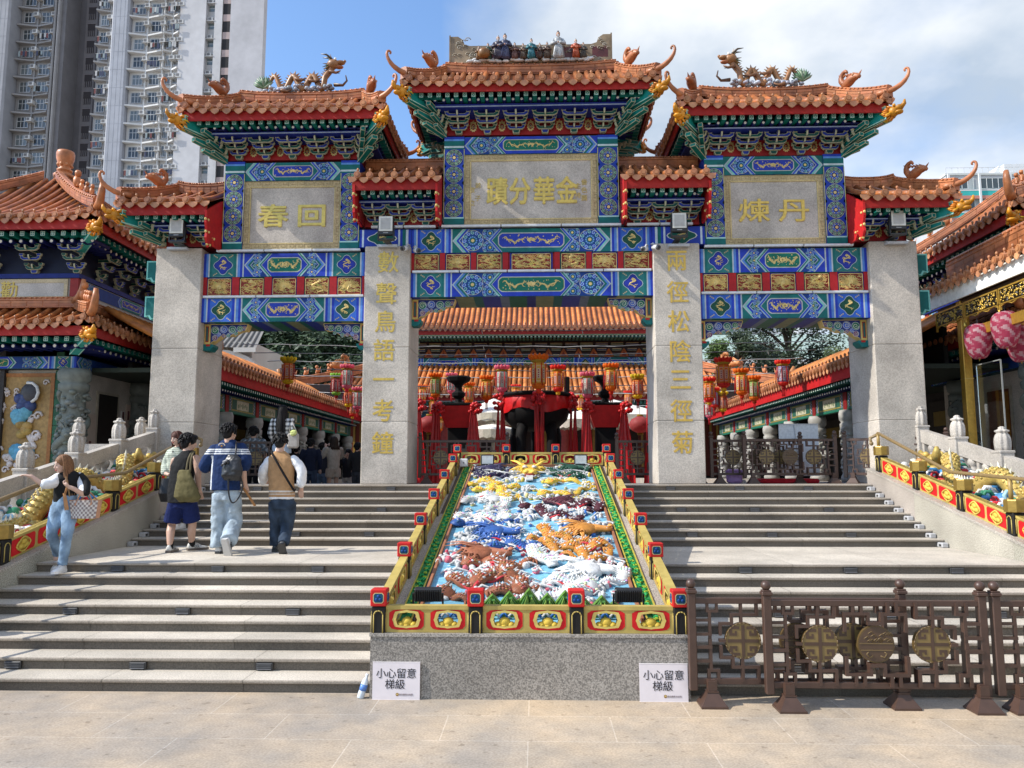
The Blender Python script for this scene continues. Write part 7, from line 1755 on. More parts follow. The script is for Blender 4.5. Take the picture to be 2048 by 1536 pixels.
# ------------------------------------------------------------------ hanging lanterns on wires
LTYPE = []
def lantern_mesh(top, body, frame, flower=False, s=1.):
    g = MB(); r2 = random.Random(int(100*(top[0]+body[1]))); n = 8
    g.tube([(0, 0, .62), (0, 0, .85)], .008, (.1, .1, .1), 4)
    for k in range(12):    # crown of petals
        a = 2*math.pi*k/12; b = a+.42; d = Vector((math.cos(a), math.sin(a), 0))
        g.tube([(.16*math.cos(a), .16*math.sin(a), .42), (.24*math.cos(a), .24*math.sin(a), .54), (.29*math.cos(a), .29*math.sin(a), .60)], [.05, .075, .02], top if not flower or k % 2 else (.62, .50, .03), 6)
        g.ball((.25*math.cos(a), .25*math.sin(a), .52), .035, (.55, .30, .30) if k % 2 else top, 5, 4)
    g.lathe([(.17, .36), (.23, .40), (.235, .44), (.16, .46)], 0, 0, 0, (.60, .42, .06), 10)
    g.lathe([(.14, -.28), (.21, -.24), (.22, .30), (.16, .36)], 0, 0, 0, body, n, False)
    for k in range(n):
        a = 2*math.pi*(k+.5)/n; c, s_ = math.cos(a), math.sin(a); M = T((.2045*c, .2045*s_, 0)) @ Rz(a+math.pi/2); g.push(M)
        g.rect(-.062, .062, -.21, .26, -.004, (.85, .75, .62)); g.rect(-.05, .05, -.19, .24, -.006, body); g.rect(-.036, .036, -.12, .17, -.008, (.85, .78, .72))
        for zz in (.12, .05, -.02, -.08): g.rect(-.018, .018, zz-.02, zz+.02, -.010, (.45, .05, .08))
        g.pop(); a2 = 2*math.pi*k/n; g.tube([(.228*math.cos(a2), .228*math.sin(a2), -.26), (.232*math.cos(a2), .232*math.sin(a2), .34)], .014, frame, 5)
        g.tube([(.27*math.cos(a2), .27*math.sin(a2), .16), (.28*math.cos(a2), .28*math.sin(a2), -.34)], .012, (.5, .02, .03), 4)
    g.lathe([(.09, -.42), (.17, -.38), (.21, -.32), (.20, -.27), (.14, -.26)], 0, 0, 0, top, 10); g.lathe([(.02, -.56), (.08, -.52), (.09, -.44), (.06, -.41)], 0, 0, 0, frame, 8)
    for k in range(6): a = k*1.05; g.tube([(.04*math.cos(a), .04*math.sin(a), -.54), (.05*math.cos(a), .05*math.sin(a), -.82)], .010, (.55, .03, .04), 4)
    return g
OR_, RD_, PK_, YE_, GR_, WH_ = (.90, .24, .02), (.85, .06, .04), (.88, .24, .34), (.90, .66, .04), (.40, .70, .12), (.7, .68, .64)
kinds = [(OR_, (.88, .58, .12), (.85, .08, .03), False), (RD_, (.88, .26, .06), (.85, .55, .06), False), (PK_, (.62, .72, .70), (.85, .08, .12), False), (YE_, (.88, .34, .08), (.55, .05, .03), True), (GR_, (.52, .16, .16), (.52, .05, .05), False), (OR_, (.40, .55, .18), (.55, .08, .03), False), (RD_, (.45, .40, .62), (.55, .05, .05), False)]
lmesh = [None]*len(kinds)
kn = ['orange topped yellow', 'red topped amber', 'pink topped grey', 'yellow flowered red', 'green topped pink', 'orange topped green', 'red topped lilac']
# x, y, height in photo px, kind, where
LL = [(576, 745, 62, 3, 'hanging alone over the left gallery roof'), (673, 772, 50, 4, 'nearest the left of the cluster beside the inner left pillar'), (694, 757, 55, 2, 'highest of the cluster beside the inner left pillar'), (697, 797, 45, 3, 'second lowest of the cluster beside the inner left pillar'), (715, 800, 50, 2, 'right beside the inner left pillar edge'), (705, 818, 40, 1, 'lowest of the cluster beside the inner left pillar'),
      (845, 790, 40, 0, 'touching the right side of the inner left pillar'), (871, 775, 55, 5, 'left in the row in the central opening'), (903, 770, 46, 2, 'behind the left candle stand'), (938, 790, 48, 0, 'dim one right of the left candle stand'), (973, 780, 55, 0, 'just left of the cauldron handle'), (1004, 762, 60, 2, 'above the left cauldron handle'), (1032, 790, 40, 1, 'small one behind the cauldron rim, left'), (1077, 750, 78, 0, 'largest, high over the middle of the cauldron'), (1116, 762, 60, 1, 'above the right cauldron handle'),
      (1175, 775, 58, 2, 'left of the right candle stand'), (1222, 760, 62, 0, 'high right of the right candle stand'), (1275, 778, 55, 3, 'near the inner right pillar, left side'), (1160, 808, 36, 3, 'small one low behind the cauldron right'), (1256, 800, 34, 1, 'small one low near the inner right pillar'), (866, 815, 40, 1, 'low one over the left burner'), (880, 850, 32, 0, 'small and lowest, left of the left burner'),
      (1447, 752, 68, 1, 'large one beside the inner right pillar'), (1483, 770, 60, 0, 'in the middle of the right cluster'), (1508, 782, 55, 5, 'right of the right cluster over the roof'), (1566, 752, 58, 6, 'hanging alone over the right gallery roof'), (1418, 785, 55, 1, 'at the edge of the inner right pillar, upper'), (1428, 800, 45, 6, 'second at the edge of the inner right pillar'), (1445, 808, 45, 3, 'below the large one beside the inner right pillar'), (1418, 822, 40, 2, 'lowest at the edge of the inner right pillar')]
rng = random.Random(2)
for k, (px, py, hp, kd, where) in enumerate(LL):
    dep = 1.15*FPX/hp*.72; y = min(24, max(11, dep-CD)); y = 10.8+ (y-10.8)*.62
    s = hp*(y+CD)/FPX/1.14
    if lmesh[kd] is None: o = lantern_mesh(*kinds[kd]).build('paper_lantern', M_LANT); lmesh[kd] = o
    else: o = dup(lmesh[kd])
    o.location = at(px, py, y); o.scale = (s, s, s); o.rotation_euler = (0, 0, rng.uniform(0, 3)); tag(o, '%s lantern %s' % (kn[kd], where), 'lantern', 'paper lanterns over the court')
wz_ = [(10.6, 655, 5), (11.2, 688, 3), (12, 705, 4), (13, 722, 5), (14, 738, 4), (15, 752, 3), (16.5, 770, 3), (18, 786, 2), (20, 800, 2), (22, 812, 2), (24, 822, 2)]
for k, (y, py, sag) in enumerate(wz_):
    g = MB(); z = at(1066, py-3, y).z; pts = [(x, y+.06*math.sin(x*1.3), z-.10+.10*(x/7.1)**2+.012*math.sin(x*5+k)) for x in [-7.1+14.2*i/36 for i in range(37)]]
    g.tube(pts, .009+.0006*k, (.42, .42, .43) if k % 2 else (.10, .10, .11), 4)
    for i in range(3, 36, 6): g.tube([pts[i], (pts[i][0]+.02, pts[i][1], pts[i][2]-.10)], .008, (.4, .4, .4), 4)
    o = g.build('overhead_wire', M_METAL); on = ['highest', 'second highest', 'third highest', 'fourth highest', 'fifth highest', 'middle', 'fifth lowest', 'fourth lowest', 'third lowest', 'second lowest', 'lowest'][k]
    tag(o, '%s of the thin wires strung across the court' % on, 'wire', 'wires across the court')
for k, (px, py, y) in enumerate(((858, 848, 15), (1280, 850, 15))):
    g = MB(); g.lathe([(.08, -.24), (.24, -.16), (.33, 0), (.24, .16), (.08, .24)], 0, 0, 0, (.50, .10, .10), 20, True, 20, .02); g.lathe([(.09, .24), (.09, .29)], 0, 0, 0, (.5, .3, .05), 10); g.lathe([(.09, -.29), (.09, -.24)], 0, 0, 0, (.5, .3, .05), 10); g.tube([(0, 0, .28), (0, 0, .5)], .008, BK, 4)
    o = g.build('round_lantern', M_LANT); o.location = at(px, py, y); tag(o, 'round faded red lantern low %s the burners' % ('left of' if k == 0 else 'right of'), 'lantern')
# odds and ends in the right gallery
g = MB(); q = at(1600, 905, 11.5); g.box(-.42, .42, 0, .02, 0, 1.1, (.66, .67, .68)); g.tube([(0, -.01, 0), (-.1, -.02, 1.1)], .008, (.5, .5, .5), 4); g.box(-.42, .42, -.01, .03, 1.09, 1.12, (.5, .5, .5)); o = g.build('white_screen', M_CLOTH); o.location = (at(1600, 905, 9.5).x, 9.55, TZ+.15); tag(o, 'plain white cloth screen among the right gallery columns', 'screen')
for k, (px, c, lb) in enumerate(((1468, (.50, .30, .58), 'small lilac covered stool behind the terrace barrier, right bay'), (1570, (.50, .02, .03), 'flat red kneeling mat on the terrace behind the barrier'))):
    g = MB(); 
    if k < 1: g.bbox(-.15, .15, -.12, .12, 0, .30, c, .04); g.box(-.155, .155, -.125, .125, .24, .27, vary(c, rng, .3))
    else: g.bbox(-.6, .6, -.3, .3, 0, .10, c, .03); g.box(-.55, .55, -.305, .25, .045, .055, (.3, .01, .02))
    o = g.build('red_mat' if k == 1 else 'covered_stool', M_CLOTH); o.location = (at(px, 950, 9.35).x, 9.35 if k < 1 else 9.3, TZ-.004); tag(o, lb, 'mat' if k == 1 else 'stool')
# ------------------------------------------------------------------ trees, far buildings, tower blocks
def tree(x, y, z, h, w_, lb, seed, n=2600, dark=(.028, .050, .018), lite=(.075, .105, .034), leaf=.22, trunk=.3, grp=None, lo=.16):
    rng = random.Random(seed); t = thing('tree', lb, 'tree', (x, y, z), 0, grp)
    g = MB(); g.tube([(0, 0, 0), (.1*w_*.2, 0, h*.3), (-.05*w_, .1, h*.55), (.02*w_, 0, h*.85)], [trunk, trunk*.8, trunk*.55, .05], (.07, .05, .035), 8)
    cl = []
    for k in range(22):
        a = rng.uniform(0, 6.28); zz = h*rng.uniform(lo, .98); rad = w_*.5*math.sin(math.pi*min(.95, max(.2, (zz/h-lo+.12)/(1.12-lo))))*rng.uniform(.35, 1.0); c = (rad*math.cos(a), rad*math.sin(a), zz); cl.append((c, w_*rng.uniform(.13, .25)))
        g.tube([(0, 0, zz*.62), (c[0]*.5, c[1]*.5, zz*.85), c], [trunk*.35, trunk*.2, .03], (.07, .05, .035), 5)
    o = g.build('trunk', M_BARK); o.parent = t
    g = MB(); per = n//len(cl)
    for c, r in cl:
        base = rng.uniform(.2, 1)
        for k in range(per):
            u = Vector((rng.gauss(0, 1), rng.gauss(0, 1), rng.gauss(0, .75))); u = u.normalized()*r*(rng.random()**.4)*1.1; p = Vector(c)+u
            a = Vector((rng.uniform(-1, 1), rng.uniform(-1, 1), rng.uniform(-.6, .6))).normalized(); b = a.orthogonal().normalized(); s = leaf*rng.uniform(.6, 1.3); f = min(1, max(0, base*.5+rng.uniform(0, .5)))
            col = tuple(d+(l-d)*f for d, l in zip(dark, lite))
            g.add([p-a*s, p-b*s*.5, p+a*s, p+b*s*.5], [(0,1,2,3)], col)
    o = g.build('crown', M_LEAF); o.parent = t; return t
def T2(px, py_base, py_top, y, wpx, lb, seed, **k):
    a = at(px, py_base, y); b = at(px, py_top, y); w_ = wpx*(y+CD)/FPX
    tree(a.x, y, min(a.z, b.z-2), max(2, b.z-min(a.z, b.z-2)), w_, lb, seed, **k)
T2(1480, 770, 668, 44, 90, 'thin dark tree left of the tall one behind the right gallery', 1, n=4000, leaf=.12, dark=(.016, .030, .014), lite=(.045, .066, .026))
T2(1583, 790, 560, 46, 170, 'tall dark conifer like tree behind the right gallery', 2, n=9000, leaf=.13, dark=(.012, .024, .012), lite=(.032, .050, .020))
T2(1440, 790, 690, 40, 75, 'low bright green tree beside the inner right pillar', 3, n=3600, leaf=.11, dark=(.03, .06, .015), lite=(.10, .15, .03))
T2(1672, 790, 705, 42, 70, 'low rounded tree near the outer right pillar', 4, n=3200, leaf=.12)
T2(1545, 790, 690, 50, 90, 'dark tree standing behind the tall conifer like one', 8, n=3600, leaf=.13, dark=(.012, .024, .012), lite=(.03, .048, .02))
# wooded hill behind the left bay
rng = random.Random(40)
g = MB(); pts = []
for j in range(9):
    for i in range(25):
        x = -60+i*3.4; y = 58+j*4; z = 3.4*j*.9+1.2*math.sin(i*.9+j)+max(0, 2.0*math.sin(i*.35)); pts.append((x, y, z))
g.add(pts, [(j*25+i, j*25+i+1, (j+1)*25+i+1, (j+1)*25+i) for j in range(8) for i in range(24)], (.03, .045, .02), True); structure(g.build('hill', M_LEAF))
k = 0; poss = ['far left', 'left', 'middle', 'right', 'far right']
for row, (py, y) in enumerate(((655, 72), (690, 62), (722, 54))):
    for col in range(5):
        px = 500+col*58+row*19; T2(px, py+95, py-18+rng.uniform(-14, 10), y+rng.uniform(-3, 3), 105, '%s tree in the %s row on the dark wooded slope through the left bay' % (poss[col], ('top', 'second', 'lowest')[row]), 100+k, n=3000, leaf=.26, dark=(.016, .036, .018), lite=(.04, .066, .026), grp='trees on the wooded slope'); k += 1
def window_grid(parent, name, wins, m=M_GLASS): pass
def far_block(lb, x0, x1, z0, z1, y, dep, floors, cols, wall, band, wincol, label_cat='apartment block', balcony=True, nm='apartment_block'):
    b = thing(nm, lb, label_cat, ((x0+x1)/2, y, 0)); IM = T((-(x0+x1)/2, -y, 0)); rng = random.Random(int(x0*7+y))
    def Q(name, g, m):
        o = g.build(name, m); o.parent = b; o.matrix_parent_inverse = IM; return o
    g = MB(); g.box(x0, x1, y, y+dep, 0, z1, wall); g.box(x0-.1, x1+.1, y-.1, y+dep+.1, z1, z1+.25, (.55, .57, .56)); Q('wall', g, M_WALL)
    fh = (z1-z0)/floors; cw = (x1-x0)/cols
    if balcony:
        for f in range(floors):
            g = MB(); z = z0+f*fh; g.box(x0-.05, x1+.05, y-.5, y-.002, z, z+fh*.22, band if f % 2 == 0 or True else wall); g.box(x0-.05, x1+.05, y-.52, y-.45, z+fh*.22, z+fh*.28, (.6, .6, .6)); Q('balcony_band', g, M_WALL)
    for f in range(floors):
        for c in range(cols):
            g = MB(); a = x0+cw*(c+.12); e = x0+cw*(c+.88); za, zb = z0+fh*(f+.36), z0+fh*(f+.86)
            g.box(a, e, y-.04, y-.002, za, zb, wincol)
            n = 4
            for k in range(n+1): xx = a+(e-a)*k/n; g.box(xx-.03, xx+.03, y-.07, y-.041, za, zb, (.62, .64, .64))
            g.box(a, e, y-.068, y-.042, za, za+.06, (.62, .64, .64)); g.box(a, e, y-.068, y-.042, zb-.06, zb, (.62, .64, .64))
            for k in range(n):
                if rng.random() < .35: xx = a+(e-a)*k/n; g.box(xx+.04, xx+(e-a)/n-.04, y-.055, y-.042, za+.08, zb-.08, (.35, .38, .38))
            Q('window', g, M_GLASS)
    return b, Q
# estate with teal bands at the right edge
a = at(1893, 362, 88); e = at(2110, 290, 88); zt = at(2000, 352, 88).z; zb = at(1950, 700, 88).z
b, Q = far_block('grey housing block with teal and coral balcony bands behind the right pavilion', a.x, e.x+9, 8, zt, 88, 12, 11, 6, (.42, .43, .44), (.05, .40, .38), (.05, .07, .08))
g = MB(); 
for k in range(7): x = a.x+k*(e.x+9-a.x)/6; g.box(x-.12, x+.12, 87.3, 87.48, 8, zt, (.6, .62, .63))
Q('downpipes', g, M_WALL)
for f in range(0, 11, 1):
    g = MB(); z = 8+(zt-8)/11*f; g.box(a.x, e.x+9, 87.42, 87.46, z-.42, z-.02, (.50, .22, .17)); Q('coral_band', g, M_WALL)
g = MB(); q = at(2040, 330, 92); g.box(q.x-2.0, q.x+6, 92, 98, zt, zt+3.0, (.60, .61, .62)); g.prism([(q.x-4, zt+.26), (q.x-2.05, zt+.26), (q.x-2.05, zt+3.2)], 93, 97, (.62, .63, .64)); Q('roof_house', g, M_WALL)
g = MB()
for k in range(30): x = a.x+k*.75; g.box(x-.02, x+.02, 87.9, 87.94, zt+.25, zt+.95, (.5, .5, .5))
g.box(a.x, a.x+22, 87.9, 87.94, zt+.93, zt+.97, (.5, .5, .5)); Q('roof_railing', g, M_METAL)
# pale block on the hilltop seen through the left bay
a = at(553, 684, 92); e = at(642, 650, 92)
far_block('pale housing block with teal panels on the hilltop above the trees, left bay', a.x-1, e.x+4.5, a.z-6, a.z+7.5, 92, 8, 6, 5, (.50, .54, .55), (.35, .58, .58), (.10, .13, .14), balcony=True)
# long low school like building with green roof in the right bay
y = 60; a = at(1630, 762, y); e = at(1760, 700, y); z1 = at(1660, 722, y).z; z2 = at(1660, 655, y).z
sc = thing('low_building', 'long white building with ribbed pale green roof behind the right gallery', 'building', (a.x, y, 0)); IMs = T((-a.x, -y, 0))
def Qs(name, g, m): o = g.build(name, m); o.parent = sc; o.matrix_parent_inverse = IMs; return o
X0, X1 = at(1400, 720, y).x, at(1800, 720, y).x
g = MB(); g.box(X0, X1, y, y+12, 0, z1-.3, (.50, .51, .52)); Qs('wall', g, M_WALL)
g = MB(); n = 90
for k in range(n): x = X0-1+(X1-X0+2)*k/n; w_ = (X1-X0+2)/n; c = (.30, .38, .345) if k % 2 else (.25, .325, .295); g.add([(x, y-1.2, z1), (x+w_, y-1.2, z1), (x+w_, y+6, z2+.4), (x, y+6, z2+.4)], [(0,1,2,3)], c)
g.box(X0-1, X1+1, y-1.25, y-1.15, z1-.35, z1-.02, (.6, .6, .6)); Qs('ribbed_roof', g, M_WALL)
for k in range(8):
    g = MB(); x = X0+1+k*(X1-X0-2)/8; fz = z1-2.6; g.box(x, x+1.5, y-.05, y-.003, fz, fz+1.5, (.05, .06, .07)); g.box(x+.7, x+.78, y-.09, y-.051, fz, fz+1.5, (.6, .6, .6)); g.box(x-.05, x+1.55, y-.09, y-.051, fz+.7, fz+.76, (.6, .6, .6)); Qs('window', g, M_GLASS)
g = MB()
for zz in (z1-3.4, z1-6.2): g.box(X0-.5, X1+.5, y-1.4, y-.003, zz, zz+.55, (.62, .62, .62)); g.box(X0-.5, X1+.5, y-1.42, y-1.401, zz+.02, zz+.10, (.25, .05, .05))
Qs('balcony', g, M_WALL)
# pale tower blocks through the right bay
a = at(1420, 700, 110); e = at(1560, 700, 110); far_block('pale tower block with balconies between the trees, right bay', a.x-1, e.x+1, at(1450, 760, 110).z, at(1450, 560, 110).z, 110, 14, 5, 7, (.55, .57, .58), (.66, .67, .68), (.16, .18, .19))
# white building with arched gable behind the left gallery
y = 34; a = at(436, 760, y); e = at(512, 690, y); zt = at(470, 668, y).z
wb = thing('white_building', 'cream building with arched gable and grey tiled roof behind the left gallery', 'building', (a.x, y, 0)); IMw = T((-a.x, -y, 0))
def Qw(name, g, m): o = g.build(name, m); o.parent = wb; o.matrix_parent_inverse = IMw; return o
g = MB(); g.box(a.x-5, e.x-.2, y, y+6, 0, zt-.4, (.50, .47, .43)); xc = at(440, 700, y).x; 
g.prism([(xc-2.2, zt-1.9), (xc+2.2, zt-1.9)]+[(xc+2.2*math.cos(t), zt-1.9+1.0*math.sin(t)) for t in [math.pi*k/10 for k in range(1, 10)]], y-.6, y-.01, (.54, .50, .46)); g.box(a.x-5, e.x-.6, y-.5, y-.01, zt-2.35, zt-1.95, (.56, .53, .5)); Qw('wall', g, M_WALL)
g = MB(); xr = e.x; g.add([(a.x-5, y-.8, zt-.5), (xr+.3, y-.8, zt-.9), (xr-.6, y+3, zt+.9), (a.x-5, y+3, zt+1.2)], [(0,1,2,3)], (.22, .21, .20))
for k in range(24): t = k/24; g.tube([(a.x-5+(xr+5.3-a.x)*t, y-.8, zt-.46-.4*t), (a.x-5+(xr+4.4-a.x)*t, y+3, zt+1.24-.3*t)], .07, (.20, .19, .18), 5)
g.box(xr-.9, xr+.3, y-.85, y-.8, zt-1.1, zt-.85, (.5, .48, .45)); Qw('tiled_roof', g, M_WALL)
for k in range(3): g = MB(); x = a.x-.3+k*1.1; g.box(x, x+.7, y-.04, y-.003, zt-3.9, zt-2.7, (.04, .045, .05)); g.box(x-.06, x+.76, y-.08, y-.041, zt-3.98, zt-3.9, (.55, .52, .48)); Qw('window', g, M_GLASS)
g = MB(); g.add([(xr-.8, y-1, zt-3.3), (xr+.8, y-1.6, zt-3.9), (xr+.8, y+1, zt-3.6), (xr-.8, y+1, zt-3.0)], [(0,1,2,3)], (.08, .08, .09)); g.box(xr-.9, xr-.6, y+.4, y+.5, 0, zt-3.2, (.3, .3, .3)); Qw('side_awning', g, M_WALL)
# ------------------------------------------------------------------ the tall housing tower on the left
TY = 95.0; FH = 2.62
def tx(px, y=TY): return at(px, 0, y).x
def zz(py, y=TY): return at(300, py, y).z
def tower(lb, nm, secs, fins, top=86):
    xs = [s[0] for s in secs]+[s[1] for s in secs]
    tw = thing(nm, lb, 'tower block', ((min(xs)+max(xs))/2, TY, 0)); IM = T((-(min(xs)+max(xs))/2, -TY, 0))
    def Q(name, g, m, par=None):
        o = g.build(name, m); o.parent = par or tw
        if par is None: o.matrix_parent_inverse = IM
        return o
    rng = random.Random(int(abs(min(xs))))
    g = MB()
    for x0, x1, y, col, kind in secs: g.box(x0, x1, y, y+(16 if x1 < tx(440) else 1.2), 0, top, col)
    Q('wall', g, M_WALL); nwin = 0
    for x0, x1, y, col, kind in secs:
        if kind is None: continue
        f0 = int(30/FH); f1 = int(76/FH)
        w_ = x1-x0
        for f in range(f0, f1):
            z = f*FH
            if kind == 'flat':      # folded bay: two faces with a ledge per storey, window, air conditioner, laundry
                g = MB(); g.add([(x0, y-.9, z), (x0+w_*.5, y-.25, z), (x1, y-.9, z), (x1, y-.01, z), (x0, y-.01, z), (x0, y-.9, z+.22), (x0+w_*.5, y-.25, z+.22), (x1, y-.9, z+.22), (x1, y-.01, z+.22), (x0, y-.01, z+.22)], [(4,3,2,1,0), (5,6,7,8,9), (0,1,6,5), (1,2,7,6), (2,3,8,7), (4,0,5,9)], tuple(min(.75, c*1.18) for c in col))
                g.box(x0+w_*.5-.08, x0+w_*.5+.08, y-.26, y-.005, z+.22, z+FH, tuple(min(.75, c*1.1) for c in col))
                Q('ledge', g, M_WALL)
                for h in range(2):
                    a = x0+w_*(.10+.5*h); e = a+w_*.30; g = MB(); g.box(a, e, y-.06, y-.003, z+.75, z+2.2, rng.choice(((.045, .055, .062), (.08, .09, .095), (.12, .14, .15), (.03, .035, .04))))
                    for q in (0, .36, .68, 1): xx = a+(e-a)*q; g.box(xx-.035, xx+.035, y-.10, y-.061, z+.72, z+2.23, (.42, .43, .44))
                    g.box(a, e, y-.098, y-.062, z+1.62, z+1.69, (.42, .43, .44)); g.box(a-.05, e+.05, y-.16, y-.101, z+.66, z+.74, (.45, .45, .46))
                    wd = Q('window', g, M_GLASS); nwin += 1
                    g = MB(); b = e+w_*.03; g.box(b, b+.72, y-.75, y-.02, z+1.45, z+1.95, (.55, .55, .55)); g.box(b+.08, b+.5, y-.765, y-.751, z+1.52, z+1.9, (.16, .16, .17)); g.box(b-.06, b+.8, y-.80, y-.01, z+1.36, z+1.44, (.48, .48, .48)); Q('air_conditioner', g, M_WALL, wd).matrix_parent_inverse = Matrix()
                    if rng.random() < .42:
                        g = MB(); 
                        for q in range(rng.randint(2, 5)): xx = a+.1+q*.32; c = rng.choice(((.03, .03, .035), (.45, .45, .46), (.05, .06, .11), (.16, .06, .06), (.25, .3, .32), (.02, .02, .02))); g.box(xx, xx+.26, y-1.02, y-1.0, z+.30+rng.uniform(0, .3), z+1.15, c)
                        g.tube([(a, y-1.0, z+1.16), (e+.3, y-1.0, z+1.16)], .025, (.5, .5, .5), 4); Q('laundry', g, M_CLOTH, wd).matrix_parent_inverse = Matrix()
            elif kind == 'slot':
                g = MB(); c = (x0+x1)/2; g.box(c-.55, c+.55, y-.03, y-.003, z+.3, z+2.2, (.05, .045, .05))
                for q in range(4): g.box(c-.5+q*.28, c-.42+q*.28, y-.06, y-.031, z+.3, z+1.15, (.18, .17, .18))
                g.box(c-.62, c+.62, y-.07, y-.0, z+2.2, z+2.26, (.22, .2, .22)); Q('louvre', g, M_WALL)
            elif kind == 'strip':
                g = MB(); g.box(x0+.1, x1-.1, y-.03, y-.003, z+.9, z+1.75, (.12, .15, .16)); g.box(x0+.1, x1-.1, y-.06, y-.031, z+1.3, z+1.36, (.5, .5, .5)); wd = Q('window', g, M_GLASS); g = MB(); g.box(x0+.2, x0+.9, y-.6, y-.05, z+1.9, z+2.35, (.50, .5, .5)); g.box(x0+.28, x0+.7, y-.615, y-.601, z+1.96, z+2.3, (.15, .15, .16)); g.box(x0-.1, x1+.1, y-.65, y-.005, z+1.8, z+1.88, (.55, .55, .56)); Q('air_conditioner', g, M_WALL, wd).matrix_parent_inverse = Matrix()
            elif kind == 'dark':
                g = MB(); g.box(x0, x1, y-.05, y-.003, z+.2, z+1.75, (.03, .03, .033)); g.box(x0, x1, y-.06, y-.003, z+1.78, z+FH+.18, (.40, .32, .31)); Q('stair_opening', g, M_WALL)
    for x0, x1, y0, y1, col in fins:
        g = MB(); g.bbox(x0, x1, y0, y1, 0, top+.5, col, .25); n = max(1, int((x1-x0)/.55))
        for k in range(1, n): xx = x0+(x1-x0)*k/n; g.box(xx-.02, xx+.02, y0-.012, y0-.001, 0, top, tuple(c*.82 for c in col))
        for k in range(6, 40): g.box(x0+.26, x1-.26, y0-.011, y0-.0005, k*2.62, k*2.62+.03, tuple(c*.86 for c in col))
        Q('wall_fin', g, M_WALL)
    return tw
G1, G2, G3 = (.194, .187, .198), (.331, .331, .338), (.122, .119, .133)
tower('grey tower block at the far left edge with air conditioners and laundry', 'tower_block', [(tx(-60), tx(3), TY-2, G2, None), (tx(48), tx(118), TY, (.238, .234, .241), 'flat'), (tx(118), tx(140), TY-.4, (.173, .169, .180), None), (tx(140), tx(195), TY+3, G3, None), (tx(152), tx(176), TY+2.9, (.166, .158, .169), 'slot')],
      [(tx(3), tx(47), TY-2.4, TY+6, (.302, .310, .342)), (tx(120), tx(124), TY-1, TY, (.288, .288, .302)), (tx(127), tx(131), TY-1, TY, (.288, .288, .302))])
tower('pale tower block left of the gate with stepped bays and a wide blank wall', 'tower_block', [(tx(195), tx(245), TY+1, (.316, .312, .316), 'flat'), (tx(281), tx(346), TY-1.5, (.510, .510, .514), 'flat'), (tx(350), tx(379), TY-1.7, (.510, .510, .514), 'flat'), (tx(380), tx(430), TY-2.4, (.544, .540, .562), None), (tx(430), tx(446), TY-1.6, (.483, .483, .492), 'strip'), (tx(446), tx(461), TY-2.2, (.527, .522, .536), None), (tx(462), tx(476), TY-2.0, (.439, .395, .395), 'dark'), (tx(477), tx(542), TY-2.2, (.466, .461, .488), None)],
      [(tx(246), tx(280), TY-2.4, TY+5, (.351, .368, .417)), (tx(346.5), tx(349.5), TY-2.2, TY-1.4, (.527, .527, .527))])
# ------------------------------------------------------------------ people
SKIN = (.50, .315, .235)
def remeshed(mb, name, m, vox, parent, IM, smooth=4, fold=0., colf=None, seed=0, fscale=.09):
    o = mb.build(name, m)
    md = o.modifiers.new('r', 'REMESH'); md.mode = 'VOXEL'; md.voxel_size = vox; md.use_smooth_shade = True
    if smooth: s_ = o.modifiers.new('s', 'SMOOTH'); s_.iterations = smooth; s_.factor = .5
    if fold:
        tx = bpy.data.textures.new('folds', 'CLOUDS'); tx.noise_scale = fscale; tx.noise_depth = 2
        d = o.modifiers.new('d', 'DISPLACE'); d.texture = tx; d.strength = fold; d.mid_level = .5; d.texture_coords = 'GLOBAL'
    bpy.context.view_layer.update()
    me = bpy.data.meshes.new_from_object(o.evaluated_get(bpy.context.evaluated_depsgraph_get()))
    old = o.data; o.modifiers.clear(); o.data = me; bpy.data.meshes.remove(old); me.name = name
    for a in list(me.attributes):
        if a.name == 'Col': me.attributes.remove(a)
    a = me.attributes.new('Col', 'FLOAT_COLOR', 'POINT'); base = mb.c[0]; buf = []
    for v in me.vertices:
        c = colf(v.co) if colf else base
        buf += [c[0], c[1], c[2], 1.]
    a.data.foreach_set('color', buf)
    me.polygons.foreach_set('use_smooth', [True]*len(me.polygons)); me.materials.clear(); me.materials.append(m)
    o.parent = parent
    if IM is not None: o.matrix_parent_inverse = IM
    return o
def limb(g, pts, rs, col, n=12, ends=True):
    P = smooth3(pts, 4); k = len(P); R_ = []
    for i in range(k):
        t = i/(k-1)*(len(rs)-1); a = int(t); f = t-a; R_.append(rs[a]*(1-f)+rs[min(a+1, len(rs)-1)]*f)
    g.tube(P, R_, col, n)
    if ends: g.ball(P[0], R_[0]*.98, col, 10, 8); g.ball(P[-1], R_[-1]*.98, col, 10, 8)
def torso(g, st, col, n=18):
    vs = []
    for c, ax, rx, ry in st:
        c = Vector(c); ax = Vector((ax[0], ax[1], 0)).normalized(); fy = Vector((-ax.y, ax.x, 0))
        for k in range(n):
            a = 2*math.pi*k/n; ca, sa = math.cos(a), math.sin(a); q = (abs(ca)**2.4+abs(sa)**2.4)**(-1/2.4); vs.append(c+ax*rx*ca*q+fy*ry*sa*q)
    m = len(st); g.add(vs, [(i*n+k, i*n+(k+1) % n, (i+1)*n+(k+1) % n, (i+1)*n+k) for i in range(m-1) for k in range(n)]+[tuple(range(n-1, -1, -1)), tuple(range((m-1)*n, m*n))], col)
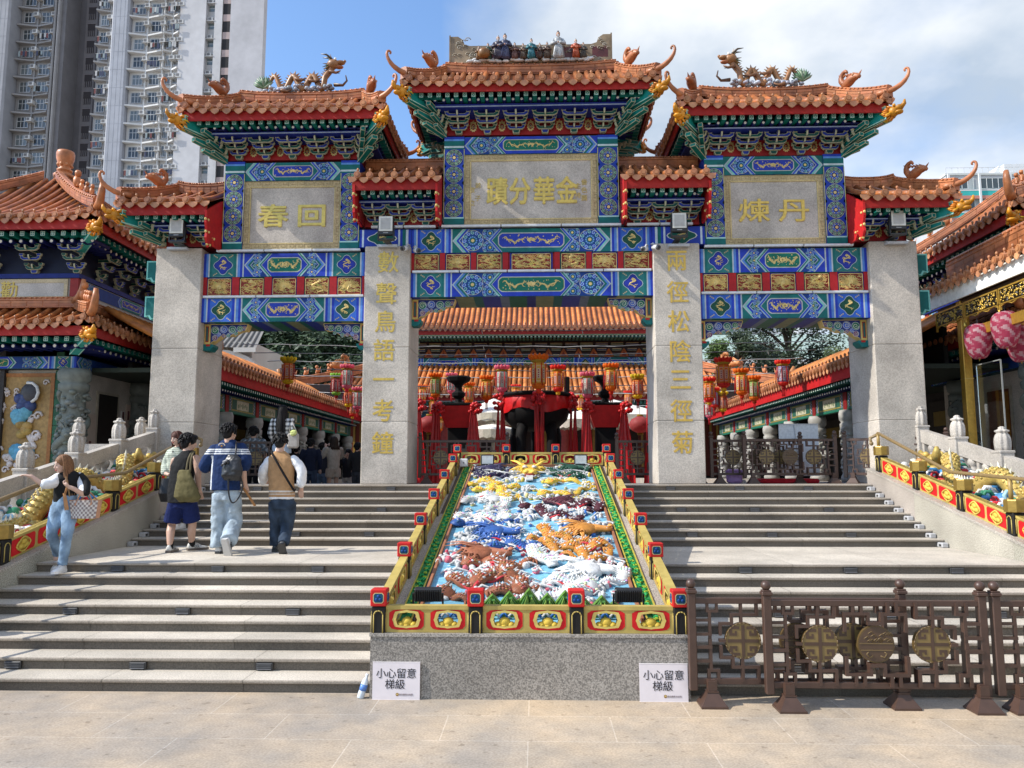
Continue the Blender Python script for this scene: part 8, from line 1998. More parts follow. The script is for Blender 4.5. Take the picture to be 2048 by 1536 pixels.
def hand(g, w, d, nrm, col, s=1., curl=.5):
    w = Vector(w); d = Vector(d).normalized(); nrm = Vector(nrm); nrm = (nrm-d*nrm.dot(d)).normalized(); sd = d.cross(nrm)
    p = w+d*.055*s
    for k in (-1, 0, 1): g.tube([w+sd*.012*k*s, p+sd*.024*k*s, p+d*.035*s+sd*.026*k*s], [.018*s, .017*s, .014*s], col, 8)
    for k, ln in enumerate((.062, .074, .070, .054)):
        b = p+d*.035*s+sd*(-.030+.020*k)*s; e1 = b+(d*math.cos(curl*.5)+nrm*math.sin(curl*.5))*ln*.5*s; e2 = e1+(d*math.cos(curl*1.5)+nrm*math.sin(curl*1.5))*ln*.5*s
        g.tube([b-d*.012*s, b, e1, e2], [.0105*s, .0105*s, .0095*s, .0075*s], col, 7); g.ball(e2, .0075*s, col, 6, 5)
    b = w+d*.028*s-sd*.026*s; g.tube([b, b-sd*.022*s+d*.022*s+nrm*.012*s, b-sd*.024*s+d*.05*s+nrm*.026*s], [.014*s, .012*s, .009*s], col, 7)
def head_frame(c, yaw, pitch=0., roll=0.): return T(Vector(c)) @ Rz(yaw) @ Rx(pitch) @ Ry(roll)      # local: face looks along +y
def head(g, M, s=1., col=SKIN):
    g.push(M @ Sc(s, s, s))
    g.ball((0, -.008, .02), (.073, .092, .098), col, 16, 12); g.ball((0, .022, -.045), (.056, .066, .062), col, 14, 10); g.ball((0, .050, -.078), (.032, .032, .026), col, 10, 8)
    g.tube([(0, .085, .012), (0, .100, -.018), (0, .104, -.030)], [.010, .013, .014], col, 8); 
    for sx in (-1, 1):
        g.ball((sx*.012, .094, -.032), .010, col, 6, 5); g.ball((sx*.074, -.008, -.008), (.012, .022, .034), col, 8, 6); g.ball((sx*.035, .068, -.022), (.024, .02, .022), col, 8, 6)
    g.ball((0, .083, -.052), (.022, .012, .008), col, 8, 5); g.ball((0, .080, -.062), (.020, .012, .008), col, 8, 5)
    g.tube([(0, -.018, -.05), (0, -.026, -.15)], [.052, .056], col, 12)
    g.pop()
def face_marks(parent, IM, M, s=1., lip=(.36, .08, .075)):
    g = MB(); g.push(M @ Sc(s, s, s))
    for sx in (-1, 1):
        g.ball((sx*.030, .0835, .006), (.013, .006, .0065), (.62, .60, .58), 10, 6); g.ball((sx*.030, .0885, .006), (.006, .003, .006), (.02, .012, .01), 8, 6)
        g.tube([(sx*.014, .089, .026), (sx*.030, .0885, .031), (sx*.047, .078, .026)], .0035, (.06, .035, .025), 5); g.tube([(sx*.017, .0875, .012), (sx*.030, .0905, .0145), (sx*.044, .080, .010)], .0022, (.02, .012, .01), 5)
    g.ball((0, .091, -.0525), (.021, .008, .0055), lip, 10, 6); g.ball((0, .088, -.061), (.018, .008, .006), lip, 10, 6)
    o = g.build('face_features', M_SKIN); o.parent = parent; o.matrix_parent_inverse = IM
def short_hair(M, s, col, seed, back=1.):
    g = MB(); rng = random.Random(seed); g.push(M @ Sc(s, s, s))
    g.ball((0, -.018, .038), (.083, .098, .092), col, 16, 12); g.ball((0, -.055, -.015), (.070, .058, .075), col, 12, 10); g.ball((0, .045, .075), (.066, .050, .040), col, 12, 8)
    for k in range(130):
        a = rng.uniform(0, 6.28); e = rng.uniform(-.35, 1.45); d = Vector((math.cos(a)*math.cos(e), math.sin(a)*math.cos(e), math.sin(e)))
        if d.y > .35 and e < .55: continue
        p = Vector((d.x*.084, -.018+d.y*.098, .03+d.z*.092)); t = Vector((d.x*.4, d.y*.5-.25, -1.0+d.z*.9)).normalized(); q = p+t*rng.uniform(.025, .05)+d*.010
        g.tube([p, p+d*.010+t*.018, q], [.013, .012, .003], vary(col, rng, .4), 5)
    g.pop(); return g
def long_hair(M, s, col, seed, ln=.34, tip=None, face_gap=.75):
    g = MB(); rng = random.Random(seed); g.push(M @ Sc(s, s, s))
    g.ball((0, -.020, .034), (.084, .100, .094), col, 16, 12); g.ball((0, -.06, -.05), (.075, .055, .11), col, 12, 10)
    for k in range(150):
        a = rng.uniform(-math.pi, math.pi); ang = abs(a)       # a=0 is the nape
        if ang > math.pi*face_gap: continue
        x, y = .084*math.sin(a), -.018-.096*math.cos(a); L_ = ln*rng.uniform(.72, 1.08); w_ = rng.uniform(-.03, .03); c = vary(col, rng, .35); c2 = vary(tip or col, rng, .3)
        o = 1.0+.25*rng.random(); pts = [(x*.4, y*.4-.0, .122), (x*.85, y*.85, .085), (x*1.03, y*1.03-.004, .0), (x*1.05+w_*.2, y*1.08, -.10), (x*1.1*o+w_*.6, y*1.12-.01, -.10-L_*.45), (x*1.05*o+w_, y*1.05-.012, -.10-L_)]
        P = smooth3(pts, 2); n = len(P); g.tube(P, [.010+.006*math.sin(math.pi*min(1, i/(n-1)))-(.010 if i == n-1 else 0) for i in range(n)], [(c if i < n*.55 else c2) for i in range(n-1) for q in range(5)]+[c, c2], 5)
    g.pop(); return g
def shoe(M, s, col, sole, dark=None):
    g = MB(); g.push(M @ Sc(s, s, s))   # local: toe along +y, sole at z=0, heel near origin
    prof = [(-.055, .030, .075), (-.045, .036, .095), (0, .038, .098), (.05, .040, .085), (.10, .045, .062), (.15, .046, .052), (.19, .038, .045), (.215, .016, .034)]
    vs = []; n = 10
    for y, w_, h in prof:
        for k in range(n):
            a = 2*math.pi*k/n; vs.append((w_*math.cos(a), y, .018+max(0, math.sin(a))*(h-.018)+min(0, math.sin(a))*.006))
    m = len(prof); g.add(vs, [(i*n+k, (i+1)*n+k, (i+1)*n+(k+1) % n, i*n+(k+1) % n) for i in range(m-1) for k in range(n)]+[tuple(range(n)), tuple(range(m*n-1, (m-1)*n-1, -1))], col, True)
    vs = []
    ol = [(-.032, -.06), (-.040, -.03), (-.042, .04), (-.050, .12), (-.046, .18), (-.02, .222), (.02, .222), (.046, .18), (.050, .12), (.042, .04), (.040, -.03), (.032, -.06)]
    q = len(ol); vs = [(x, y, 0) for x, y in ol]+[(x*1.02, y, .026) for x, y in ol]; g.add(vs, [tuple(range(q-1, -1, -1)), tuple(range(q, 2*q))]+[(i, (i+1) % q, (i+1) % q+q, i+q) for i in range(q)], sole)
    for k in range(4): g.tube([(-.022, .045+.02*k, .088-.008*k), (0, .05+.02*k, .094-.009*k), (.022, .045+.02*k, .088-.008*k)], .004, sole if dark is None else dark, 4)
    if dark:
        for sx in (-1, 1):
            for k in range(3): g.tube([(sx*.037, .01+.025*k, .07), (sx*.046, .03+.025*k, .03)], .005, dark, 4)
    g.pop(); return g
def new_person(label, foot, grp=None): 
    p = thing('person', label, 'person', tuple(foot), 0, grp); return p, T(-Vector(foot))
def put(g, name, m, p, IM): o = g.build(name, m); o.parent = p; o.matrix_parent_inverse = IM; return o
JEAN = lambda base, amp, seed: (lambda co: tuple(c*(1+amp*math.sin(co.z*23+math.sin(co.x*31+seed)*1.3)+amp*.6*math.sin(co.x*47+co.z*9)) for c in base))
def legs(p, IM, hips, knees, ankles, col, rs, name='trousers', vox=.012, fold=.02, waist=None, colf=None, seed=0):
    g = MB(); ax = Vector(hips[1])-Vector(hips[0]); c = (Vector(hips[0])+Vector(hips[1]))*.5
    w_ = waist or (.165, .115); torso(g, [(c+Vector((0, 0, -.10)), ax, w_[0]*.98, w_[1]*.98), (c, ax, w_[0]*1.03, w_[1]*1.05), (c+Vector((0, 0, .10)), ax, w_[0]*.95, w_[1]*.95), (c+Vector((0, 0, .15)), ax, w_[0]*.9, w_[1]*.9)], col)
    for h, k, a in zip(hips, knees, ankles): limb(g, [h, Vector(h).lerp(Vector(k), .5), k, Vector(k).lerp(Vector(a), .5), a] if a is not None else [h, Vector(h).lerp(Vector(k), .5), k], rs, col, 14, False)
    return remeshed(g, name, M_CLOTH, vox, p, IM, 4, fold, colf, seed)
V = Vector
def shoe_at(p, IM, ank, yaw, pitch, col, sole, dark=None, s=1.12, drop=.085):
    return put(shoe(T(V(ank)+V((0, 0, 0))) @ Rz(yaw) @ Rx(pitch) @ T((0, 0, -drop)), s, col, sole, dark), 'shoe', M_PLAST, p, IM)
LZ = 8*H
# --- man in the tan vest
Y = 3.75; ft = at(556, 1104, Y); ft.z = LZ
p, IM = new_person('man from behind in tan knitted vest over white shirt and dark jeans', ft)
A = lambda px, py, dy=0.: at(px, py, Y+dy)
hips = [A(551, 1003), A(578, 1003)]; kn = [A(551, 1053, .06), A(574, 1049, .03)]; an = [A(550, 1093, .10), A(566, 1087, -.22)]
an[0].z = LZ+.09
legs(p, IM, hips, kn, an, (.035, .05, .075), [.105, .10, .088, .082, .08], colf=JEAN((.032, .048, .075), .22, 1), fold=.03)
sh = [A(535, 921), A(590, 918)]
g = MB(); ax = V((1, -.04, 0)); c0 = (sh[0]+sh[1])*.5
torso(g, [(A(563, 993), ax, .185, .135), (A(563, 982), ax, .182, .132), (A(562, 955), ax, .18, .128), (A(562, 930), ax, .188, .122), (A(561, 916), ax, .185, .11), (A(560, 907), ax, .12, .085), (A(560, 901), ax, .07, .07)], (.40, .235, .115))
vest = remeshed(g, 'knitted_vest', M_CLOTH, .011, p, IM, 3, .012, lambda co: (.62, .58, .52) if (A(563, 988).z < co.z < A(563, 985.5).z or A(563, 982.5).z < co.z < A(563, 980).z) else (.40, .235, .115))
g = MB(); WH = (.70, .71, .73)
for s_, pts in enumerate(([sh[0]+V((.02, 0, .0)), A(527, 940), A(526, 960, .10)], [sh[1]+V((-.02, 0, 0)), A(602, 938, -.02), A(602, 966, -.02)])): limb(g, pts, [.066, .074, .068], WH, 12)
torso(g, [(A(560, 906), ax, .075, .072), (A(560, 899), ax, .065, .062), (A(560, 894), ax, .062, .06)], WH); torso(g, [(A(563, 997), ax, .178, .13), (A(563, 988), ax, .18, .13)], WH)
remeshed(g, 'white_shirt', M_CLOTH, .011, p, IM, 3, .022)
g = MB(); hc = A(561, 883); M = head_frame(hc, .05, -.05); head(g, M, 1.02); limb(g, [A(561, 905), A(562, 960)], [.07, .10], SKIN); 
for pts, hd in (([A(527, 935), A(526, 960, .10), A(538, 962, .28)], None), ([A(602, 935), A(603, 964, -.02), A(602, 978, .02)], 1)): limb(g, pts, [.045, .038, .028], SKIN)
hand(g, A(602, 976, .02), (-.05, .1, -1), (0, 1, 0), SKIN, 1.0, .7); hand(g, A(538, 962, .28), (.3, 1, .2), (0, 0, 1), SKIN, 1.0, .8)
for h, k, a in zip(hips, kn, an): limb(g, [h, k, a], [.06, .04, .03], SKIN)
remeshed(g, 'body', M_SKIN, .009, p, IM, 3)
put(short_hair(M, 1.06, (.012, .011, .011), 5), 'hair', M_HAIR, p, IM)
shoe_at(p, IM, an[0], .1, 0, (.03, .035, .04), (.02, .02, .02)); shoe_at(p, IM, an[1], -.05, -1.0, (.035, .038, .045), (.03, .03, .032))
g = MB(); g.tube(smooth3([A(545, 902, .05), A(543, 904, -.06), A(552, 920, -.15), A(566, 945, -.165), A(580, 968, -.16), A(588, 980, -.10), A(590, 978, .05)], 4), .018, (.012, .011, .012), 6, True, True, .5)
o = g.build('crossbody_strap', M_CLOTH); tag(o, 'black crossbody strap worn over the tan vest', 'bag strap')
# --- man in the navy jersey
Y = 3.55; ft = at(445, 1106, Y); ft.z = LZ
p, IM = new_person('tall man from behind in navy striped jersey and wide pale jeans', ft)
hips = [A(440, 985), A(466, 985)]; kn = [A(437, 1043, .05), A(468, 1043, .06)]; an = [A(437, 1095, .05), A(456, 1081, -.28)]; an[0].z = LZ+.09
legs(p, IM, hips, kn, an, (.30, .37, .44), [.115, .112, .108, .110, .118], colf=JEAN((.31, .375, .43), .16, 2), fold=.035, waist=(.17, .12))
ax = V((1, -.12, 0)); NV = (.010, .027, .090)
sh = [A(425, 899), A(486, 896, .02)]
g = MB(); torso(g, [(A(450, 979), ax, .21, .145), (A(450, 965), ax, .21, .145), (A(451, 935), ax, .205, .138), (A(454, 910), ax, .21, .128), (A(456, 893), ax, .205, .115), (A(458, 884), ax, .13, .09), (A(459, 878), ax, .08, .075)], NV)
limb(g, [sh[0]+V((.03, 0, 0)), A(416, 920, .02), A(411, 931, .06)], [.09, .098, .10], NV, 12); limb(g, [sh[1]+V((-.03, 0, 0)), A(489, 916), A(488, 929)], [.09, .10, .10], NV, 12)
zs = A(450, 902).z
def jersey(co):
    d = (co.z-zs)-.0
    for b in (-.028, .0, .028):
        if abs(d-b) < .0085: return (.62, .64, .66)
    dx = co.x-A(488, 929).x; dz = co.z-A(488, 929).z
    if abs(co.x-A(427, 950).x) < .013 and co.z < zs-.06: return (.60, .62, .64)
    return NV
remeshed(g, 'striped_jersey', M_CLOTH, .0085, p, IM, 3, .022, jersey)
g = MB(); hc = A(460, 864); M = head_frame(hc, -.35, -.05); head(g, M, 1.04); limb(g, [A(459, 884), A(455, 950)], [.07, .10], SKIN)
limb(g, [A(487, 912), A(487, 945), A(490, 969, .06)], [.05, .042, .028], SKIN); hand(g, A(490, 967, .06), (.12, .2, -1), (0, 1, -.1), SKIN, 1.05, 1.2)
limb(g, [A(414, 915), A(410, 936, .05), A(420, 940, .25)], [.05, .04, .028], SKIN); hand(g, A(420, 940, .25), (.5, 1, .1), (0, 0, 1), SKIN, 1.05, .8)
for h, k, a in zip(hips, kn, an): limb(g, [h, k, a], [.06, .04, .03], SKIN)
remeshed(g, 'body', M_SKIN, .009, p, IM, 3)
put(short_hair(M, 1.08, (.010, .009, .010), 6), 'hair', M_HAIR, p, IM)
g = MB(); q = A(444, 889, -.15); 
for k in range(8): a = math.pi*(.1+.8*k/7); g.ball((q.x+.045*math.cos(a), q.y-.012, q.z-.01+.035*math.sin(a)), .009, (.55, .50, .42), 5, 4)
g.ball((q.x, q.y-.012, q.z-.012), (.018, .006, .016), (.30, .16, .05), 6, 4); put(g, 'back_emblem', M_CLOTH, p, IM)
shoe_at(p, IM, an[0], .12, 0, (.60, .61, .62), (.05, .05, .055), (.03, .03, .035)); shoe_at(p, IM, an[1], -.25, -1.15, (.55, .56, .57), (.45, .44, .42), (.03, .03, .035), 1.2)
bg_ = thing('shoulder_bag', 'slouchy black leather bag slung behind the man in the navy jersey', 'bag', tuple(A(463, 960, -.22))); IB = T(-A(463, 960, -.22))
g = MB(); K = (.018, .018, .020)
torso(g, [(A(463, 960, -.22), ax, .12, .05), (A(463, 950, -.24), ax, .15, .075), (A(464, 935, -.24), ax, .15, .07), (A(465, 918, -.23), ax, .12, .05), (A(466, 908, -.21), ax, .06, .035)], K); remeshed(g, 'bag_body', M_SATIN, .011, bg_, IB, 3, .03)
g = MB(); g.tube(smooth3([A(470, 912, -.2), A(472, 895, -.15), A(472, 882, -.02), A(474, 890, .12)], 4), .012, K, 6); g.tube(smooth3([A(456, 945, -.27), A(457, 985, -.28), A(464, 1004, -.28), A(476, 995, -.25), A(485, 972, -.22), A(480, 950, -.24)], 5), .011, K, 6); put(g, 'bag_strap', M_SATIN, bg_, IB)
g = MB(); rng = random.Random(3)
for k in range(6): g.tube([A(455, 918, -.28), A(450+rng.uniform(-8, 6), 925+rng.uniform(-5, 8), -.30)], [.012, .018], (.03, .03, .032) if k % 2 else (.25, .25, .26), 5)
put(g, 'bag_ribbon', M_SATIN, bg_, IB)
g = MB(); a, b = A(489, 978, .05), A(509, 1010, -.05); d = b-a; g.tube([a-d*.15, b], [.020, .024], (.36, .165, .055), 6, True, False, .45); o = g.build('wooden_tube', M_PAINT); tag(o, 'flat brown wooden stick holder held low by the man in the navy jersey', 'stick')
# --- man in the black sleeveless top
Y = 3.8; ft = at(360, 1103, Y); ft.z = LZ
p, IM = new_person('man from behind in black sleeveless top and navy shorts with black socks', ft)
hips = [A(352, 1000), A(377, 1000)]; kn = [A(343, 1048, .06), A(384, 1046, .10)]; an = [A(339, 1093, -.10), A(383, 1087, .22)]; an[0].z = LZ+.09; an[1].z = LZ+.09
legs(p, IM, hips, [V(h).lerp(k, .88) for h, k in zip(hips, kn)], [None, None], (.010, .018, .085), [.112, .116, .122], 'navy_shorts', fold=.022)
ax = V((1, -.25, 0)); KB = (.013, .013, .014)
g = MB(); torso(g, [(A(361, 1004), ax, .19, .14), (A(361, 990), ax, .19, .14), (A(362, 960), ax, .18, .13), (A(366, 930), ax, .185, .125), (A(371, 914), ax, .165, .11), (A(374, 905), ax, .11, .085), (A(376, 899), ax, .07, .07)], KB); remeshed(g, 'sleeveless_top', M_CLOTH, .012, p, IM, 3, .02)
g = MB(); hc = A(379, 884, .02); M = head_frame(hc, -.85, -.12); head(g, M, 1.0); limb(g, [A(375, 902), A(366, 950)], [.07, .10], SKIN)
limb(g, [A(391, 916, -.02), A(395, 935, -.06), A(396, 958, -.03), A(399, 982, .05)], [.062, .052, .042, .028], SKIN); hand(g, A(399, 980, .05), (.1, .3, -1), (0, 1, 0), SKIN, 1.0, .7)
limb(g, [A(349, 920, .08), A(345, 945, .2), A(352, 958, .36)], [.055, .042, .028], SKIN); hand(g, A(352, 958, .36), (.3, .8, .3), (0, 0, 1), SKIN, 1.0, .8)
for h, k, a in zip(hips, kn, an): limb(g, [h, V(h).lerp(k, .6), k, k.lerp(a, .35)+V((0, -.02, 0)), a], [.085, .075, .058, .060, .038], SKIN)
remeshed(g, 'body', M_SKIN, .009, p, IM, 3)
put(short_hair(M, 1.12, (.010, .009, .010), 7), 'hair', M_HAIR, p, IM)
for a, k in zip(an, kn): g = MB(); limb(g, [a.lerp(k, .33), a+V((0, 0, -.02))], [.046, .046], KB); put(g, 'sock', M_CLOTH, p, IM)
shoe_at(p, IM, an[0], .05, 0, (.56, .55, .52), (.10, .08, .07), (.25, .25, .25)); shoe_at(p, IM, an[1], -.75, 0, (.56, .55, .52), (.10, .08, .07), (.2, .2, .2))
tb = thing('tote_bag', 'olive green canvas tote hanging from the shoulder of the man in black', 'bag', tuple(A(374, 1003, -.2))); IB = T(-A(374, 1003, -.2)); OLV = (.115, .098, .042)
g = MB(); n = 9; fr = []; 
prof = [(A(357, 938, -.16), A(379, 938, -.22)), (A(354, 955, -.2), A(385, 957, -.24)), (A(350, 975, -.21), A(396, 978, -.22)), (A(348, 990, -.2), A(400, 995, -.2)), (A(358, 1001, -.18), A(395, 1004, -.18))]
torso(g, [((a+b)*.5, b-a, (b-a).length*.5, .03+.02*i-(.04 if i == 4 else 0)) for i, (a, b) in enumerate(prof)][::-1], OLV); remeshed(g, 'bag_body', M_CLOTH, .011, tb, IB, 3, .025)
for dx in (0, 8):
    g = MB(); g.tube(smooth3([A(372+dx, 942, -.22), A(376+dx*.7, 918, -.17), A(384+dx*.4, 902, -.04), A(387+dx*.2, 906, .10), A(384, 930, .12)], 4), .016, (.10, .082, .045), 6, True, True, .5); put(g, 'bag_strap', M_CLOTH, tb, IB)
# --- woman on her way down
Y = 2.35; ft = at(122, 1144, 2.2); ft.z = 7*H
p, IM = new_person('woman with long light brown hair coming down the steps, black vest, white sleeves, jeans', ft)
hips = [A(117, 1012), A(140, 1012)]; kn = [A(103, 1063, -.16), A(133, 1070, -.14)]; an = [A(114, 1106, .12), A(124, 1128, -.14)]
an[1].z = max(an[1].z, 7*H+.085)
legs(p, IM, hips, kn, an, (.22, .31, .42), [.100, .088, .066, .058, .055], 'jeans', vox=.010, colf=JEAN((.20, .295, .41), .22, 3), fold=.018, waist=(.145, .105))
ax = V((1, .30, 0)); g = MB()
torso(g, [(A(128, 1003), ax, .125, .095), (A(129, 990), ax, .128, .10), (A(133, 970), ax, .145, .11), (A(137, 955), ax, .155, .105), (A(139, 946), ax, .13, .085), (A(138, 940), ax, .07, .06)], KB); remeshed(g, 'black_vest', M_CLOTH, .010, p, IM, 3, .014)
g = MB(); limb(g, [A(116, 953, -.02), A(105, 963, -.12), A(90, 966, -.2)], [.062, .078, .062], WH, 12); limb(g, [A(158, 952, .05), A(168, 968, .02), A(168, 982, -.06)], [.062, .080, .066], WH, 12); remeshed(g, 'white_sleeves', M_CLOTH, .010, p, IM, 3, .02)
g = MB(); limb(g, [A(163, 948, -.02), A(173, 964, -.03), A(172, 984, -.10)], [.03, .045, .04], KB, 8); put(g, 'sleeve_band', M_CLOTH, p, IM)
g = MB(); hc = A(124, 927, -.05); M = head_frame(hc, math.pi-.62, -.24); SKF = (.56, .37, .29); head(g, M, .94, SKF); limb(g, [A(135, 942), A(131, 990)], [.055, .09], SKF)
limb(g, [A(108, 960, -.1), A(88, 967, -.2), A(62, 950, -.26)], [.04, .036, .024], SKF); hand(g, A(64, 951, -.26), (-1, -.1, .25), (0, 0, -1), SKF, .95, .5)
limb(g, [A(167, 965, 0), A(168, 986, -.08), A(148, 976, -.22), A(138, 972, -.24)], [.042, .036, .028, .024], SKF); hand(g, A(141, 973, -.24), (-.9, -.1, .45), (0, .4, 1), SKF, .95, 1.2)
for h, k, a in zip(hips, kn, an): limb(g, [h, k, a, a+V((0, -.03, -.05))], [.06, .03, .03, .032], SKF)
remeshed(g, 'body', M_SKIN, .0085, p, IM, 3)
face_marks(p, IM, M, .94, (.45, .09, .09))
put(long_hair(M @ Rx(.12), .98, (.17, .085, .042), 8, .36, (.34, .20, .10), .62), 'hair', M_HAIR, p, IM)
g = MB(); g.tube([A(128, 984, -.18), A(133, 1018, -.17)], [.020, .030], (.42, .21, .09), 6, True, False, .45); g.tube([A(135, 968, -.24), A(130, 984, -.19)], .012, (.42, .21, .09), 6); o = g.build('wooden_tube', M_PAINT); tag(o, 'flat wooden stick holder held in front by the woman coming down', 'stick')
shoe_at(p, IM, an[0]+V((0, .03, 0)), math.pi-.3, -.9, (.70, .70, .70), (.66, .66, .66), None, .98); shoe_at(p, IM, an[1], math.pi+.10, 0, (.74, .74, .74), (.70, .70, .70), None, 1.02, .083)
hb = thing('handbag', 'cream and grey chequered handbag hanging from the arm of the woman coming down', 'bag', tuple(A(168, 1034, -.1))); IB = T(-A(168, 1034, -.1))
g = MB(); a0, a1, b0, b1 = A(138, 999, -.10), A(196, 998, -.02), A(142, 1034, -.12), A(190, 1035, -.04); n, m = 13, 8; off = V((-.02, .13, 0))
for face, o_ in ((0, V((0, 0, 0))), (1, off)):
    for j in range(m):
        for i in range(n):
            f = lambda u, v: a0.lerp(a1, u).lerp(b0.lerp(b1, u), v)+o_+V((0, -.035*math.sin(math.pi*u)*(.4+v)*(1 if face == 0 else -1), 0))
            c = (.26, .21, .20) if (i+j) % 2 else (.60, .55, .50); q = [f(i/n, j/m), f((i+1)/n, j/m), f((i+1)/n, (j+1)/m), f(i/n, (j+1)/m)]
            g.add(q, [(3,2,1,0)] if face == 0 else [(0,1,2,3)], c)
TRM = (.50, .27, .17)
g.add([a0, b0, b0+off, a0+off], [(0,1,2,3)], TRM); g.add([a1, b1, b1+off, a1+off], [(3,2,1,0)], TRM); g.add([b0, b1, b1+off, b0+off], [(0,1,2,3)], TRM); g.tube([a0, a1], .008, TRM, 5); g.tube([b0, b1], .008, TRM, 5); put(g, 'bag_body', M_CLOTH, hb, IB)
for e in (0, .12):
    g = MB(); o_ = V((0, e, 0)); g.tube(smooth3([a0.lerp(a1, .25)+o_+V((0, -.03, -.06)), a0.lerp(a1, .27)+o_, A(163, 982, -.05)+o_*.3, A(172, 980, -.02)+o_*.3, a0.lerp(a1, .76)+o_, a0.lerp(a1, .78)+o_+V((0, -.03, -.06))], 4), .010, TRM, 6); put(g, 'bag_handle', M_CLOTH, hb, IB)
# --- woman half hidden behind the man in black
Y = 5.25; ft = at(356, 1052, Y); ft.z = 10*H
p, IM = new_person('woman in pale striped top facing down the stairs behind the man in black', ft)
hips = [A(346, 962), A(362, 962)]; kn = [A(348, 1008, -.1), A(362, 1010, .05)]; an = [A(352, 1046, -.18), A(364, 1044, .05)]; an[0].z = an[1].z = 10*H+.09
legs(p, IM, hips, kn, an, (.015, .016, .02), [.10, .09, .075, .07, .07], vox=.013, fold=.02)
ax = V((1, .2, 0)); g = MB(); STR = (.47, .50, .42)
torso(g, [(A(353, 960), ax, .15, .11), (A(354, 930), ax, .15, .11), (A(355, 907), ax, .165, .11), (A(355, 898), ax, .12, .08), (A(355, 892), ax, .07, .06)], STR); limb(g, [A(340, 903), A(331, 925), A(329, 943, -.1)], [.06, .065, .06], STR); limb(g, [A(370, 903), A(378, 925), A(378, 943, -.1)], [.06, .065, .06], STR)
remeshed(g, 'striped_top', M_CLOTH, .010, p, IM, 3, .018, lambda co: (.22, .26, .2) if (co.z*100) % 3.4 < .9 else STR)
g = MB(); hc = A(353, 876, -.03); M = head_frame(hc, math.pi-.35, -.15, .1); head(g, M, .96, SKF); limb(g, [A(355, 895), A(354, 940)], [.06, .09], SKF); limb(g, [A(330, 925), A(329, 943, -.1), A(338, 948, -.22)], [.038, .034, .024], SKF); hand(g, A(338, 947, -.22), (.7, -.2, .2), (0, .3, 1), SKF, .95, .9)
for h, k, a in zip(hips, kn, an): limb(g, [h, k, a], [.08, .05, .035], SKF)
remeshed(g, 'body', M_SKIN, .009, p, IM, 3); face_marks(p, IM, M, .96, (.42, .08, .07)); put(long_hair(M, .99, (.075, .028, .02), 9, .10, None, .66), 'hair', M_HAIR, p, IM)
for a in an: shoe_at(p, IM, a, math.pi, 0, (.66, .66, .66), (.6, .6, .6))
g = MB(); torso(g, [(A(334, 1002, -.1), ax, .10, .06), (A(333, 985, -.1), ax, .13, .08), (A(335, 955, -.08), ax, .09, .05)], KB); g.tube([A(340, 950, -.05), A(345, 900, -.1)], .012, KB, 5); o = g.build('dark_bag', M_SATIN); tag(o, 'black bag at the side of the woman in the pale striped top', 'bag')
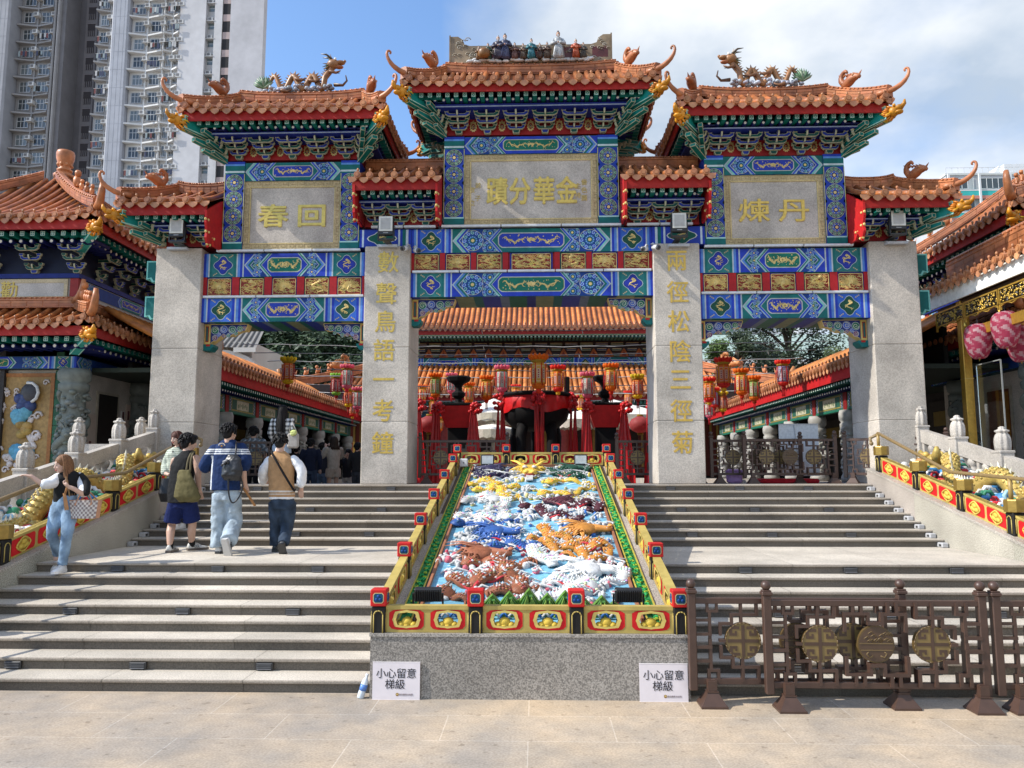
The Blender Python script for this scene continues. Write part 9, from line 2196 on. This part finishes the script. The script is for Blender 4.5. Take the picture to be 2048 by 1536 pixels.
# --- people on the terrace and in the court
def walker(label, px, top, hpx, Y, z0, top_c, bot_c, hair_c, yaw, seed, hair='short', sleeve=True, colf=None, skirt=False, armup=False):
    hz = at(px, top, Y).z; h = hz-z0; u = h/1.72; x = at(px, top, Y).x; ft = V((x, Y, z0)); p, IM = new_person(label, ft)
    rz = Rz(yaw).to_3x3(); L_ = lambda a, b, c: ft+rz @ V((a*u, b*u, c*u)); ax = rz @ V((1, 0, 0))
    hips = [L_(-.09, 0, .88), L_(.09, 0, .88)]; kn = [L_(-.10, .04, .48), L_(.10, .02, .48)]; an = [L_(-.10, .02, .09), L_(.11, -.06, .09)]
    if not skirt: legs(p, IM, hips, kn, an, bot_c, [.10*u, .09*u, .075*u, .07*u, .068*u], vox=.016, fold=.02, waist=(.15*u, .11*u), colf=JEAN(bot_c, .15, seed))
    else: legs(p, IM, hips, [V(h_).lerp(k, .55) for h_, k in zip(hips, kn)], [None, None], bot_c, [.11*u, .12*u, .12*u], 'skirt', vox=.016, fold=.015, waist=(.15*u, .11*u))
    g = MB(); torso(g, [(L_(0, 0, .86), ax, .165*u, .12*u), (L_(0, 0, 1.05), ax, .16*u, .12*u), (L_(0, 0, 1.28), ax, .185*u, .125*u), (L_(0, 0, 1.40), ax, .16*u, .10*u), (L_(0, 0, 1.47), ax, .08*u, .07*u)], top_c)
    arms = ([L_(-.20, 0, 1.38), L_(-.26, -.02, 1.12), L_(-.24, .10, .92)], [L_(.20, 0, 1.38), L_(.26, -.02, 1.12), L_(.24, .08, .90)])
    if armup: arms = ([L_(-.20, 0, 1.38), L_(-.26, .12, 1.18), L_(-.10, .30, 1.45)], [L_(.20, 0, 1.38), L_(.26, .12, 1.18), L_(.08, .30, 1.45)])
    for a in arms: limb(g, [a[0], a[1], a[1].lerp(a[2], .8)] if sleeve else [a[0], a[0].lerp(a[1], .75)], [.07*u, .062*u, .05*u] if sleeve else [.075*u, .08*u], top_c)
    remeshed(g, 'shirt', M_CLOTH, .014, p, IM, 3, .02, colf)
    g = MB(); M = head_frame(L_(0, .01, 1.585), yaw, -.05); head(g, M, u); limb(g, [L_(0, 0, 1.45), L_(0, 0, 1.2)], [.06*u, .09*u], SKIN)
    for a in arms: limb(g, a, [.05*u, .04*u, .026*u], SKIN); hand(g, a[2], (a[2]-a[1]), rz @ V((0, 1, 0)), SKIN, u, .7)
    for h_, k, a in zip(hips, kn, an): limb(g, [h_, k, a], [.08*u, .052*u, .036*u], SKIN)
    remeshed(g, 'body', M_SKIN, .012, p, IM, 3)
    put(short_hair(M, 1.08*u, hair_c, seed) if hair == 'short' else long_hair(M, 1.04*u, hair_c, seed, .42 if hair == 'long' else .12), 'hair', M_HAIR, p, IM)
    if abs(yaw) > 1.5: face_marks(p, IM, M, u)
    for a in an: shoe_at(p, IM, a, yaw, 0, (.06, .06, .065) if seed % 2 else (.5, .5, .5), (.3, .3, .3), None, 1.1*u)
    return L_
def plaid(co):
    a, b = (co.x*100+40) % 9 < 4.5, (co.z*100) % 9 < 4.5; return (.62, .62, .62) if not a and not b else ((.02, .02, .022) if a and b else (.20, .20, .205))
L_ = walker('woman with long black hair in black and white plaid shirt on the terrace', 566, 809, 150, 8.45, TZ, (.3, .3, .3), (.30, .36, .44), (.010, .008, .008), -.1, 11, 'long', True, plaid, skirt=True)
g = MB(); q = L_(.30, -.10, .95); g.bbox(q.x-.12, q.x+.12, q.y-.04, q.y+.04, q.z-.17, q.z+.14, (.36, .33, .30), .035)
for s_ in (-1, 1): g.tube([(q.x+s_*.08, q.y, q.z+.14), L_(.20, -.04, 1.42)], .010, (.45, .41, .37), 5)
for k in range(9): g.ball((q.x+.02+.03*math.sin(k*2.1), q.y-.05, q.z+.14+.025*math.cos(k*1.7)), .04, (.55, .60, .22), 7, 5)
o = g.build('cream_tote', M_CLOTH); tag(o, 'cream tote with yellow plush charm on the shoulder of the plaid shirt woman', 'bag')
walker('man in faded grey printed tee standing behind the plaid shirt woman', 508, 851, 100, 9.95, COURT, (.10, .125, .15), (.02, .022, .03), (.012, .011, .011), .1, 12, 'short', False, lambda co: (.30, .34, .38) if math.sin(co.x*60+2*math.sin(co.z*40)) > .55 else (.10, .125, .15))
walker('man from behind in dark navy jacket with small backpack', 622, 876, 90, 11.2, COURT, (.012, .016, .035), (.03, .045, .075), (.010, .009, .009), .05, 13)
walker('woman in beige jacket and skirt holding up a phone to take a picture', 668, 872, 90, 12.0, COURT, (.42, .37, .31), (.40, .33, .27), (.03, .018, .012), .7, 14, 'bob', True, None, True, True)
walker('woman with black top and pale trousers looking at her phone in the court', 697, 897, 70, 13.0, COURT-.15, (.02, .02, .025), (.45, .42, .38), (.012, .010, .010), math.pi-.2, 15, 'long', True, None, False, True)
walker('visitor in denim and dark jacket between the navy jacket and beige jacket', 645, 884, 80, 13.2, COURT-.1, (.03, .035, .05), (.10, .15, .22), (.012, .011, .011), .2, 17)
walker('visitor in dark clothes at the inner left pillar edge', 716, 884, 80, 11.8, COURT, (.025, .022, .022), (.05, .05, .055), (.012, .010, .010), -.3, 19)
walker('person in black standing in shade by the left barrier', 592, 888, 80, 13.6, COURT-.1, (.014, .014, .016), (.02, .022, .03), (.010, .009, .009), .4, 21)
